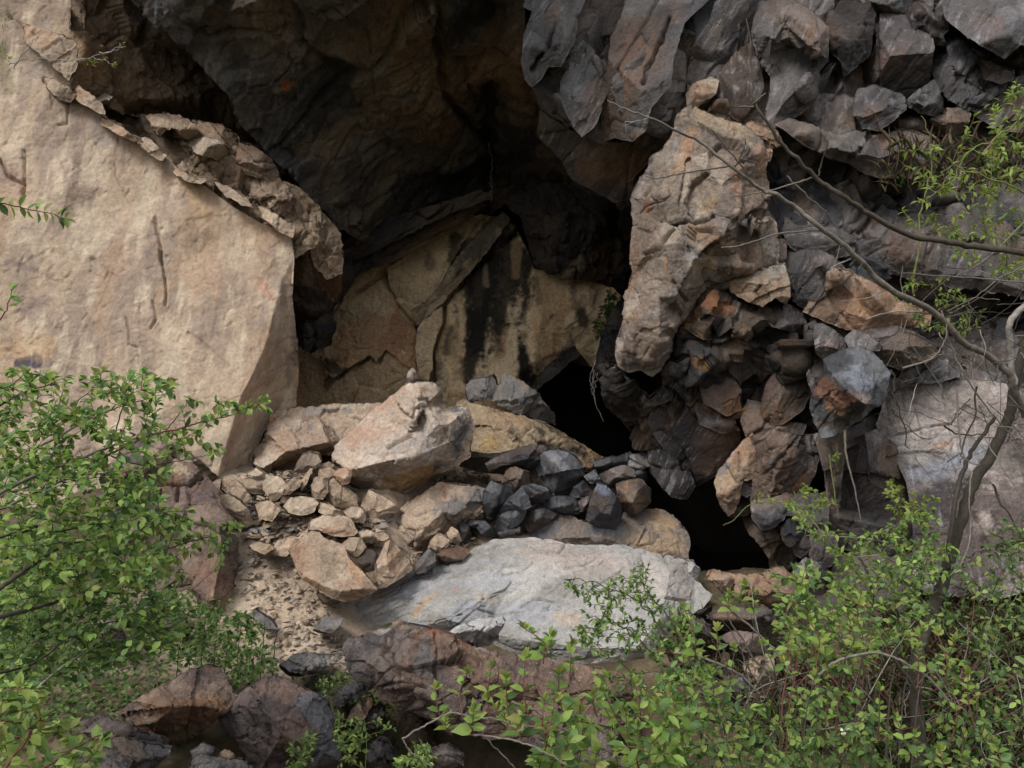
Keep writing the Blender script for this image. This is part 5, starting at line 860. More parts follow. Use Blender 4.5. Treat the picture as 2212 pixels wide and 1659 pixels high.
bld('H', [(700, 800), (760, 750), (860, 715), (980, 700), (1040, 695), (1062, 730), (1050, 770), (1020, 810), (1020, 850), (980, 870), (950, 890), (890, 900), (800, 870)], 5.75, 'layered grey flake raised on the near edge of the pale slab', name='slab_flake', cat='rock', pal='pale', mat=M_PALE, bulge=.14, strata=(42, 4), disp=dict(big=(.02, 3), mid=(.03, 7), fine=(.012, 18)), thick=.25,
    patches=[(T('H', [(960, 850), (1010, 830)]), 7, 'dark', .7)], cracks=[(T('H', [(1000, 700), (940, 760), (870, 850)]), 2, .03), (T('H', [(1040, 740), (960, 830)]), 2, .03)])
bld('I', [(30, 350), (120, 350), (155, 400), (165, 440), (150, 475), (110, 450), (60, 400)], 7.3, 'small pale stone at the right tip of the pale slab', pal='pale', bulge=.1, mat=M_PALE)

# near dark boulder, hollow beneath
bld('H', [(180, 800), (240, 780), (330, 760), (350, 735), (400, 728), (460, 742), (560, 770), (620, 790), (720, 825), (800, 862), (870, 895), (960, 915), (1040, 945), (1130, 940), (1240, 940), (1330, 950), (1450, 970), (1560, 1010), (1700, 1050), (1850, 1110), (1920, 1300), (1880, 1500), (1850, 1659), (1800, 1900), (1500, 1850), (1430, 1659), (1380, 1640), (1280, 1590), (1200, 1510), (1100, 1490), (1000, 1480), (850, 1460), (720, 1445), (650, 1390), (600, 1350), (500, 1320), (430, 1300), (350, 1260), (280, 1230), (255, 1150), (190, 1130), (130, 1110), (75, 1060), (40, 980), (30, 900), (70, 840)], 5.3,
    'near dark purple brown boulder with pale lichen specks and a hollow beneath', pal=[(.15, .115, .10), (.105, .09, .09), (.20, .16, .14), (.22, .14, .10)], mat=M_LICHEN, bulge=.22, tilt=(0, .35), thick=.9, sp=1.9, disp=dict(big=(.07, 3.0), mid=(.04, 7), fine=(.012, 18)), n_in=26,
    patches=[(T('H', [(500, 850), (600, 820)]), 13, (.28, .15, .10), .8), (T('H', [(540, 900), (560, 1040)]), 18, (.17, .165, .175), .7), (T('H', [(360, 750), (440, 780)]), 10, (.30, .21, .15), .8), (T('H', [(200, 790), (330, 800)]), 4, (.42, .37, .33), .8), (T('H', [(560, 775), (700, 850), (820, 890)]), 4, (.20, .08, .06), .8), (T('H', [(560, 1160)]), 15, (.22, .175, .155), .8),
             (T('H', [(100, 900), (60, 1000)]), 26, (.11, .10, .10), .6), (T('H', [(850, 1000)]), 12, (.30, .20, .12), .5), (T('H', [(880, 900), (1060, 940)]), 4, (.38, .33, .3), .7)],
    cracks=[(T('H', [(440, 850), (500, 880), (600, 900)]), 3, .06), (T('H', [(350, 770), (360, 960), (400, 1080)]), 3, .04), (T('H', [(610, 820), (620, 1000), (640, 1200)]), 3, .04), (T('H', [(260, 1140), (400, 1120), (560, 1150)]), 3, .05)], name='dark_boulder')
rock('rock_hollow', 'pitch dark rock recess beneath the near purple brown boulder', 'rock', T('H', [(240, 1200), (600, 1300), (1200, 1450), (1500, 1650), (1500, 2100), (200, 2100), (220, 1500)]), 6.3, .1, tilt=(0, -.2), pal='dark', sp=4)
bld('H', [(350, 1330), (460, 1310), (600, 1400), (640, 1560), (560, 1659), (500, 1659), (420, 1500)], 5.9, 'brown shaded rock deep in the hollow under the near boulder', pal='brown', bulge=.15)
bld('H', [(555, 1590), (600, 1520), (690, 1505), (790, 1560), (800, 1640), (700, 1700), (600, 1700)], 5.1, 'speckled dark stone at the bottom in front of the hollow', pal='mauve', mat=M_LICHEN, bulge=.15)
bld('H', [(-10, 1190), (40, 1130), (120, 1113), (190, 1135), (212, 1165), (150, 1210), (80, 1245), (20, 1275), (-40, 1250)], 5.6, 'grey lichen covered flat stone left of the near dark boulder', pal='grey', mat=M_LICHEN, bulge=.12, tilt=(0, .4))
bld('H', [(60, 1350), (80, 1290), (160, 1220), (215, 1205), (220, 1260), (170, 1340), (130, 1390)], 5.5, 'slim tan stone standing below the lichen covered flat stone', pal='tan2', bulge=.08)
bld('H', [(200, 1300), (260, 1250), (300, 1300), (280, 1400), (200, 1420), (150, 1380)], 5.6, 'pale grey chunk at the left mouth of the hollow', pal='grey', bulge=.1)
bld('H', [(175, 1590), (200, 1520), (250, 1478), (330, 1500), (370, 1560), (350, 1620), (280, 1670), (220, 1659)], 4.9, 'jagged dark purple stone at the bottom left of the hollow', pal='mauve', mat=M_LICHEN, bulge=.15)
bld('H', [(1690, 1160), (1740, 1140), (1850, 1190), (1870, 1220), (1800, 1235), (1720, 1200)], 4.95, 'thin brown stone lying on the near boulder behind shrub leaves', pal='brown', bulge=.05)

# tan outcrop and rubble
bld('J', [(1210, 880), (1195, 800), (1225, 710), (1240, 640), (1300, 590), (1390, 545), (1500, 470), (1590, 415), (1640, 430), (1720, 440), (1850, 450), (1970, 480), (1960, 560), (1900, 640), (1830, 690), (1760, 740), (1700, 800), (1640, 870), (1560, 920), (1450, 940), (1380, 935), (1300, 930), (1250, 890)], 8.0, 'tan outcrop with grey streaks between rubble and slate pile', sp=2.0,
    inner=inn('J', [(1340, 640, .2), (1500, 560, .25), (1600, 640, .35), (1700, 650, .3), (1500, 740, .35), (1380, 860, .3), (1300, 780, .25), (1800, 560, .2), (1560, 800, .2), (1400, 720, .35)]), tilt=(0, .4),
    patches=[(T('J', [(1700, 600), (1900, 540)]), 26, (.14, .135, .135), .85), (T('J', [(1550, 640), (1620, 620)]), 14, (.22, .20, .19), .6), (T('J', [(1260, 590), (1500, 490)]), 16, (.42, .315, .2), .7), (T('J', [(1600, 450), (1620, 540)]), 10, (.34, .19, .12), .8), (T('J', [(1700, 730), (1600, 820), (1450, 900)]), 9, (.22, .14, .10), .7), (T('J', [(1400, 600), (1480, 590)]), 14, (.42, .27, .19), .7)])
ST = dict(style='slab', fcw=1.4, sp=1.9, bulge=.12, grow=4, drop=.9, pal=[(.40, .30, .215), (.33, .25, .18), (.45, .36, .27), (.34, .21, .14)], cat='stone', name='stone', jag=.9, disp=dict(big=(.02, 3), mid=(.008, 7), fine=(.005, 18)), n_in=5)
for pts, Y, lab, k in [
    ([(740, 470), (800, 400), (860, 440), (960, 515), (970, 600), (900, 615), (800, 612), (760, 560)], 7.75, 'tan angular stone directly below the left tip of the big boulder', dict(inner=inn('J', [(800, 520, .15), (805, 600, .1)]))),
    ([(1008, 630), (1020, 560), (1068, 488), (1150, 530), (1210, 565), (1285, 612), (1260, 645), (1140, 680), (1030, 692)], 7.8, 'tan stone with layered front edge under the middle of the big boulder', dict(patches=[(T('J', [(1060, 590), (1100, 620)]), 8, (.24, .15, .11), .7)])),
    ([(885, 640), (930, 612), (1000, 620), (1025, 670), (1020, 715), (960, 705), (900, 680)], 7.6, 'small boxy tan stone left of the layered one', {}),
    ([(1010, 700), (1130, 690), (1250, 660), (1230, 700), (1120, 748), (1040, 735)], 7.75, 'flat shaded stone plate in the gap under the layered stone', dict(pal='brown', bulge=.05)),
    ([(630, 770), (640, 710), (730, 668), (830, 672), (900, 684), (940, 730), (968, 785), (940, 812), (860, 815), (790, 805), (700, 770)], 7.4, 'wide flat topped tan stone with a reddish front edge', dict(tilt=(0, .6), patches=[(T('J', [(740, 780), (940, 800)]), 5, (.3, .16, .10), .8)])),
    ([(478, 930), (520, 870), (590, 820), (640, 790), (700, 800), (740, 850), (830, 880), (870, 900), (900, 980), (960, 1040), (1040, 1120), (1115, 1205), (1060, 1240), (1000, 1265), (880, 1290), (800, 1270), (700, 1215), (620, 1170), (570, 1130), (530, 1040), (510, 990)], 6.75, 'largest flat reddish tan slab lying on the dirt path', dict(tilt=(0, .9), bulge=.1, n_in=9, thick=.22, sp=1.8,
        inner=inn('J', [(600, 1120, .12), (720, 1180, .14), (860, 1225, .16), (1010, 1200, .14), (700, 1000, .08)]), patches=[(T('J', [(600, 1140), (740, 1220), (880, 1270), (1060, 1220)]), 6, (.32, .17, .10), .75), (T('J', [(950, 1060), (1010, 1130)]), 12, (.42, .24, .13), .6)])),
    ([(1128, 1100), (1130, 1010), (1160, 940), (1185, 880), (1220, 856), (1255, 885), (1290, 940), (1350, 1000), (1378, 1050), (1330, 1090), (1270, 1130), (1200, 1180), (1130, 1200)], 7.0, 'upright pointed reddish stone beside the largest flat slab', dict(bulge=.2, patches=[(T('J', [(1230, 940), (1250, 1050)]), 12, (.34, .20, .13), .6)])),
    ([(1505, 900), (1530, 850), (1572, 808), (1640, 850), (1650, 880), (1600, 925), (1545, 938)], 7.45, 'small tan wedge stone on the slope of the outcrop', {}),
    ([(1645, 800), (1670, 760), (1715, 790), (1735, 850), (1700, 870), (1655, 840)], 7.5, 'narrow tan stone next to the dark vertical stone', {}),
    ([(512, 340), (545, 270), (570, 230), (620, 213), (675, 222), (698, 268), (680, 305), (620, 330), (560, 350)], 8.0, 'grey brown rounded stone under the long pinkish slab', dict(pal=[(.25, .19, .145), (.19, .145, .115), (.31, .245, .19), (.26, .17, .11)])),
    ([(690, 395), (700, 340), (760, 318), (815, 345), (800, 400), (750, 432)], 7.95, 'small dusty stone left of the big boulder base', {}),
    ([(805, 370), (840, 328), (900, 325), (925, 360), (915, 415), (870, 430)], 7.75, 'light tan stone stuck to the lower left of the big boulder', {}),
    ([(240, 385), (290, 372), (400, 390), (450, 440), (430, 490), (370, 555), (330, 540), (290, 470)], 7.9, 'broad tan stone at the foot of the long slab', dict(bulge=.1)),
    ([(100, 415), (170, 402), (235, 412), (290, 480), (270, 500), (180, 492), (130, 455)], 7.9, 'low dark topped stone near the base of the smooth wall', dict(pal='tan2', bulge=.08)),
    ([(435, 505), (455, 440), (500, 402), (555, 412), (540, 450), (490, 495)], 7.8, 'small pale stone leaning right of the broad tan stone', {}),
    ([(645, 450), (660, 400), (700, 385), (750, 420), (750, 490), (720, 535), (660, 530)], 7.75, 'tan stone wedged left of the angular stone', {}),
    ([(440, 600), (490, 545), (560, 535), (640, 545), (680, 575), (640, 640), (560, 655), (480, 640)], 7.6, 'pale flat rubble stone in the middle of the scree', dict(bulge=.08, tilt=(0, .5))),
    ([(0, 385), (60, 395), (140, 470), (190, 540), (180, 595), (100, 560), (30, 510), (-20, 470)], 7.8, 'long tan stone slab sloping down from the smooth wall', dict(bulge=.08)),
    ([(-30, 520), (30, 520), (100, 570), (160, 620), (200, 720), (120, 760), (0, 700), (-60, 600)], 7.6, 'tan rock step left of the scree', dict(bulge=.12)),
    ([(340, 930), (400, 865), (470, 835), (515, 850), (490, 920), (450, 955), (380, 952)], 7.2, 'pale square slab left of the largest flat slab', dict(tilt=(0, .6), bulge=.06)),
    ([(185, 885), (260, 870), (340, 890), (345, 915), (290, 945), (220, 920)], 7.1, 'thin dark edged flat stone at the left of the path', dict(pal='tan2', tilt=(0, .5), bulge=.05)),
    ([(1085, 870), (1105, 810), (1160, 795), (1195, 820), (1205, 860), (1170, 885), (1120, 885)], 7.5, 'round light tan cobble above the upright pointed stone', {}),
    ([(1390, 1065), (1430, 1000), (1500, 920), (1545, 955), (1545, 1030), (1480, 1075), (1420, 1090)], 7.05, 'smooth bluish grey stone at the upper left edge of the pale slab', dict(pal='grey')),
    ([(1540, 1000), (1600, 930), (1720, 900), (1800, 930), (1740, 990), (1620, 1010)], 7.3, 'brown grey rubble stone above the pale slab edge', dict(pal='mauve')),
    ([(870, 880), (920, 835), (1000, 840), (1030, 900), (980, 960), (930, 985), (895, 930)], 7.25, 'tan stone with a hollow right of the flat topped stone', dict(pal='tan2')),
    ([(930, 985), (1000, 905), (1080, 930), (1140, 985), (1130, 1080), (1060, 1095), (1000, 1060)], 7.15, 'shaded striped brown stone behind the upright pointed one', dict(pal='brown')),
    ([(960, 800), (1050, 780), (1100, 810), (1080, 860), (1000, 860)], 7.35, 'dusty small stone between flat topped stone and cobble', {}),
    ([(1020, 1105), (1100, 1090), (1135, 1130), (1120, 1190), (1070, 1170)], 6.95, 'little grey brown stone squeezed at the slab tip', dict(pal='tan2')),
    ([(700, 570), (780, 600), (860, 640), (880, 690), (780, 665), (700, 640)], 7.6, 'small reddish stone behind the flat topped one', {}),
    ([(420, 560), (440, 500), (470, 520), (470, 580)], 7.7, 'thin splinter of grey stone pointing down in the scree', dict(pal='grey', bulge=.03)),
    ([(560, 420), (620, 330), (640, 330), (600, 420), (570, 480)], 7.85, 'long thin upright stone splinter under the slab', dict(bulge=.03)),
    ([(680, 310), (760, 280), (800, 300), (760, 330), (640, 400)], 8.0, 'flat dark stone splinter beneath the slab end', dict(pal='tan2', bulge=.03)),
    ([(230, 590), (330, 570), (400, 620), (340, 700), (260, 680)], 7.5, 'broad sandy stone at the left of the scree', dict(bulge=.07, tilt=(0, .4))),
    ([(180, 400 - 40), (230, 330), (300, 370), (250, 400)], 8.0, 'small tan stone at the left lower tip of the long slab', {}),
    ([(690, 1250), (760, 1230), (820, 1280), (830, 1310), (740, 1300)], 6.9, 'small stone half hidden under the largest flat slab', dict(pal='tan2')),
    ([(185, 1400), (230, 1370), (330, 1440), (370, 1500), (300, 1490)], 6.5, 'narrow grey slate lying on the path by the green shrub', dict(pal='grey', bulge=.03, tilt=(0, .5))),
    ([(670, 1500), (730, 1420), (860, 1430), (830, 1480), (780, 1530), (710, 1510)], 6.45, 'grey tan flat stone at the left tip of the pale slab', dict(pal='grey', bulge=.06, tilt=(0, .5))),
]:
    kw = dict(ST); kw.update(k); bld('J', pts, Y, lab, **kw)
bld('G', [(1770, 1000), (1840, 950), (1960, 925), (2095, 960), (2080, 1020), (1990, 1065), (1860, 1060)], 5.9, 'flat grey slate stone on the lower end of the dirt path', pal='grey', bulge=.08, tilt=(0, .5))

# lower left boulders
bld('G', [(1370, 1340), (1440, 1300), (1500, 1200), (1560, 1150), (1640, 1100), (1720, 1070), (1800, 1080), (1880, 1130), (2000, 1190), (2070, 1240), (2120, 1330), (2100, 1400), (2150, 1500), (2170, 1659), (2180, 1800), (1500, 1800), (1560, 1659), (1540, 1560), (1440, 1440), (1390, 1400)], 5.2, 'large boulder with reddish top and blue grey speckled side in the bottom left',
    pal=[(.19, .125, .10), (.14, .11, .105), (.24, .17, .14), (.26, .16, .11)], mat=M_LICHEN, bulge=.35, tilt=(0, .4), sp=2.0, patches=[(T('G', [(1640, 1160), (1780, 1150)]), 34, (.30, .20, .15), .8), (T('G', [(1950, 1260), (2080, 1380), (2060, 1560)]), 34, (.21, .215, .235), .85), (T('G', [(1450, 1340), (1700, 1370)]), 26, (.12, .105, .11), .6)],
    cracks=[(T('G', [(1640, 1420), (1760, 1500), (1820, 1460)]), 2.5, .03)])
bld('G', [(720, 1310), (840, 1230), (980, 1150), (1080, 1100), (1200, 1030), (1320, 1008), (1400, 1030), (1450, 1100), (1500, 1200), (1430, 1300), (1330, 1390), (1250, 1460), (1150, 1515), (1050, 1490), (950, 1450), (820, 1380)], 5.25, 'rough dark brown boulder left of the reddish topped one',
    pal=[(.16, .11, .085), (.11, .08, .07), (.21, .155, .12), (.24, .13, .07)], bulge=.28, tilt=(.1, .3), disp=dict(big=(.05, 2.5), mid=(.015, 8), fine=(.01, 18)), mat=M_LICHEN, patches=[(T('G', [(1100, 1440), (1220, 1430)]), 14, (.26, .20, .14), .7), (T('G', [(850, 1260), (1000, 1160)]), 14, (.25, .21, .175), .6)])
bld('G', [(460, 1400), (520, 1350), (620, 1330), (800, 1370), (960, 1450), (1060, 1500), (1080, 1540), (900, 1520), (740, 1470), (600, 1480)], 5.0, 'smooth dark purple flat stone in the lower left undergrowth', pal='mauve', bulge=.12, tilt=(0, .4))
bld('G', [(480, 1600), (560, 1550), (640, 1490), (720, 1450), (820, 1480), (920, 1500), (1080, 1530), (1075, 1570), (1000, 1640), (900, 1700), (500, 1720)], 4.7, 'grey brown slab with lichen on the bottom edge at left', pal='grey', mat=M_LICHEN, bulge=.15, tilt=(0, .6))
bld('G', [(1180, 1659), (1260, 1580), (1400, 1600), (1560, 1620), (1640, 1680), (1500, 1760), (1200, 1760)], 4.8, 'low grey speckled stone on the bottom edge near the reddish boulder', pal='grey', mat=M_LICHEN, bulge=.12)
bld('G', [(1390, 1560), (1420, 1540), (1540, 1600), (1520, 1620), (1400, 1610)], 4.95, 'small orange brown flat stone in the gap between boulders', pal='tan2', bulge=.05)
bld('G', [(1200, 1560), (1280, 1500), (1360, 1540), (1330, 1600), (1230, 1620)], 5.0, 'small grey stone low in the gap between boulders', pal='grey', bulge=.08)
# red-brown outcrop left of the path
bld('X', [(225, 1010), (262, 970), (305, 935), (325, 932), (360, 945), (372, 990), (415, 1000), (450, 1030), (468, 1055), (478, 1092), (500, 1120), (520, 1165), (515, 1230), (505, 1290), (485, 1330), (430, 1335), (370, 1330), (300, 1310), (230, 1280), (200, 1150)], 7.3, 'reddish brown outcrop with a sandy top left of the dirt path', name='rock_outcrop', cat='rock outcrop',
    pal=[(.15, .105, .085), (.095, .075, .075), (.21, .155, .12), (.20, .12, .075)], bulge=.3, tilt=(.1, .3), n_in=12, disp=dict(big=(.09, 2), mid=(.02, 6), fine=(.01, 14)), scr=.4, sp=2.2,
    patches=[(T('D', [(960, 1300), (1100, 1380), (1180, 1400)]), 20, 'sand', .95, .15), (T('D', [(1000, 1200), (1030, 1260)]), 12, 'tan', .9), (T('D', [(1080, 1240)]), 12, 'slate', .8), (T('D', [(1200, 1540), (1300, 1560)]), 18, (.12, .09, .10), .8), (T('G', [(1300, 400), (1400, 500)]), 34, (.22, .13, .09), .7), (T('G', [(1400, 560), (1300, 650)]), 22, (.34, .24, .17), .6)],
    cracks=[(T('D', [(800, 1430), (850, 1560)]), 3, .1), (T('D', [(920, 1480), (1200, 1490), (1280, 1440)]), 3, .09), (T('D', [(1130, 1500), (1130, 1600)]), 3, .08), (T('D', [(1020, 1520), (1010, 1600)]), 3, .06)])
bld('D', [(1030, 1270), (1060, 1225), (1110, 1240), (1200, 1290), (1300, 1370), (1385, 1440), (1330, 1470), (1230, 1400), (1120, 1320)], 7.6, 'grey tan slab leaning between the outcrop and the smooth wall', pal='tan2', bulge=.1)
bld('D', [(640, 1420), (760, 1380), (860, 1480), (860, 1600), (760, 1640), (680, 1560)], 7.0, 'dark rock at the left shoulder of the reddish outcrop', pal='mauve', bulge=.15)
bld('G', [(520, 760), (640, 700), (760, 740), (800, 850), (700, 920), (560, 900)], 6.2, 'dark stone glimpsed through the left shrub', pal='mauve', bulge=.15)
bld('G', [(880, 620), (980, 590), (1060, 640), (1040, 720), (900, 720)], 6.6, 'grey stone glimpsed below the outcrop through leaves', pal='grey', bulge=.12)
bld('G', [(1020, 740), (1120, 700), (1240, 740), (1220, 800), (1080, 820)], 6.4, 'flat purple stone behind the low green cover', pal='mauve', bulge=.1)
# right-hand boulders near the hole
bld('I', [(198, 440), (215, 408), (270, 400), (330, 425), (400, 440), (480, 440), (550, 430), (600, 405), (650, 390), (690, 395), (730, 420), (790, 470), (800, 560), (740, 640), (640, 665), (540, 620), (450, 590), (370, 570), (320, 560), (260, 500), (215, 470)], 6.6, 'wide orange brown boulder lying beside the lower black hole', pal=[(.28, .185, .125), (.22, .145, .105), (.33, .235, .17), (.28, .15, .09)], bulge=.22, tilt=(0, .3),
    inner=inn('I', [(300, 470, .15), (450, 500, .25), (560, 450, .12), (640, 500, .3), (560, 560, .3), (700, 560, .25), (620, 420, .1), (540, 470, .1)]), cracks=[(T('I', [(560, 440), (500, 500), (480, 590)]), 3, .05)])
bld('I', [(195, 720), (240, 680), (300, 635), (400, 630), (480, 660), (560, 640), (620, 660), (640, 720), (560, 790), (440, 810), (320, 800), (230, 770)], 6.3, 'grey brown boulder with a shaded lower face beneath the orange one', pal='mauve', bulge=.22, tilt=(0, .3), patches=[(T('I', [(300, 700), (480, 760)]), 16, (.20, .135, .08), .7)])
bld('I', [(90, 720), (160, 715), (230, 760), (260, 840), (180, 850), (80, 830)], 6.1, 'mauve stone left of the grey brown boulder', pal='mauve', bulge=.12)
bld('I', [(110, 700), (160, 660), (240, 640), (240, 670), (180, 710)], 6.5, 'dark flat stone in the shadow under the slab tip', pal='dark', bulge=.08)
bld('I', [(290, 840), (340, 800), (420, 790), (520, 810), (600, 845), (640, 920), (600, 960), (480, 930), (380, 900)], 5.9, 'smooth rounded brown boulder half hidden by shrub leaves', pal=[(.22, .165, .14), (.18, .135, .115), (.27, .21, .18), (.24, .16, .12)], bulge=.2, disp=dict(big=(.01, 2), mid=(.008, 6), fine=(.006, 16)))
bld('I', [(430, 1000), (520, 950), (620, 960), (660, 1080), (600, 1190), (500, 1180), (440, 1100)], 5.4, 'tan and grey stone seen between the shrub stems', pal='tan2', bulge=.15, patches=[(T('I', [(460, 1110)]), 14, (.2, .2, .22), .8)])
bld('I', [(330, 1100), (430, 1080), (500, 1180), (440, 1260), (340, 1230)], 5.2, 'bluish grey stone low among the shrub stems', pal='grey', bulge=.12)
bld('I', [(60, 1280), (200, 1290), (400, 1330), (500, 1360), (420, 1380), (200, 1360), (80, 1330)], 4.6, 'thin pale stone on the ground under the near shrub', pal='grey', bulge=.05)

# ---------------------------------------------------------------- loose chips of the scree, each its own stone
rng = random.Random(77)
protos = []
for i in range(14):
    pal = ['tan', 'sand', 'tan', 'tan2', 'sand', 'tan', 'tan2', 'sand', 'grey', 'tan', 'sand', 'tan2', 'grey', 'slate'][i]
    flat = rng.uniform(.14, .42)
    protos.append(stone_mesh('stone_chip', 300 + i, (1.0, rng.uniform(.5, .9), flat), pal, sub=2 if i > 4 else 3, n=7 + i % 3, disp=.035))
chips = 0
def chip(x, y, size, label, group, cset, name='stone_chip'):
    global chips
    me = protos[rng.choice(cset)]
    o = bpy.data.objects.new(name, me); COL.objects.link(o)
    z = float(gz(np.array([x]), np.array([y]))[0])
    o.location = (x, y, z + size * .12); o.scale = (size, size, size)
    o.rotation_euler = (rng.gauss(0.25, .3), rng.gauss(0, .3), rng.uniform(0, 6.28))
    tag(o, label, 'stone', group); chips += 1
_YS = np.arange(4.2, 11, .04)
def ground_at(px, py):      # where the sight line through a picture point meets the bank
    xx = (px - 1106) / F * _YS; zz = CAMZ - (py - 829.5) / F * _YS
    k = np.nonzero(zz <= gz(xx, _YS, False))[0]
    return (float(xx[k[0]]), float(_YS[k[0]])) if len(k) else None
tanset = [0, 1, 2, 3, 4, 5, 6, 7, 9, 10, 11]
def scatter(poly, n, smin, smax, label, group, cset, name='stone_chip'):
    xs = [p[0] for p in poly]; ys = [p[1] for p in poly]; k = 0
    while k < n:
        x, y = rng.uniform(min(xs), max(xs)), rng.uniform(min(ys), max(ys))
        if not _inside(np.array([x]), np.array([y]), poly)[0]: continue
        g = ground_at(x, y); k += 1
        if g: chip(g[0], g[1], smin + (smax - smin) * rng.random() ** 2.4, label, group, cset, name)
scatter(T('J', [(150, 480), (700, 380), (900, 640), (1150, 800), (900, 860), (500, 850), (200, 860), (120, 650)]), 150, .06, .20, 'loose tan stone chip in the rubble between the smooth wall and the big boulder', 'rubble chips below the long slab', tanset)
scatter(T('J', [(150, 880), (500, 960), (600, 1180), (850, 1330), (800, 1500), (850, 1650), (350, 1700), (300, 1450), (100, 1250)]), 60, .025, .07, 'small flat chip lying on the sandy dirt path', 'chips on the dirt path', tanset + [8, 12])
scatter(T('J', [(1350, 900), (1700, 800), (1980, 760), (1800, 950), (1450, 1100)]), 24, .04, .11, 'loose stone bit in the corner above the pale slab', 'stone bits above the pale slab', tanset + [8, 12, 13])
scatter(T('J', [(1500, 380), (1900, 300), (2000, 420), (1700, 460)]), 28, .025, .07, 'thin tan flake scattered behind the outcrop', 'flakes behind the outcrop', tanset)
scatter(T('H', [(820, 120), (1200, 100), (1500, 60), (1300, 190), (900, 260)]), 26, .05, .12, 'dark slate chip filling gaps in the slate pile', 'slate chips of the dark pile', [13, 12, 8], 'slate_chip')
scatter(T('G', [(1700, 1020), (2212, 900), (2212, 1350), (2100, 1250), (1800, 1060)]), 24, .02, .07, 'grey chip below the end of the path', 'grey chips at the path end', [8, 12, 2, 6])
scatter(T('I', [(100, 900), (700, 900), (900, 1300), (200, 1300)]), 24, .04, .12, 'brown stone among the stems of the right shrubs', 'stones among the right shrubs', [3, 6, 8, 11])

# ---------------------------------------------------------------- crumbled shards nobody could count
def shards(name, label, cat, polys, seed):
    r = np.random.RandomState(seed); rr = random.Random(seed); V, Fq, C = [], [], []; n = 0
    for poly, cnt, s0, s1, cols in polys:
        xs = [q[0] for q in poly]; ys = [q[1] for q in poly]; k = 0
        while k < cnt:
            x, y = rr.uniform(min(xs), max(xs)), rr.uniform(min(ys), max(ys))
            if not _inside(np.array([x]), np.array([y]), poly)[0]: continue
            k += 1; g = ground_at(x, y)
            if g is None: continue
            s_ = s0 + (s1 - s0) * rr.random() ** 2.5; z = float(gz(np.array([g[0]]), np.array([g[1]]), False)[0]) + .06 * rr.random() ** 2 + .0
            m = rr.choice((4, 5, 5, 6)); ang = np.sort(r.uniform(0, 6.283, m)) ; th = rr.uniform(.12, .4) * s_
            ring = np.stack([np.cos(ang) * s_ * r.uniform(.6, 1.2, m), np.sin(ang) * s_ * .7 * r.uniform(.6, 1.2, m), np.zeros(m)], 1)
            top = ring * np.array([.85, .85, 1]) + np.array([0, 0, th]) + r.normal(0, th * .15, (m, 3))
            pts_ = np.concatenate([ring, top]); e = Matrix.Rotation(rr.uniform(0, 6.28), 3, 'Z') @ Matrix.Rotation(rr.gauss(.15, .28), 3, 'X') @ Matrix.Rotation(rr.gauss(0, .25), 3, 'Y')
            pts_ = pts_ @ np.array(e).T + np.array([g[0], g[1], z + .008]); V.append(pts_)
            for i in range(m): j = (i + 1) % m; Fq.append((n + i, n + j, n + m + j, n + m + i))
            for i in range(1, m - 1): Fq.append((n + m, n + m + i, n + m + i + 1, n + m + i + 1))
            c = np.array(rr.choice(cols)) * rr.uniform(1.0, 1.45); C.append(np.repeat(c[None], 2 * m, 0)); n += 2 * m
    Fq = np.array(Fq); q = Fq[Fq[:, 2] != Fq[:, 3]]; t = Fq[Fq[:, 2] == Fq[:, 3]][:, :3]
    o = mesh_np(name, np.concatenate(V), [q, t], M_ROCK, None, np.concatenate(C)); tag(o, label, cat, None, 'stuff')
TN = [PAL['tan'][0], PAL['tan'][2], PAL['sand'][0], PAL['tan2'][0], PAL['tan'][1], (.22, .20, .185)]
shards('rubble', 'crushed tan and grey rock rubble covering the slope and the dirt path', 'rubble', [
    (T('J', [(60, 420), (350, 380), (700, 380), (800, 440), (1000, 660), (1200, 800), (1150, 900), (900, 880), (500, 900), (180, 880), (60, 600)]), 1500, .02, .10, TN),
    (T('J', [(150, 880), (500, 960), (600, 1180), (850, 1330), (800, 1500), (850, 1650), (350, 1700), (250, 1450), (60, 1250)]), 420, .008, .055, TN),
    (T('J', [(1200, 950), (1500, 900), (1980, 700), (1900, 860), (1500, 1080), (1300, 1180)]), 260, .015, .06, TN + [(.12, .115, .115)]),
    (T('J', [(1450, 400), (1900, 330), (1980, 470), (1700, 480)]), 260, .015, .06, TN + [(.12, .10, .09)]),
    (T('G', [(1700, 1000), (2212, 860), (2300, 1150), (2212, 1300), (1800, 1100)]), 500, .01, .05, [(.2, .185, .17), (.26, .2, .15), (.14, .12, .115)]),
    (T('I', [(0, 800), (700, 780), (900, 1300), (100, 1300)]), 300, .02, .08, [(.16, .12, .1), (.24, .18, .14), (.1, .09, .09)])], 5)
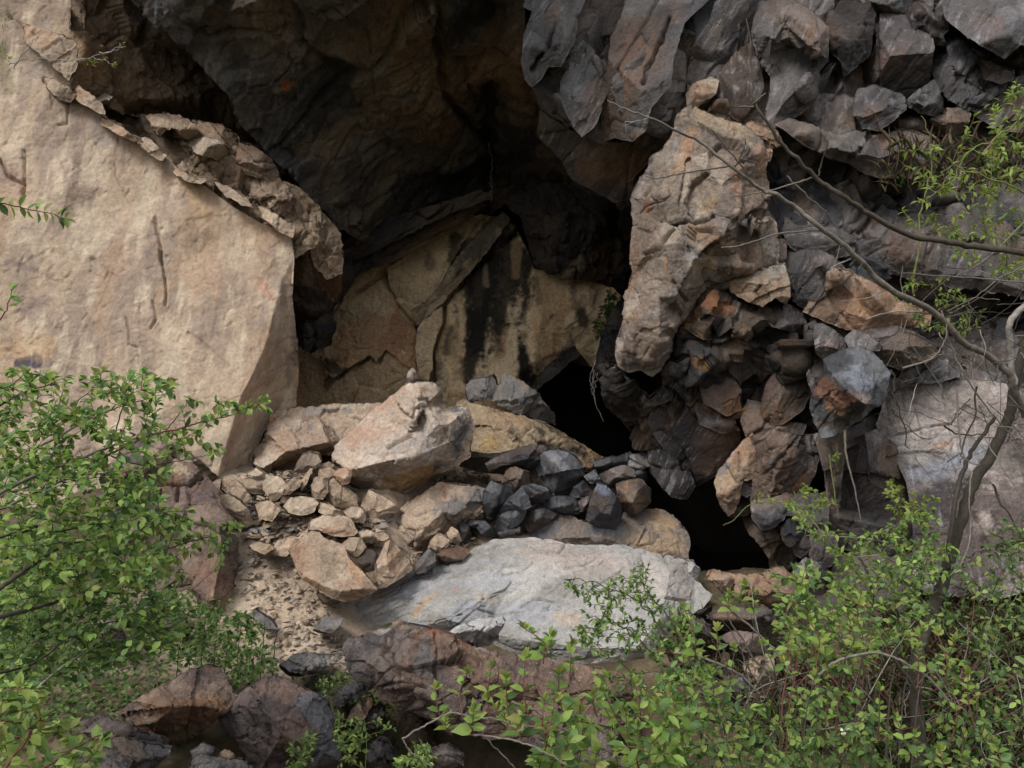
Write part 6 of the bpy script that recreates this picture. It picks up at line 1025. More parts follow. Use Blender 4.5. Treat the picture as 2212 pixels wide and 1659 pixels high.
# ================================================================ plants
GREEN = [(.20, .31, .065), (.25, .36, .085), (.14, .24, .06), (.30, .40, .11), (.165, .27, .09), (.085, .155, .045), (.28, .31, .09)]
DEEP = [(.075, .14, .036), (.105, .175, .048), (.055, .11, .033), (.14, .20, .06)]
FRESH = [(.20, .27, .05), (.24, .29, .07), (.16, .23, .045), (.26, .27, .06)]
BARKC = dict(grey=(.15, .13, .11), brown=(.062, .05, .038), red=(.13, .055, .04), green=(.14, .15, .05), pale=(.27, .245, .22), dark=(.045, .038, .029))
def nrm(v): return v / (np.linalg.norm(v) + 1e-9)
class Plant:
    def __init__(s, seed): s.v = []; s.f = []; s.c = []; s.n = 0; s.L = []; s.r = random.Random(seed); s.net = []
    def tube(s, pts, r0, r1, colr, sides=5):
        pts = [np.asarray(p, float) for p in pts]; m = len(pts)
        if m < 2: return
        base = s.n; a = None
        for i, p in enumerate(pts):
            d = nrm(pts[min(i + 1, m - 1)] - pts[max(i - 1, 0)])
            if a is None: a = nrm(np.cross(d, [0.3, 0.2, 1.0] if abs(d[2]) < .95 else [1, 0, 0]))
            a = nrm(a - d * a.dot(d)); b = np.cross(d, a); r = r0 + (r1 - r0) * i / (m - 1)
            for k in range(sides):
                t = 6.283 * k / sides; s.v.append(p + (a * math.cos(t) + b * math.sin(t)) * r)
                q = 1 + .35 * (s.r.random() - .5); s.c.append((colr[0] * q, colr[1] * q, colr[2] * q))
        for i in range(m - 1):
            for k in range(sides):
                k2 = (k + 1) % sides; s.f.append((base + i * sides + k, base + i * sides + k2, base + (i + 1) * sides + k2, base + (i + 1) * sides + k))
        s.n += m * sides
    def curve(s, ctrl, seg=6, wob=.0):
        """smooth polyline through control points"""
        P = [np.asarray(p, float) for p in ctrl]; out = []
        if len(P) == 2: P = [P[0], (P[0] + P[1]) / 2, P[1]]
        for i in range(len(P) - 1):
            p0 = P[max(i - 1, 0)]; p1 = P[i]; p2 = P[i + 1]; p3 = P[min(i + 2, len(P) - 1)]
            for k in range(seg):
                t = k / seg
                out.append(.5 * ((2 * p1) + (-p0 + p2) * t + (2 * p0 - 5 * p1 + 4 * p2 - p3) * t * t + (-p0 + 3 * p1 - 3 * p2 + p3) * t ** 3))
        out.append(P[-1])
        if wob: out = [p + np.array([s.r.gauss(0, wob), s.r.gauss(0, wob), s.r.gauss(0, wob)]) if 0 < i < len(out) - 1 else p for i, p in enumerate(out)]
        return out
    def main(s, px, r0, r1, colr='brown', seg=6, wob=.0015, sides=5):
        pts = s.curve([pt(*p) for p in px], seg, wob); s.tube(pts, r0, r1, BARKC[colr], sides); s.net += pts; return pts
    def leaf(s, p, d, ln, wd, pal, droop=0.0):
        d = nrm(np.asarray(d) + np.array([0, 0, -droop]))
        up = nrm(np.array([s.r.gauss(0, .35), -.35 + s.r.gauss(0, .35), 1.0]))
        x = nrm(np.cross(d, up)); nn = np.cross(x, d); c = pal[int(s.r.random() ** 1.3 * len(pal))]; q = s.r.uniform(.75, 1.25)
        s.L.append((p, d, x, nn, ln * s.r.uniform(.7, 1.2), wd * s.r.uniform(.8, 1.15), (c[0] * q, c[1] * q, c[2] * q)))
    def twig(s, a, b, r, colr, leaf, gap, start=.25, tipn=3, droop=.25, sag=.06):
        a = np.asarray(a); b = np.asarray(b); L = np.linalg.norm(b - a)
        if L < .01: return
        mid = (a + b) / 2 + np.array([s.r.gauss(0, sag), s.r.gauss(0, sag), s.r.gauss(0, sag) + sag * .4]) * L
        pts = s.curve([a, mid, b], max(3, int(L / .06))); s.tube(pts, r, r * .45, colr, 4); s.net += pts[1:]
        ln, wd, pal = leaf; m = len(pts); tot = L; pos = start * L; side = 1
        while pos < tot:
            i = min(int(pos / tot * (m - 1)), m - 2); p = pts[i] + (pts[i + 1] - pts[i]) * s.r.random(); d = nrm(pts[i + 1] - pts[i])
            o = nrm(np.cross(d, [s.r.gauss(0, .5), -1, s.r.gauss(0, .5)])) * side; side = -side
            s.leaf(p, d * .7 + o * .9 + np.array([s.r.gauss(0, .25), s.r.gauss(0, .3), s.r.gauss(0, .2) + .05]), ln, wd, pal, droop); pos += gap * s.r.uniform(.6, 1.3)
        d = nrm(pts[-1] - pts[-2])
        for _ in range(tipn): s.leaf(pts[-1], d + np.array([s.r.gauss(0, .5), s.r.gauss(0, .4), s.r.gauss(0, .4)]), ln * .85, wd * .85, pal, droop * .5)
    def fill(s, region, n, Y0, Y1, leaf, gap=.03, tmax=.32, r=.0022, colr='brown', droop=.25, tipn=3, up=.15):
        xs = [p[0] for p in region]; ys = [p[1] for p in region]; tg = []
        while len(tg) < n:
            x, y = s.r.uniform(min(xs), max(xs)), s.r.uniform(min(ys), max(ys))
            if _inside(np.array([x]), np.array([y]), region)[0]: tg.append(pt(x, y, s.r.uniform(Y0, Y1)))
        N = np.array(s.net); tg = np.array(tg)
        dm = np.min(np.linalg.norm(tg[:, None] - N[None, ::2], axis=2), 1)
        for i in np.argsort(dm):
            t = tg[i]; N = np.array(s.net[::2]); d = N - t; dist = np.linalg.norm(d, axis=1) + np.maximum(0, d[:, 2]) * up * 6
            j = int(np.argmin(dist)); a = N[j]
            if np.linalg.norm(t - a) < .03: continue
            s.twig(a, t, r, BARKC[colr], leaf, gap, .1 if np.linalg.norm(t - a) < tmax else .4, tipn, droop)
    def leaf_arrays(s):
        n = len(s.L); p = np.array([l[0] for l in s.L]); d = np.array([l[1] for l in s.L]); x = np.array([l[2] for l in s.L]); nn = np.array([l[3] for l in s.L])
        ln = np.array([l[4] for l in s.L])[:, None]; wd = np.array([l[5] for l in s.L])[:, None]; c = np.array([l[6] for l in s.L])
        T_ = [(0, 0, 0), (-.38, .28, .10), (0, .32, -.02), (.38, .28, .10), (-.40, .60, .07), (0, .64, -.05), (.40, .60, .07), (0, 1.0, -.16)]
        V = np.stack([p + x * wd * a + d * ln * b + nn * ln * z for a, b, z in T_], 1).reshape(-1, 3); b = np.arange(n)[:, None] * 8
        t3 = np.concatenate([b + np.array([[0, 2, 1]]), b + np.array([[0, 3, 2]]), b + np.array([[4, 5, 7]]), b + np.array([[5, 6, 7]])])
        q4 = np.concatenate([b + np.array([[1, 2, 5, 4]]), b + np.array([[2, 3, 6, 5]])])
        return V, t3, q4, np.repeat(c, 8, 0)
    def build(s, name, label, cat, group=None, kind=None, branch='branches', foliage='foliage'):
        root = empty(name, s.v[0] if s.v else s.L[0][0]); tag(root, label, cat, group, kind); o3 = np.array(root.location)
        if s.v: mesh_np(branch, np.array(s.v) - o3, [np.array(s.f)], M_BARK, root, np.array(s.c), True)
        if s.L:
            V, t3, q4, c = s.leaf_arrays(); mesh_np(foliage, V - o3, [t3, q4], M_LEAF, root, c)
        return root
    def build_stuff(s, name, label, cat):
        V, t3, q4, c = s.leaf_arrays(); o = mesh_np(name, V, [t3, q4], M_LEAF, None, c); tag(o, label, cat, None, 'stuff'); return o
def LP(t, pts, Y): return [(x, y, Y if not isinstance(Y, tuple) else Y[0] + (Y[1] - Y[0]) * i / max(1, len(pts) - 1)) for i, (x, y) in enumerate(T(t, pts))]

# ---- left shrub: long arching branches
LEAF_L = (.050, .034, GREEN)
p = Plant(1)
for t, pts, Y, r0, c in [('D', [(-300, 1750), (0, 1540), (230, 1420), (420, 1350), (700, 1240), (860, 1190), (990, 1160)], (3.2, 3.9), .010, 'grey'), ('D', [(-200, 1480), (180, 1280), (370, 1180), (540, 1080), (620, 1050)], (3.5, 3.9), .008, 'grey'),
                          ('D', [(700, 1240), (760, 1040), (800, 930), (830, 850), (900, 790)], (3.8, 4.0), .004, 'brown'), ('D', [(560, 1090), (480, 980), (560, 900), (640, 800)], (3.8, 4), .004, 'brown'),
                          ('D', [(620, 1050), (740, 1000), (860, 960), (970, 930), (1080, 900)], (3.9, 4.1), .004, 'brown'), ('D', [(-200, 1100), (0, 980), (150, 900), (290, 860), (360, 850)], (3.5, 3.8), .006, 'brown'),
                          ('D', [(-100, 900), (60, 860), (140, 800), (180, 770)], (3.7, 3.8), .004, 'brown')]:
    p.main(LP(t, pts, Y), r0, r0 * .35, c)
p.fill([(-20, 800), (60, 790), (140, 815), (200, 800), (290, 800), (350, 795), (380, 820), (370, 860), (320, 900), (330, 960), (280, 1000), (180, 1010), (-20, 1030)], 240, 3.4, 4.1, LEAF_L, colr='brown')
p.build('shrub', 'bright green shrub branches reaching over the tan wall from the left edge', 'shrub')
p = Plant(2)
for t, pts, Y, r0, c in [('D', [(600, 1330), (760, 1260), (950, 1170), (1150, 1125), (1260, 1090), (1350, 1070), (1500, 1035), (1600, 1005), (1700, 975)], (3.9, 4.3), .006, 'red'),
                          ('D', [(1060, 1130), (1130, 1040), (1190, 960), (1200, 930)], (4.1, 4.2), .003, 'brown'), ('D', [(1370, 1060), (1400, 990), (1390, 920)], (4.2, 4.2), .0025, 'green'), ('D', [(700, 1300), (900, 1360), (1080, 1340), (1250, 1310), (1390, 1265)], (3.9, 4.2), .004, 'brown'),
                          ('D', [(0, 1560), (300, 1450), (600, 1330)], (3.6, 3.9), .008, 'grey')]:
    pts_ = p.main(LP(t, pts, Y), r0, r0 * .3, c)
for x, y in T('D', [(1150, 1010), (1200, 950), (1240, 960), (1400, 930), (1380, 970), (1460, 960), (1480, 1000), (1560, 1000), (1640, 960), (1690, 950), (1680, 1000), (1100, 1160), (1180, 1180), (1260, 1140), (1310, 1100), (1240, 1060), (1040, 1180), (960, 1140), (1150, 1200), (1180, 1300), (1150, 1260), (1290, 1230), (1350, 1260), (1400, 1240), (1100, 1220), (1060, 1300), (980, 1060), (1000, 1120), (1330, 1030), (1420, 1050)]):
    t = pt(x, y, p.r.uniform(4.0, 4.3)); N = np.array(p.net); a = N[int(np.argmin(np.linalg.norm(N - t, axis=1)))]; p.twig(a, t, .002, BARKC['red'], LEAF_L, .022, 0, 3)
p.build('shrub', 'long red stemmed shrub branch with leafy tips crossing in front of the smooth wall corner', 'shrub')
p = Plant(3)
for t, pts, Y, r0, c in [('G', [(-300, 700), (0, 520), (170, 400), (320, 300), (450, 240), (650, 200), (850, 170)], (3.0, 3.9), .012, 'brown'), ('G', [(-200, 760), (60, 690), (250, 640), (420, 590), (640, 545), (760, 560)], (3.0, 3.8), .011, 'brown'),
                          ('G', [(640, 545), (820, 430), (1000, 300), (1200, 230), (1350, 190), (1490, 145)], (3.9, 4.6), .006, 'brown'), ('G', [(900, 900 - 160), (1070, 640), (1250, 500), (1420, 350)], (4.6, 4.9), .004, 'red'), ('G', [(-100, 230), (150, 160), (400, 160), (620, 100), (800, 60)], (3.4, 3.9), .007, 'brown'),
                          ('G', [(960, 320), (1020, 220), (1040, 180)], (4.4, 4.4), .003, 'brown'), ('G', [(-100, 60), (200, -60), (400, -160), (600, -200), (760, -190)], (3.4, 3.9), .007, 'grey')]:
    p.main(LP(t, pts, Y), r0, r0 * .35, c)
p.fill([(-20, 1000), (150, 1000), (300, 1010), (350, 960), (380, 1010), (330, 1060), (360, 1110), (420, 1100), (400, 1130), (330, 1160), (370, 1200), (330, 1260), (200, 1290), (-20, 1310)], 500, 3.2, 4.3, (.049, .034, GREEN + DEEP[:1]), colr='brown')
for x, y in T('G', [(1100, 90), (1180, 130), (1280, 110), (1340, 140), (1420, 120), (1350, 180), (1250, 200), (1180, 190), (1100, 180), (1020, 120), (960, 60), (1140, 250), (1210, 300), (1130, 340), (1010, 340), (1060, 380), (940, 400), (1250, 260), (1330, 300), (1400, 260), (1500, 140), (1380, 380), (1150, 440), (880, 260), (860, 340), (800, 300), (920, 170), (1000, 40), (820, 120)]):
    t = pt(x, y, p.r.uniform(4.2, 4.7)); N = np.array(p.net); a = N[int(np.argmin(np.linalg.norm(N - t, axis=1)))]; p.twig(a, t, .002, BARKC['brown'], (.046, .034, GREEN), .02, 0, 3)
p.build('shrub', 'wide leafy green shrub with thick brown branches filling the left middle', 'shrub')
p = Plant(4)
for t, pts, Y, r0, c in [('G', [(-200, 1500), (100, 1300), (300, 1100), (500, 950), (700, 860), (900, 850), (1060, 890)], (2.9, 4.4), .008, 'pale'), ('G', [(-200, 1100), (200, 1000), (500, 800), (800, 720), (1000, 740)], (3.2, 4.5), .006, 'brown'),
                          ('G', [(720, 990), (780, 1030), (900, 1010), (1000, 990)], (4.2, 4.6), .004, 'pale'), ('G', [(870, 860), (900, 940), (930, 1000)], (4.3, 4.4), .003, 'pale')]:
    p.main(LP(t, pts, Y), r0, r0 * .4, c)
p.fill([(-20, 1290), (200, 1280), (330, 1270), (400, 1300), (420, 1340), (360, 1400), (260, 1430), (140, 1470), (60, 1520), (-20, 1540)], 380, 3.3, 4.6, (.045, .032, DEEP + GREEN[:3]), colr='brown')
p.build('shrub', 'darker green shrub with pale arching dead twigs below the wide leafy one', 'shrub')
p = Plant(5)
for t, pts, Y, r0, c in [('G', [(-200, 1900), (0, 1700), (150, 1500), (250, 1350), (320, 1280)], (2.2, 2.9), .006, 'red'), ('G', [(0, 1800), (300, 1650), (500, 1520), (640, 1450)], (2.3, 2.9), .005, 'red'), ('G', [(-100, 1500), (60, 1300), (120, 1200)], (2.6, 2.9), .005, 'brown')]:
    p.main(LP(t, pts, Y), r0, r0 * .4, c)
p.fill([(-20, 1470), (60, 1480), (110, 1510), (150, 1560), (230, 1590), (230, 1640), (160, 1690), (-20, 1700)], 100, 2.4, 3.0, (.050, .036, GREEN + FRESH[:2]), gap=.035, colr='red')
p.build('shrub', 'close leafy shrub with large bright leaves in the bottom left corner', 'shrub')
# low bright cover between outcrop and path
p = Plant(6)
for k in range(9): p.main([(380 + k * 26, 1480, 5.9), (385 + k * 26, 1420 - 12 * (k % 3), 5.85), (392 + k * 26, 1360 - 14 * (k % 4), 5.8)], .004, .002, 'dark')
p.fill(T('G', [(1000, 560), (1100, 530), (1200, 640), (1400, 640), (1560, 680), (1700, 780), (1760, 860), (1700, 960), (1780, 1060), (1640, 1080), (1500, 1160), (1400, 1020), (1200, 1000), (1000, 960), (900, 820), (950, 700)]), 230, 5.5, 6.1, (.045, .028, DEEP + GREEN[2:3]), gap=.03, colr='green', tipn=4)
p.build('shrub', 'low dense dark green bush at the left edge of the dirt path', 'bush')
# sprigs on the left edge
p = Plant(7); m_ = p.main([(-80, 425, 3.0), (0, 438, 3.0), (60, 452, 3.0), (110, 462, 3.0), (140, 472, 3.0)], .003, .0015, 'red')
for a in m_[6::2]:
    for sgn in (-1, 1): p.leaf(a, np.array([.5 + p.r.gauss(0, .3), p.r.gauss(0, .3), sgn * .8 + p.r.gauss(0, .2)]), .05, .028, GREEN, .2)
p.leaf(m_[-1], np.array([1, 0, -.3]), .05, .026, FRESH, 0)
p.build('leafy_sprig', 'lone leafy sprig poking in from the left edge across the tan wall', 'sprig')
p = Plant(8); m_ = p.main([(-60, 720, 2.8), (0, 690, 2.8), (20, 650, 2.8), (24, 625, 2.8)], .003, .0015, 'red')
for a in m_[6::2]: p.leaf(a, np.array([p.r.gauss(0, .6) + .2, p.r.gauss(0, .3), .5 + p.r.gauss(0, .4)]), .045, .03, GREEN, .1)
p.build('leafy_sprig', 'small green leaf cluster on the left edge halfway up the photo', 'sprig')
p = Plant(9)
for px in ([(20, 140, 7), (60, 128, 7), (165, 130, 7), (215, 118, 7), (262, 98, 7)], [(165, 130, 7), (200, 125, 7), (235, 135, 7), (248, 146, 7)], [(30, 150, 7), (60, 100, 7), (82, 80, 7)], [(215, 118, 7), (245, 110, 7), (272, 101, 7)]): p.main(px, .006, .002, 'pale', wob=.008)
for x, y in ((190, 136), (200, 138), (205, 140), (180, 134), (244, 142), (262, 98), (225, 128), (10, 35), (8, 60), (14, 45), (4, 110), (12, 125), (20, 130), (6, 95)): p.twig(pt(x - 4, y + 2, 7), pt(x + 3, y - 4, 7), .002, BARKC['green'], (.035, .02, FRESH), .02, 0, 3)
p.build('bare_twig', 'thin bare twig with a few yellow green leaves against the dark hollow top left', 'twig')

# ---- ivy tuft and hanging roots in the cave mouth
p = Plant(10); p.main(LP('E', [(1700, 560), (1700, 480), (1740, 380), (1750, 280)], (11.0, 11.0)), .01, .005, 'dark')
p.fill(T('E', [(1720, 270), (1790, 290), (1800, 330), (1760, 400), (1740, 460), (1690, 500), (1650, 560), (1620, 500), (1620, 440), (1670, 380), (1690, 320)]), 60, 10.8, 11.1, (.085, .06, DEEP), gap=.06, colr='dark', tipn=3)
p.build('cliff_plant', 'small dark green plant growing from the crack right of the streaked back wall', 'plant')
p = Plant(11)
for pts in ([(1632, 700), (1625, 800), (1605, 860), (1620, 930), (1640, 1000), (1680, 1085)], [(1632, 700), (1640, 820), (1620, 900), (1630, 960)], [(1632, 700), (1600, 800), (1610, 880)], [(1640, 560), (1632, 650), (1632, 700)], [(1632, 700), (1610, 830), (1625, 900)]): p.main(LP('E', pts, 10.2), .006, .003, 'pale', wob=.01, sides=4)
p.build('hanging_root', 'thin pale roots dangling over the black cave hole', 'roots')
p = Plant(12); p.main(LP('B', [(962, 900), (968, 1000), (965, 1120), (972, 1180), (965, 1230), (970, 1270)], 10.6), .006, .006, 'grey', wob=.015, sides=4)
p.build('hanging_root', 'single dim root string hanging from the roof above the back wall', 'roots')

# ---- the tree at the right and its bare branches
p = Plant(20); Yt = 4.6
p.main([(1984, 1760, 4.3), (1981, 1600, 4.35), (1979, 1500, 4.4), (1980, 1434, 4.4), (1996, 1370, 4.5), (2020, 1300, Yt)], .036, .034, 'dark', 6, .004, 10)
p.main([(2020, 1300, Yt), (2042, 1240, Yt), (2056, 1190, Yt), (2074, 1130, Yt), (2100, 1050, Yt), (2140, 985, Yt), (2168, 930, Yt), (2186, 870, Yt), (2200, 800, Yt), (2230, 700, Yt)], .034, .026, 'dark', 6, .004, 10)
p.main([(2048, 1225, Yt - .05), (2060, 1100, Yt - .1), (2085, 1010, Yt), (2110, 960, Yt), (2150, 900, Yt)], .014, .010, 'dark', 5, .004, 6)
p.build('tree_trunk', 'curved brown tree trunk rising through the shrubs at the right', 'tree', branch='trunk')
p = Plant(21)
p.main([(2290, 570, 4.2), (2212, 547, 4.2), (2105, 533, 4.2), (2035, 520, 4.15), (1962, 506, 4.1), (1866, 455, 4.05), (1820, 425, 4.0), (1764, 386, 4.0), (1728, 348, 3.95), (1695, 318, 3.95), (1654, 260, 3.9), (1628, 215, 3.9), (1624, 150, 3.9), (1618, 80, 3.9), (1612, 40, 3.9)], .019, .003, 'brown', 5, .003, 7)
p.main([(1757, 383, 4.0), (1720, 395, 4.0), (1660, 412, 4.0), (1590, 424, 3.95)], .006, .003, 'grey'); p.main([(1768, 380, 4.0), (1775, 350, 4.0), (1788, 312, 3.95)], .005, .003, 'dark'); p.main([(1626, 225, 3.9), (1640, 212, 3.88), (1655, 202, 3.86)], .004, .003, 'grey'); p.main([(1628, 230, 3.9), (1595, 230, 3.9)], .004, .003, 'grey')
p.main([(1700, 380, 4.1), (1745, 425, 4.1), (1790, 465, 4.15), (1815, 520, 4.2), (1800, 585, 4.2)], .004, .003, 'grey', wob=.003)
p.build('bare_branch', 'upper long bare branch arching from the right edge up to the top', 'branch', 'bare branches crossing the cliff', branch='stem')
p = Plant(22)
p.main([(2215, 900, 4.5), (2190, 840, 4.4), (2174, 800, 4.35), (2130, 765, 4.3), (2085, 742, 4.2), (2016, 673, 4.1), (1941, 636, 4.0), (1880, 588, 3.95), (1863, 567, 3.9), (1815, 525, 3.85), (1764, 485, 3.8), (1720, 450, 3.8), (1675, 420, 3.75), (1640, 405, 3.75), (1576, 355, 3.7), (1510, 305, 3.7), (1456, 280, 3.65), (1400, 253, 3.6), (1350, 235, 3.6), (1312, 216, 3.6)], .021, .003, 'grey', 5, .003, 7)
p.main([(1585, 357, 3.7), (1520, 366, 3.7), (1456, 377, 3.7), (1420, 385, 3.7), (1395, 380, 3.7)], .005, .003, 'grey'); p.main([(1588, 360, 3.7), (1605, 330, 3.7), (1610, 300, 3.7)], .005, .003, 'dark'); p.main([(1612, 372, 3.7), (1570, 320, 3.7), (1536, 280, 3.7)], .004, .002, 'dark')
p.main([(1780, 497, 3.85), (1700, 502, 3.85), (1650, 514, 3.85), (1600, 530, 3.85), (1558, 535, 3.85)], .005, .003, 'grey'); p.main([(1840, 560, 3.9), (1800, 575, 3.9), (1790, 600, 3.9)], .004, .002, 'pale'); p.main([(1405, 255, 3.62), (1380, 262, 3.62), (1350, 263, 3.62)], .0035, .002, 'pale'); p.main([(1400, 252, 3.6), (1406, 235, 3.6)], .003, .003, 'grey')
p.main([(2016, 680, 4.1), (1960, 672, 4.1), (1900, 680, 4.1), (1870, 690, 4.1)], .005, .003, 'pale'); p.main([(1920, 622, 4.0), (1870, 645, 4.0), (1810, 650, 4.0)], .003, .0015, 'pale')
for x in range(22):
    i = p.r.randrange(20, len(p.net) - 20); a = p.net[i]; b = a + np.array([p.r.gauss(0, .05), p.r.gauss(0, .03), -p.r.uniform(.01, .06)]); p.tube(p.curve([a, b], 3), .0012, .0008, BARKC['pale'], 3)
p.build('bare_branch', 'lower thick grey bare branch running down to the tree trunk', 'branch', 'bare branches crossing the cliff', branch='stem')
# the white limb and the tangle of dry vines
p = Plant(23)
p.main([(2240, 640, 4.3), (2205, 668, 4.3), (2180, 700, 4.3), (2184, 760, 4.35), (2192, 830, 4.4)], .018, .015, 'pale', 6, .004, 7)
for px in ([(2033, 670, 4.2), (2060, 760, 4.2), (2090, 820, 4.2), (2140, 890, 4.3), (2200, 960, 4.4)], [(2068, 840, 4.1), (2072, 940, 4.1), (2085, 990, 4.1), (2116, 1005, 4.1)], [(1950, 795, 4.0), (2010, 775, 4.0), (2040, 740, 4.0), (2045, 700, 4.0)], [(2212, 575, 4.4), (2160, 600, 4.4), (2110, 640, 4.4), (2045, 672, 4.4)],
           [(2212, 480, 4.3), (2130, 560, 4.3), (2060, 600, 4.3)], [(2212, 610, 4.2), (2100, 600, 4.2), (1950, 590, 4.2)], [(2100, 1120, 4.2), (2085, 1200, 4.1), (2040, 1246, 4.0), (1950, 1218, 3.95), (1900, 1200, 3.9), (1850, 1203, 3.9)], [(2100, 1020, 4.3), (2094, 1080, 4.2), (2098, 1130, 4.2)]): p.main(px, .005, .003, 'grey', 6, .002)
for k in range(75):
    x, y = p.r.uniform(1930, 2230), p.r.uniform(560, 980); a = p.r.gauss(.5, .9); L = p.r.uniform(40, 190); Y = p.r.uniform(4.1, 5.2)
    p.main([(x, y, Y), (x + math.cos(a) * L * .5 + p.r.gauss(0, 10), y + math.sin(a) * L * .5 + p.r.gauss(0, 10), Y), (x + math.cos(a) * L, y + math.sin(a) * L, Y + .1)], .0032, .0012, p.r.choice(['pale', 'grey', 'grey', 'brown', 'brown']), 4, .003, 4)
p.build('dry_tangle', 'tangle of dry pale vines and twigs around the white limb at the right edge', 'twigs', branch='stems')
p = Plant(24)
for px in ([(1924, 800, 4.5), (1932, 850, 4.5), (1945, 905, 4.5), (1965, 970, 4.5)], [(1945, 905, 4.5), (1925, 885, 4.5)], [(1935, 850, 4.5), (1928, 890, 4.5)], [(2110, 835, 4.4), (2105, 900, 4.4), (2080, 960, 4.4), (2075, 1000, 4.4)], [(2040, 920, 4.4), (2075, 940, 4.4), (2130, 935, 4.4)], [(2145, 1046, 4.3), (2170, 1100, 4.3), (2212, 1150, 4.3)]): p.main(px, .006, .003, 'dark', 5, .006)
for k in range(26):
    b = p.net[p.r.randrange(len(p.net))]; d = nrm(np.array([p.r.gauss(0, 1), p.r.gauss(0, .4), p.r.gauss(0, .6)])); p.tube(p.curve([b, b + d * p.r.uniform(.06, .2)], 3), .0012, .0007, BARKC['dark'], 3)
p.build('dead_stem', 'dark dead thorny stems hanging in front of the pale smooth slab', 'stems', branch='stems')

# ---- leafy crown bits on the right edge
p = Plant(25)
for px in ([(1975, 640, 4.6), (1985, 480, 4.6), (2000, 420, 4.6), (2015, 350, 4.6), (2010, 300, 4.5), (1990, 250, 4.5)], [(2212, 250, 4.5), (2150, 300, 4.5), (2090, 330, 4.5), (2060, 390, 4.5), (2000, 430, 4.5)], [(2230, 420, 4.4), (2150, 390, 4.4), (2060, 360, 4.4), (2030, 380, 4.4)], [(2180, 560, 4.6), (2130, 480, 4.6), (2140, 420, 4.6)]): p.main(px, .006, .002, 'green', 5, .006)
p.fill([(1950, 330), (2050, 290), (2100, 250), (2150, 200), (2230, 160), (2230, 620), (2150, 590), (2060, 560), (2010, 500), (1920, 470), (1960, 440), (2000, 420), (1940, 380)], 120, 4.3, 5.2, (.050, .022, FRESH + GREEN[:2]), gap=.035, colr='green', tipn=3)
p.build('shrub', 'yellow green young foliage on the right edge above the tangled twigs', 'shrub')
p = Plant(26)
for px in ([(2060, 760, 4.5), (2050, 680, 4.5), (2010, 620, 4.5), (1990, 570, 4.5)], [(2100, 760, 4.5), (2060, 650, 4.5), (2020, 600, 4.5)]): p.main(px, .004, .002, 'brown', 5, .006)
p.fill([(1930, 600), (2060, 600), (2130, 680), (2110, 720), (2040, 720), (1960, 700), (1930, 650)], 45, 4.3, 4.8, (.038, .022, FRESH + DEEP), gap=.03, colr='green', tipn=3)
p.build('shrub', 'small sparse leaves caught among the tangled twigs above the dark ledge', 'shrub')

# ---- saplings and shrubs at the lower right
p = Plant(30)
for t, pts, Y, r0, c in [('I', [(1170, 900), (1250, 600), (1220, 420), (1170, 330), (1150, 240), (1060, 160)], (4.4, 4.6), .010, 'dark'), ('I', [(1200, 480), (1050, 300), (940, 180), (860, 80), (780, 20), (740, -20), (600, -20), (470, 0), (380, 90), (310, 125)], (4.5, 4.7), .005, 'green'),
                          ('I', [(1180, 340), (1260, 200), (1450, 100), (1560, 20)], (4.5, 4.7), .005, 'grey'), ('F', [(1080, 1140), (1090, 1300), (1140, 1500), (1180, 1700)], (4.6, 4.6), .008, 'grey'), ('F', [(980, 1290), (1000, 1430), (1020, 1560), (1040, 1700)], (4.6, 4.6), .005, 'green'),
                          ('F', [(1440, 1500), (1430, 1600), (1410, 1700), (1380, 1900)], (4.6, 4.6), .005, 'brown'), ('I', [(830, 190), (1100, 200), (1350, 240), (1480, 350)], (4.5, 4.6), .004, 'grey')]:
    p.main(LP(t, pts, Y), r0, r0 * .4, c)
p.fill(T('I', [(730, 0), (900, 60), (1000, 160), (1160, 200), (1300, 80), (1500, 0), (1700, 60), (1740, 300), (1650, 420), (1640, 560), (1400, 640), (1200, 600), (1000, 560), (960, 420), (1050, 330), (900, 200), (740, 80)]), 200, 4.3, 5.0, (.042, .026, GREEN + FRESH[:1]), gap=.028, colr='green')
p.fill(T('F', [(420, 1580), (560, 1530), (700, 1540), (860, 1460), (960, 1540), (980, 1660), (800, 1659), (640, 1600), (450, 1600)]), 22, 4.5, 4.8, (.04, .024, FRESH), gap=.03, colr='green')
p.fill(T('F', [(1300, 1480), (1420, 1440), (1560, 1500), (1660, 1560), (1640, 1640), (1400, 1659), (1330, 1600)]), 30, 4.5, 4.8, (.04, .026, FRESH), gap=.028, colr='green')
p.fill(T('F', [(960, 1280), (1070, 1290), (1060, 1310), (1000, 1320)]), 5, 4.55, 4.65, (.035, .02, FRESH), gap=.03, colr='green')
p.build('sapling', 'slender light green sapling spreading before the right rock pile', 'sapling')
p = Plant(31)
stems = [(760, 800), (860, 700), (960, 560), (1080, 600), (1200, 640), (1300, 760), (1400, 700), (1060, 800), (1180, 900), (900, 900), (720, 760), (1480, 760), (1560, 840)]
for x, y in stems: p.main(LP('I', [(x - 60, y + 900), (x - 30, y + 450), (x + 20, y + 180), (x, y)], (3.4, 3.6)), .005, .002, p.r.choice(['red', 'red', 'brown', 'dark']))
p.fill(T('I', [(640, 440), (860, 380), (960, 460), (1100, 520), (1300, 620), (1560, 640), (1620, 760), (1500, 900), (1300, 900), (1200, 1060), (1000, 1100), (800, 1020), (620, 1040), (620, 860), (640, 640)]), 210, 3.3, 4.1, (.045, .030, GREEN + DEEP[:2]), gap=.035, colr='red')
p.build('shrub', 'tall green shrub with red stems beside the orange brown boulder', 'shrub')
p = Plant(32)
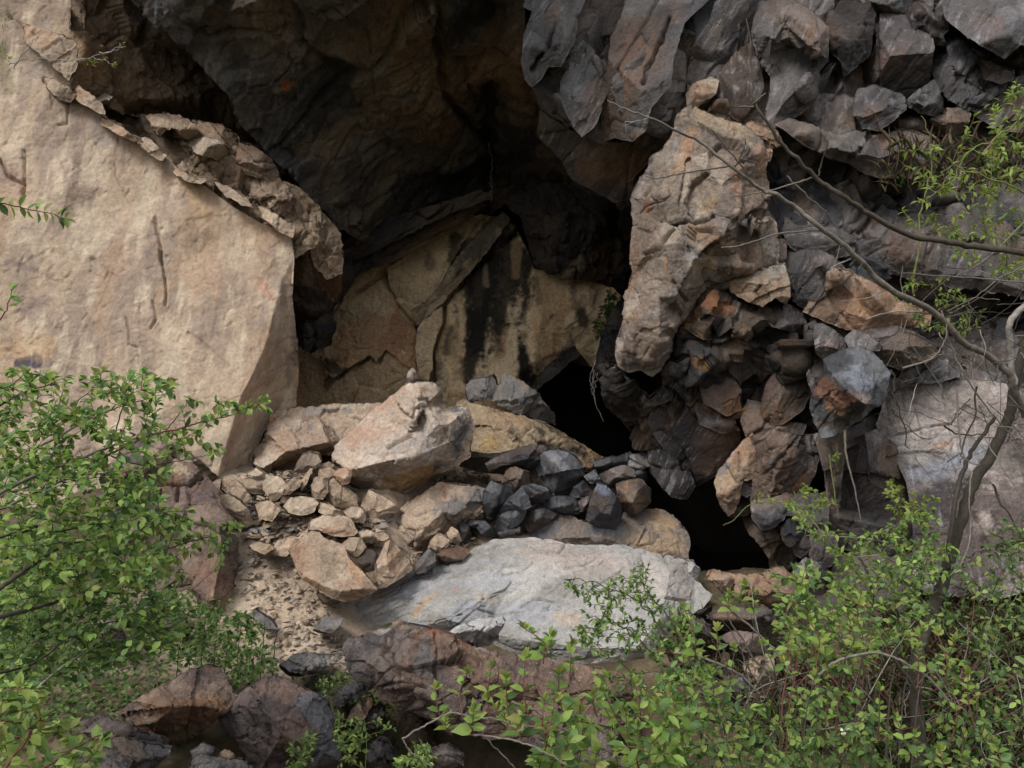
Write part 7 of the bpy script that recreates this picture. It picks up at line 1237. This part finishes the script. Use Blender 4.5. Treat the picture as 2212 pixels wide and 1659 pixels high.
for px in ([(1560, 1600, 3.6), (1540, 1500, 3.7), (1450, 1380, 4.0), (1380, 1300, 4.1), (1290, 1260, 4.1), (1240, 1250, 4.1)], [(1500, 1560, 3.7), (1490, 1430, 3.9), (1440, 1330, 4.0), (1400, 1280, 4.1), (1386, 1210, 4.1)], [(1470, 1500, 3.8), (1400, 1400, 4.0), (1330, 1350, 4.1), (1270, 1330, 4.1)], [(1600, 1500, 3.8), (1560, 1400, 3.9), (1500, 1330, 4.0), (1470, 1310, 4.0)], [(1700, 1500, 3.6), (1600, 1380, 3.8), (1566, 1290, 3.9), (1580, 1250, 3.9)]): p.main(px, .006, .002, 'brown', 6, .006)
p.fill(T('H', [(1440, 460), (1540, 440), (1640, 520), (1740, 440), (1860, 440), (1900, 330), (1990, 380), (1990, 540), (2050, 660), (2100, 620), (2230, 640), (2300, 800), (2212, 960), (2000, 960), (1860, 900), (1700, 960), (1560, 900), (1480, 820), (1450, 760), (1600, 720), (1520, 620), (1450, 540)]), 190, 3.8, 4.4, (.036, .019, DEEP[:2] + GREEN), gap=.022, colr='brown', tipn=3)
p.build('shrub', 'spindly small leaved shrub in front of the right half of the pale slab', 'shrub')
p = Plant(33)      # broad leaved shoots on an arching cane, nearest
p.main(LP('H', [(410, 1475), (500, 1420), (600, 1370), (720, 1310), (850, 1335), (1000, 1350), (1150, 1390), (1300, 1400)], (2.7, 2.7)), .0035, .003, 'grey'); p.main(LP('H', [(720, 1430), (900, 1450), (1050, 1470), (1200, 1510), (1330, 1570), (1450, 1640)], (2.6, 2.5)), .004, .003, 'grey')
p.main(LP('H', [(880, 1390), (950, 1480), (1040, 1570), (1120, 1660)], 2.65), .0025, .002, 'grey'); p.main(LP('H', [(410, 1475), (450, 1540), (520, 1600), (600, 1659)], 2.7), .0025, .0015, 'grey'); p.main(LP('H', [(1100, 1240), (1250, 1300), (1400, 1400), (1560, 1480), (1800, 1600)], (2.8, 2.8)), .005, .004, 'grey')
def shoot(p, t, top, base, Y, leaf, n=5, colr='red', r=.0028):
    a = pt(*T(t, [base])[0], Y); b = pt(*T(t, [top])[0], Y); m = p.curve([a, (a + b) / 2 + np.array([p.r.gauss(0, .012), p.r.gauss(0, .02), 0]), b], 6); p.tube(m, r, r * .5, BARKC[colr], 5); p.net += m
    ln, wd, pal = leaf; L = np.linalg.norm(b - a)
    for k in range(n):
        f = 1 - k / max(n, 1) * .85; q = a + (m[-1] - a) * f; i = min(int(f * (len(m) - 1)), len(m) - 2); q = m[i]; ang = k * 1.57 + p.r.uniform(0, .6)
        for sg in (0, math.pi):
            el = .95 - .18 * k; p.leaf(q, np.array([math.cos(ang + sg), .8 * math.sin(ang + sg), el]), ln * (.6 + .13 * min(k, 4)), wd * (.6 + .13 * min(k, 4)), pal, .05)
    for _ in range(3): p.leaf(m[-1], np.array([p.r.gauss(0, .35), p.r.gauss(0, .3), 1]), ln * .6, wd * .5, FRESH, 0)
BIG = (.056, .039, GREEN + FRESH[:1])
for top, base in [((620, 1150), (680, 1400)), ((820, 1060), (790, 1330)), ((975, 1020), (960, 1340)), ((1065, 1085), (1090, 1380)), ((1190, 960), (1195, 1300)), ((1170, 770), (1320, 960)), ((1350, 830), (1300, 1000)), ((1480, 880), (1465, 1120)), ((1310, 1230), (1320, 1500)), ((1380, 1220), (1310, 1560)), ((1440, 1230), (1500, 1500)), ((1050, 1200), (1080, 1460)),
                  ((1530, 1290), (1510, 1600)), ((860, 1290), (850, 1450)), ((1180, 1300), (1160, 1500)), ((1680, 1180), (1790, 1400)), ((1700, 1090), (1640, 1330)), ((1880, 1120), (1920, 1450)), ((1620, 1200), (1740, 1420)), ((1400, 1060), (1420, 1300)), ((1000, 1290), (1060, 1450)), ((700, 1330), (720, 1440)), ((1560, 1420), (1500, 1659)), ((1900, 1400), (1900, 1650)), ((1980, 1500), (1990, 1800)), ((2070, 1400), (2090, 1700)),
                  ((1450, 1450), (1480, 1700)), ((1720, 1480), (1740, 1750)), ((1820, 1300), (1860, 1600)), ((2020, 1250), (2010, 1500)), ((2100, 1180), (2130, 1400)), ((1270, 1620), (1280, 1750)), ((1640, 1560), (1640, 1760))]:
    shoot(p, 'H', top, base, p.r.uniform(2.5, 2.9), BIG, p.r.choice((3, 4, 5)))
p.fill(T('H', [(1350, 1300), (1700, 1250), (2212, 1150), (2300, 1700), (1350, 1700), (1250, 1600)]), 60, 2.5, 3.1, (.056, .038, GREEN), gap=.04, colr='red')
p.build('shrub', 'nearest shrub with broad oval leaves and upright red shoots at the bottom middle', 'shrub')
p = Plant(34)
for top, base in [((60, 640), (130, 1000)), ((230, 1050), (180, 1350)), ((380, 900), (300, 1300)), ((690, 990), (760, 1350)), ((890, 1080), (820, 1460)), ((980, 1150), (960, 1500)), ((560, 870), (640, 1150)), ((520, 560), (520, 780)), ((450, 500), (450, 660)), ((350, 560), (380, 700)), ((270, 780), (260, 1000)), ((180, 1090), (100, 1500)), ((60, 960), (110, 1440)), ((1660, 800), (1700, 1150)), ((1580, 780), (1650, 1100)),
                  ((1540, 900), (1540, 1150)), ((1780, 850), (1780, 1100)), ((1400, 1340), (1500, 1600)), ((1520, 1450), (1560, 1700)), ((1760, 1180), (1740, 1500)), ((1860, 1060), (1900, 1400)), ((2030, 1500), (2000, 1750)), ((1830, 1440), (1860, 1700)), ((1680, 1540), (1700, 1750)), ((1100, 700), (1080, 960)), ((860, 730), (860, 960)), ((740, 740), (720, 960)), ((1180, 560), (1200, 850)), ((950, 840), (1040, 1150)), ((1300, 1150), (1290, 1500))]:
    shoot(p, 'I', top, base, p.r.uniform(2.7, 3.3), (.050, .036, GREEN + FRESH[:1]), p.r.choice((3, 4, 5)), p.r.choice(('red', 'brown', 'red')))
p.main(LP('I', [(880, 1130), (950, 1040), (1050, 975), (1200, 935), (1350, 945), (1470, 1000), (1620, 1100), (1750, 1250)], 3.1), .007, .004, 'grey'); p.main(LP('I', [(0, 930), (150, 950), (300, 1010), (430, 1080), (540, 1190)], 3.5), .007, .004, 'grey'); p.main(LP('I', [(330, 640), (500, 780), (640, 920), (760, 1060)], 3.3), .005, .003, 'grey'); p.main(LP('I', [(1300, 910), (1400, 860), (1420, 780)], 3.6), .008, .005, 'brown')
p.main(LP('I', [(1400, 900), (1410, 1000), (1490, 1100), (1560, 1250), (1580, 1500)], 3.5), .010, .008, 'dark')
p.fill(T('I', [(-60, 1000), (100, 960), (260, 1120), (420, 1270), (700, 1240), (900, 1120), (1150, 1150), (1300, 1280), (1400, 1500), (1400, 1700), (-60, 1700)]), 270, 2.8, 4.0, (.040, .026, GREEN + DEEP), gap=.03, colr='brown')
p.fill(T('I', [(1650, 900), (2000, 760), (2230, 900), (2230, 1700), (1600, 1700), (1640, 1300)]), 80, 3.0, 4.2, (.042, .028, DEEP + GREEN), gap=.034, colr='brown')
p.fill([(1860, 1230), (1960, 1200), (2060, 1180), (2230, 1080), (2230, 1400), (1900, 1420)], 130, 3.6, 4.6, (.040, .024, DEEP + GREEN), gap=.03, colr='brown')
p.fill([(1330, 1400), (1500, 1390), (1560, 1450), (1500, 1560), (1330, 1540), (1280, 1460)], 60, 3.3, 4.0, (.038, .024, DEEP + GREEN), gap=.03, colr='brown')
p.build('shrub', 'broad leafy shrub thicket filling the bottom right of the photo', 'shrub')
p = Plant(35)
for k in range(6): p.leaf(pt(1826, 1574, 2.75) + np.array([p.r.gauss(0, .006), p.r.gauss(0, .006), p.r.gauss(0, .008)]), np.array([p.r.gauss(0, 1), -.5, p.r.gauss(0, 1)]), .013, .012, [(.75, .72, .58)], 0)
p.main([(1830, 1640, 2.78), (1828, 1600, 2.76), (1826, 1576, 2.75)], .0015, .001, 'green')
p.build('white_flower', 'tiny cream white flower head among the bottom right leaves', 'flower', branch='stem', foliage='petals')
# bottom small green clumps
for sd, reg, Y, lab in ((40, T('H', [(-20, 1320), (150, 1340), (340, 1350), (360, 1420), (200, 1470), (150, 1640), (0, 1659)]), (4.2, 4.8), 'feathery green weeds between the speckled boulder and the hollow'),
                        (41, T('H', [(360, 1600), (480, 1530), (520, 1490), (600, 1540), (600, 1659), (380, 1659)]), (3.6, 3.9), 'light green weed sprig at the bottom below the hollow'),
                        (42, T('G', [(1800, 1560), (1880, 1450), (2000, 1440), (1960, 1560), (1950, 1659), (1800, 1659)]), (4.2, 4.4), 'young green seedling against the speckled boulder side'),
                        (43, T('G', [(2000, 1130), (2060, 1060), (2180, 1040), (2230, 1090), (2100, 1170), (2040, 1200)]), (5.6, 5.8), 'small grassy weeds at the end of the dirt path'),
                        (44, T('H', [(1230, 1540), (1400, 1550), (1420, 1659), (1260, 1659)]), (2.7, 3.1), 'drooping leaves at the bottom edge right of the hollow')):
    p = Plant(sd); xs = [q[0] for q in reg]; ys = [q[1] for q in reg]; cxr, cyr = sum(xs) / len(xs), max(ys)
    p.main([(cxr, cyr + 30, sum(Y) / 2), (cxr + 5, (cyr + min(ys)) / 2, sum(Y) / 2), (cxr, min(ys) + 10, sum(Y) / 2)], .003, .0015, 'green')
    p.fill(reg, 45 if sd != 44 else 24, Y[0], Y[1], (.034, .018, DEEP + GREEN), gap=.022, colr='green'); p.build('weed', lab, 'weed')

# ---- ground cover and dry grass (uncountable)
p = Plant(50)
def cover(reg, n, ln, wd, pal, hmax=.14):
    xs = [q[0] for q in reg]; ys = [q[1] for q in reg]; k = 0
    while k < n:
        x, y = p.r.uniform(min(xs), max(xs)), p.r.uniform(min(ys), max(ys))
        if not _inside(np.array([x]), np.array([y]), reg)[0]: continue
        g = ground_at(x, y); k += 1
        if g is None: continue
        z = float(gz(g[0], g[1], False)); q = np.array([g[0], g[1], z + p.r.random() ** 1.5 * hmax])
        p.leaf(q, np.array([p.r.gauss(0, 1), p.r.gauss(0, .8), p.r.uniform(0, .9)]), ln, wd, pal, 0)
cover([(-60, 1150), (250, 1200), (480, 1330), (560, 1420), (600, 1480), (500, 1500), (400, 1480), (300, 1560), (-60, 1659)], 5200, .045, .03, DEEP + GREEN[2:3], .22)
cover([(560, 1440), (740, 1470), (860, 1560), (860, 1700), (700, 1700), (740, 1560)], 900, .035, .02, DEEP + GREEN[2:3], .1)
cover([(1700, 1240), (2300, 1150), (2300, 1750), (1500, 1750), (1500, 1480)], 2400, .032, .02, DEEP + GREEN[2:3], .3)
p.build_stuff('ground_cover', 'low green leafy ground cover under the shrubs on both sides', 'ground cover')
p = Plant(52)
for k in range(170):
    x, y = p.r.uniform(1560, 2230), p.r.uniform(1450, 1750); a = p.r.gauss(1.3, .7); L = p.r.uniform(60, 260); Y = p.r.uniform(3.2, 5.0)
    p.main([(x, y, Y), (x + math.cos(a) * L * .5 + p.r.gauss(0, 12), y - math.sin(a) * L * .5, Y), (x + math.cos(a) * L, y - math.sin(a) * L * .9, Y + .1)], .003, .0012, p.r.choice(['pale', 'grey', 'brown', 'brown', 'dark', 'red']), 4, .002, 4)
p.build('dry_stems', 'thicket of dead brown and grey stems among the bottom right shrubs', 'stems', kind='stuff', branch='stems')
p = Plant(51)
DRY = [(.26, .19, .12), (.20, .13, .08), (.30, .24, .16), (.15, .11, .07)]
for x0, x1, y0, y1, n in ((1900, 2240, 1230, 1700, 4200), (1280, 1340, 1360, 1420, 120), (1600, 2000, 1450, 1640, 700), (1900, 2212, 290, 400, 420), (560, 640, 1180, 1260, 0), (1450, 1600, 1350, 1500, 300)):
    for k in range(n):
        x, y = p.r.uniform(x0, x1), p.r.uniform(y0, y1)
        if y < 400: a = pt(x, y + 20, 7.0 + p.r.random() * .3)
        else:
            g = ground_at(x, y)
            if g is None: continue
            a = np.array([g[0], g[1], float(gz(g[0], g[1], False)) - .02])
        p.leaf(a, np.array([p.r.gauss(0, .7), p.r.gauss(0, .5), 1.0]), p.r.uniform(.08, .26), .0035, DRY if p.r.random() < .75 else DEEP, 0)
p.build_stuff('dry_grass', 'dry brown grass blades in the bottom right and on the cliff shelf', 'grass')
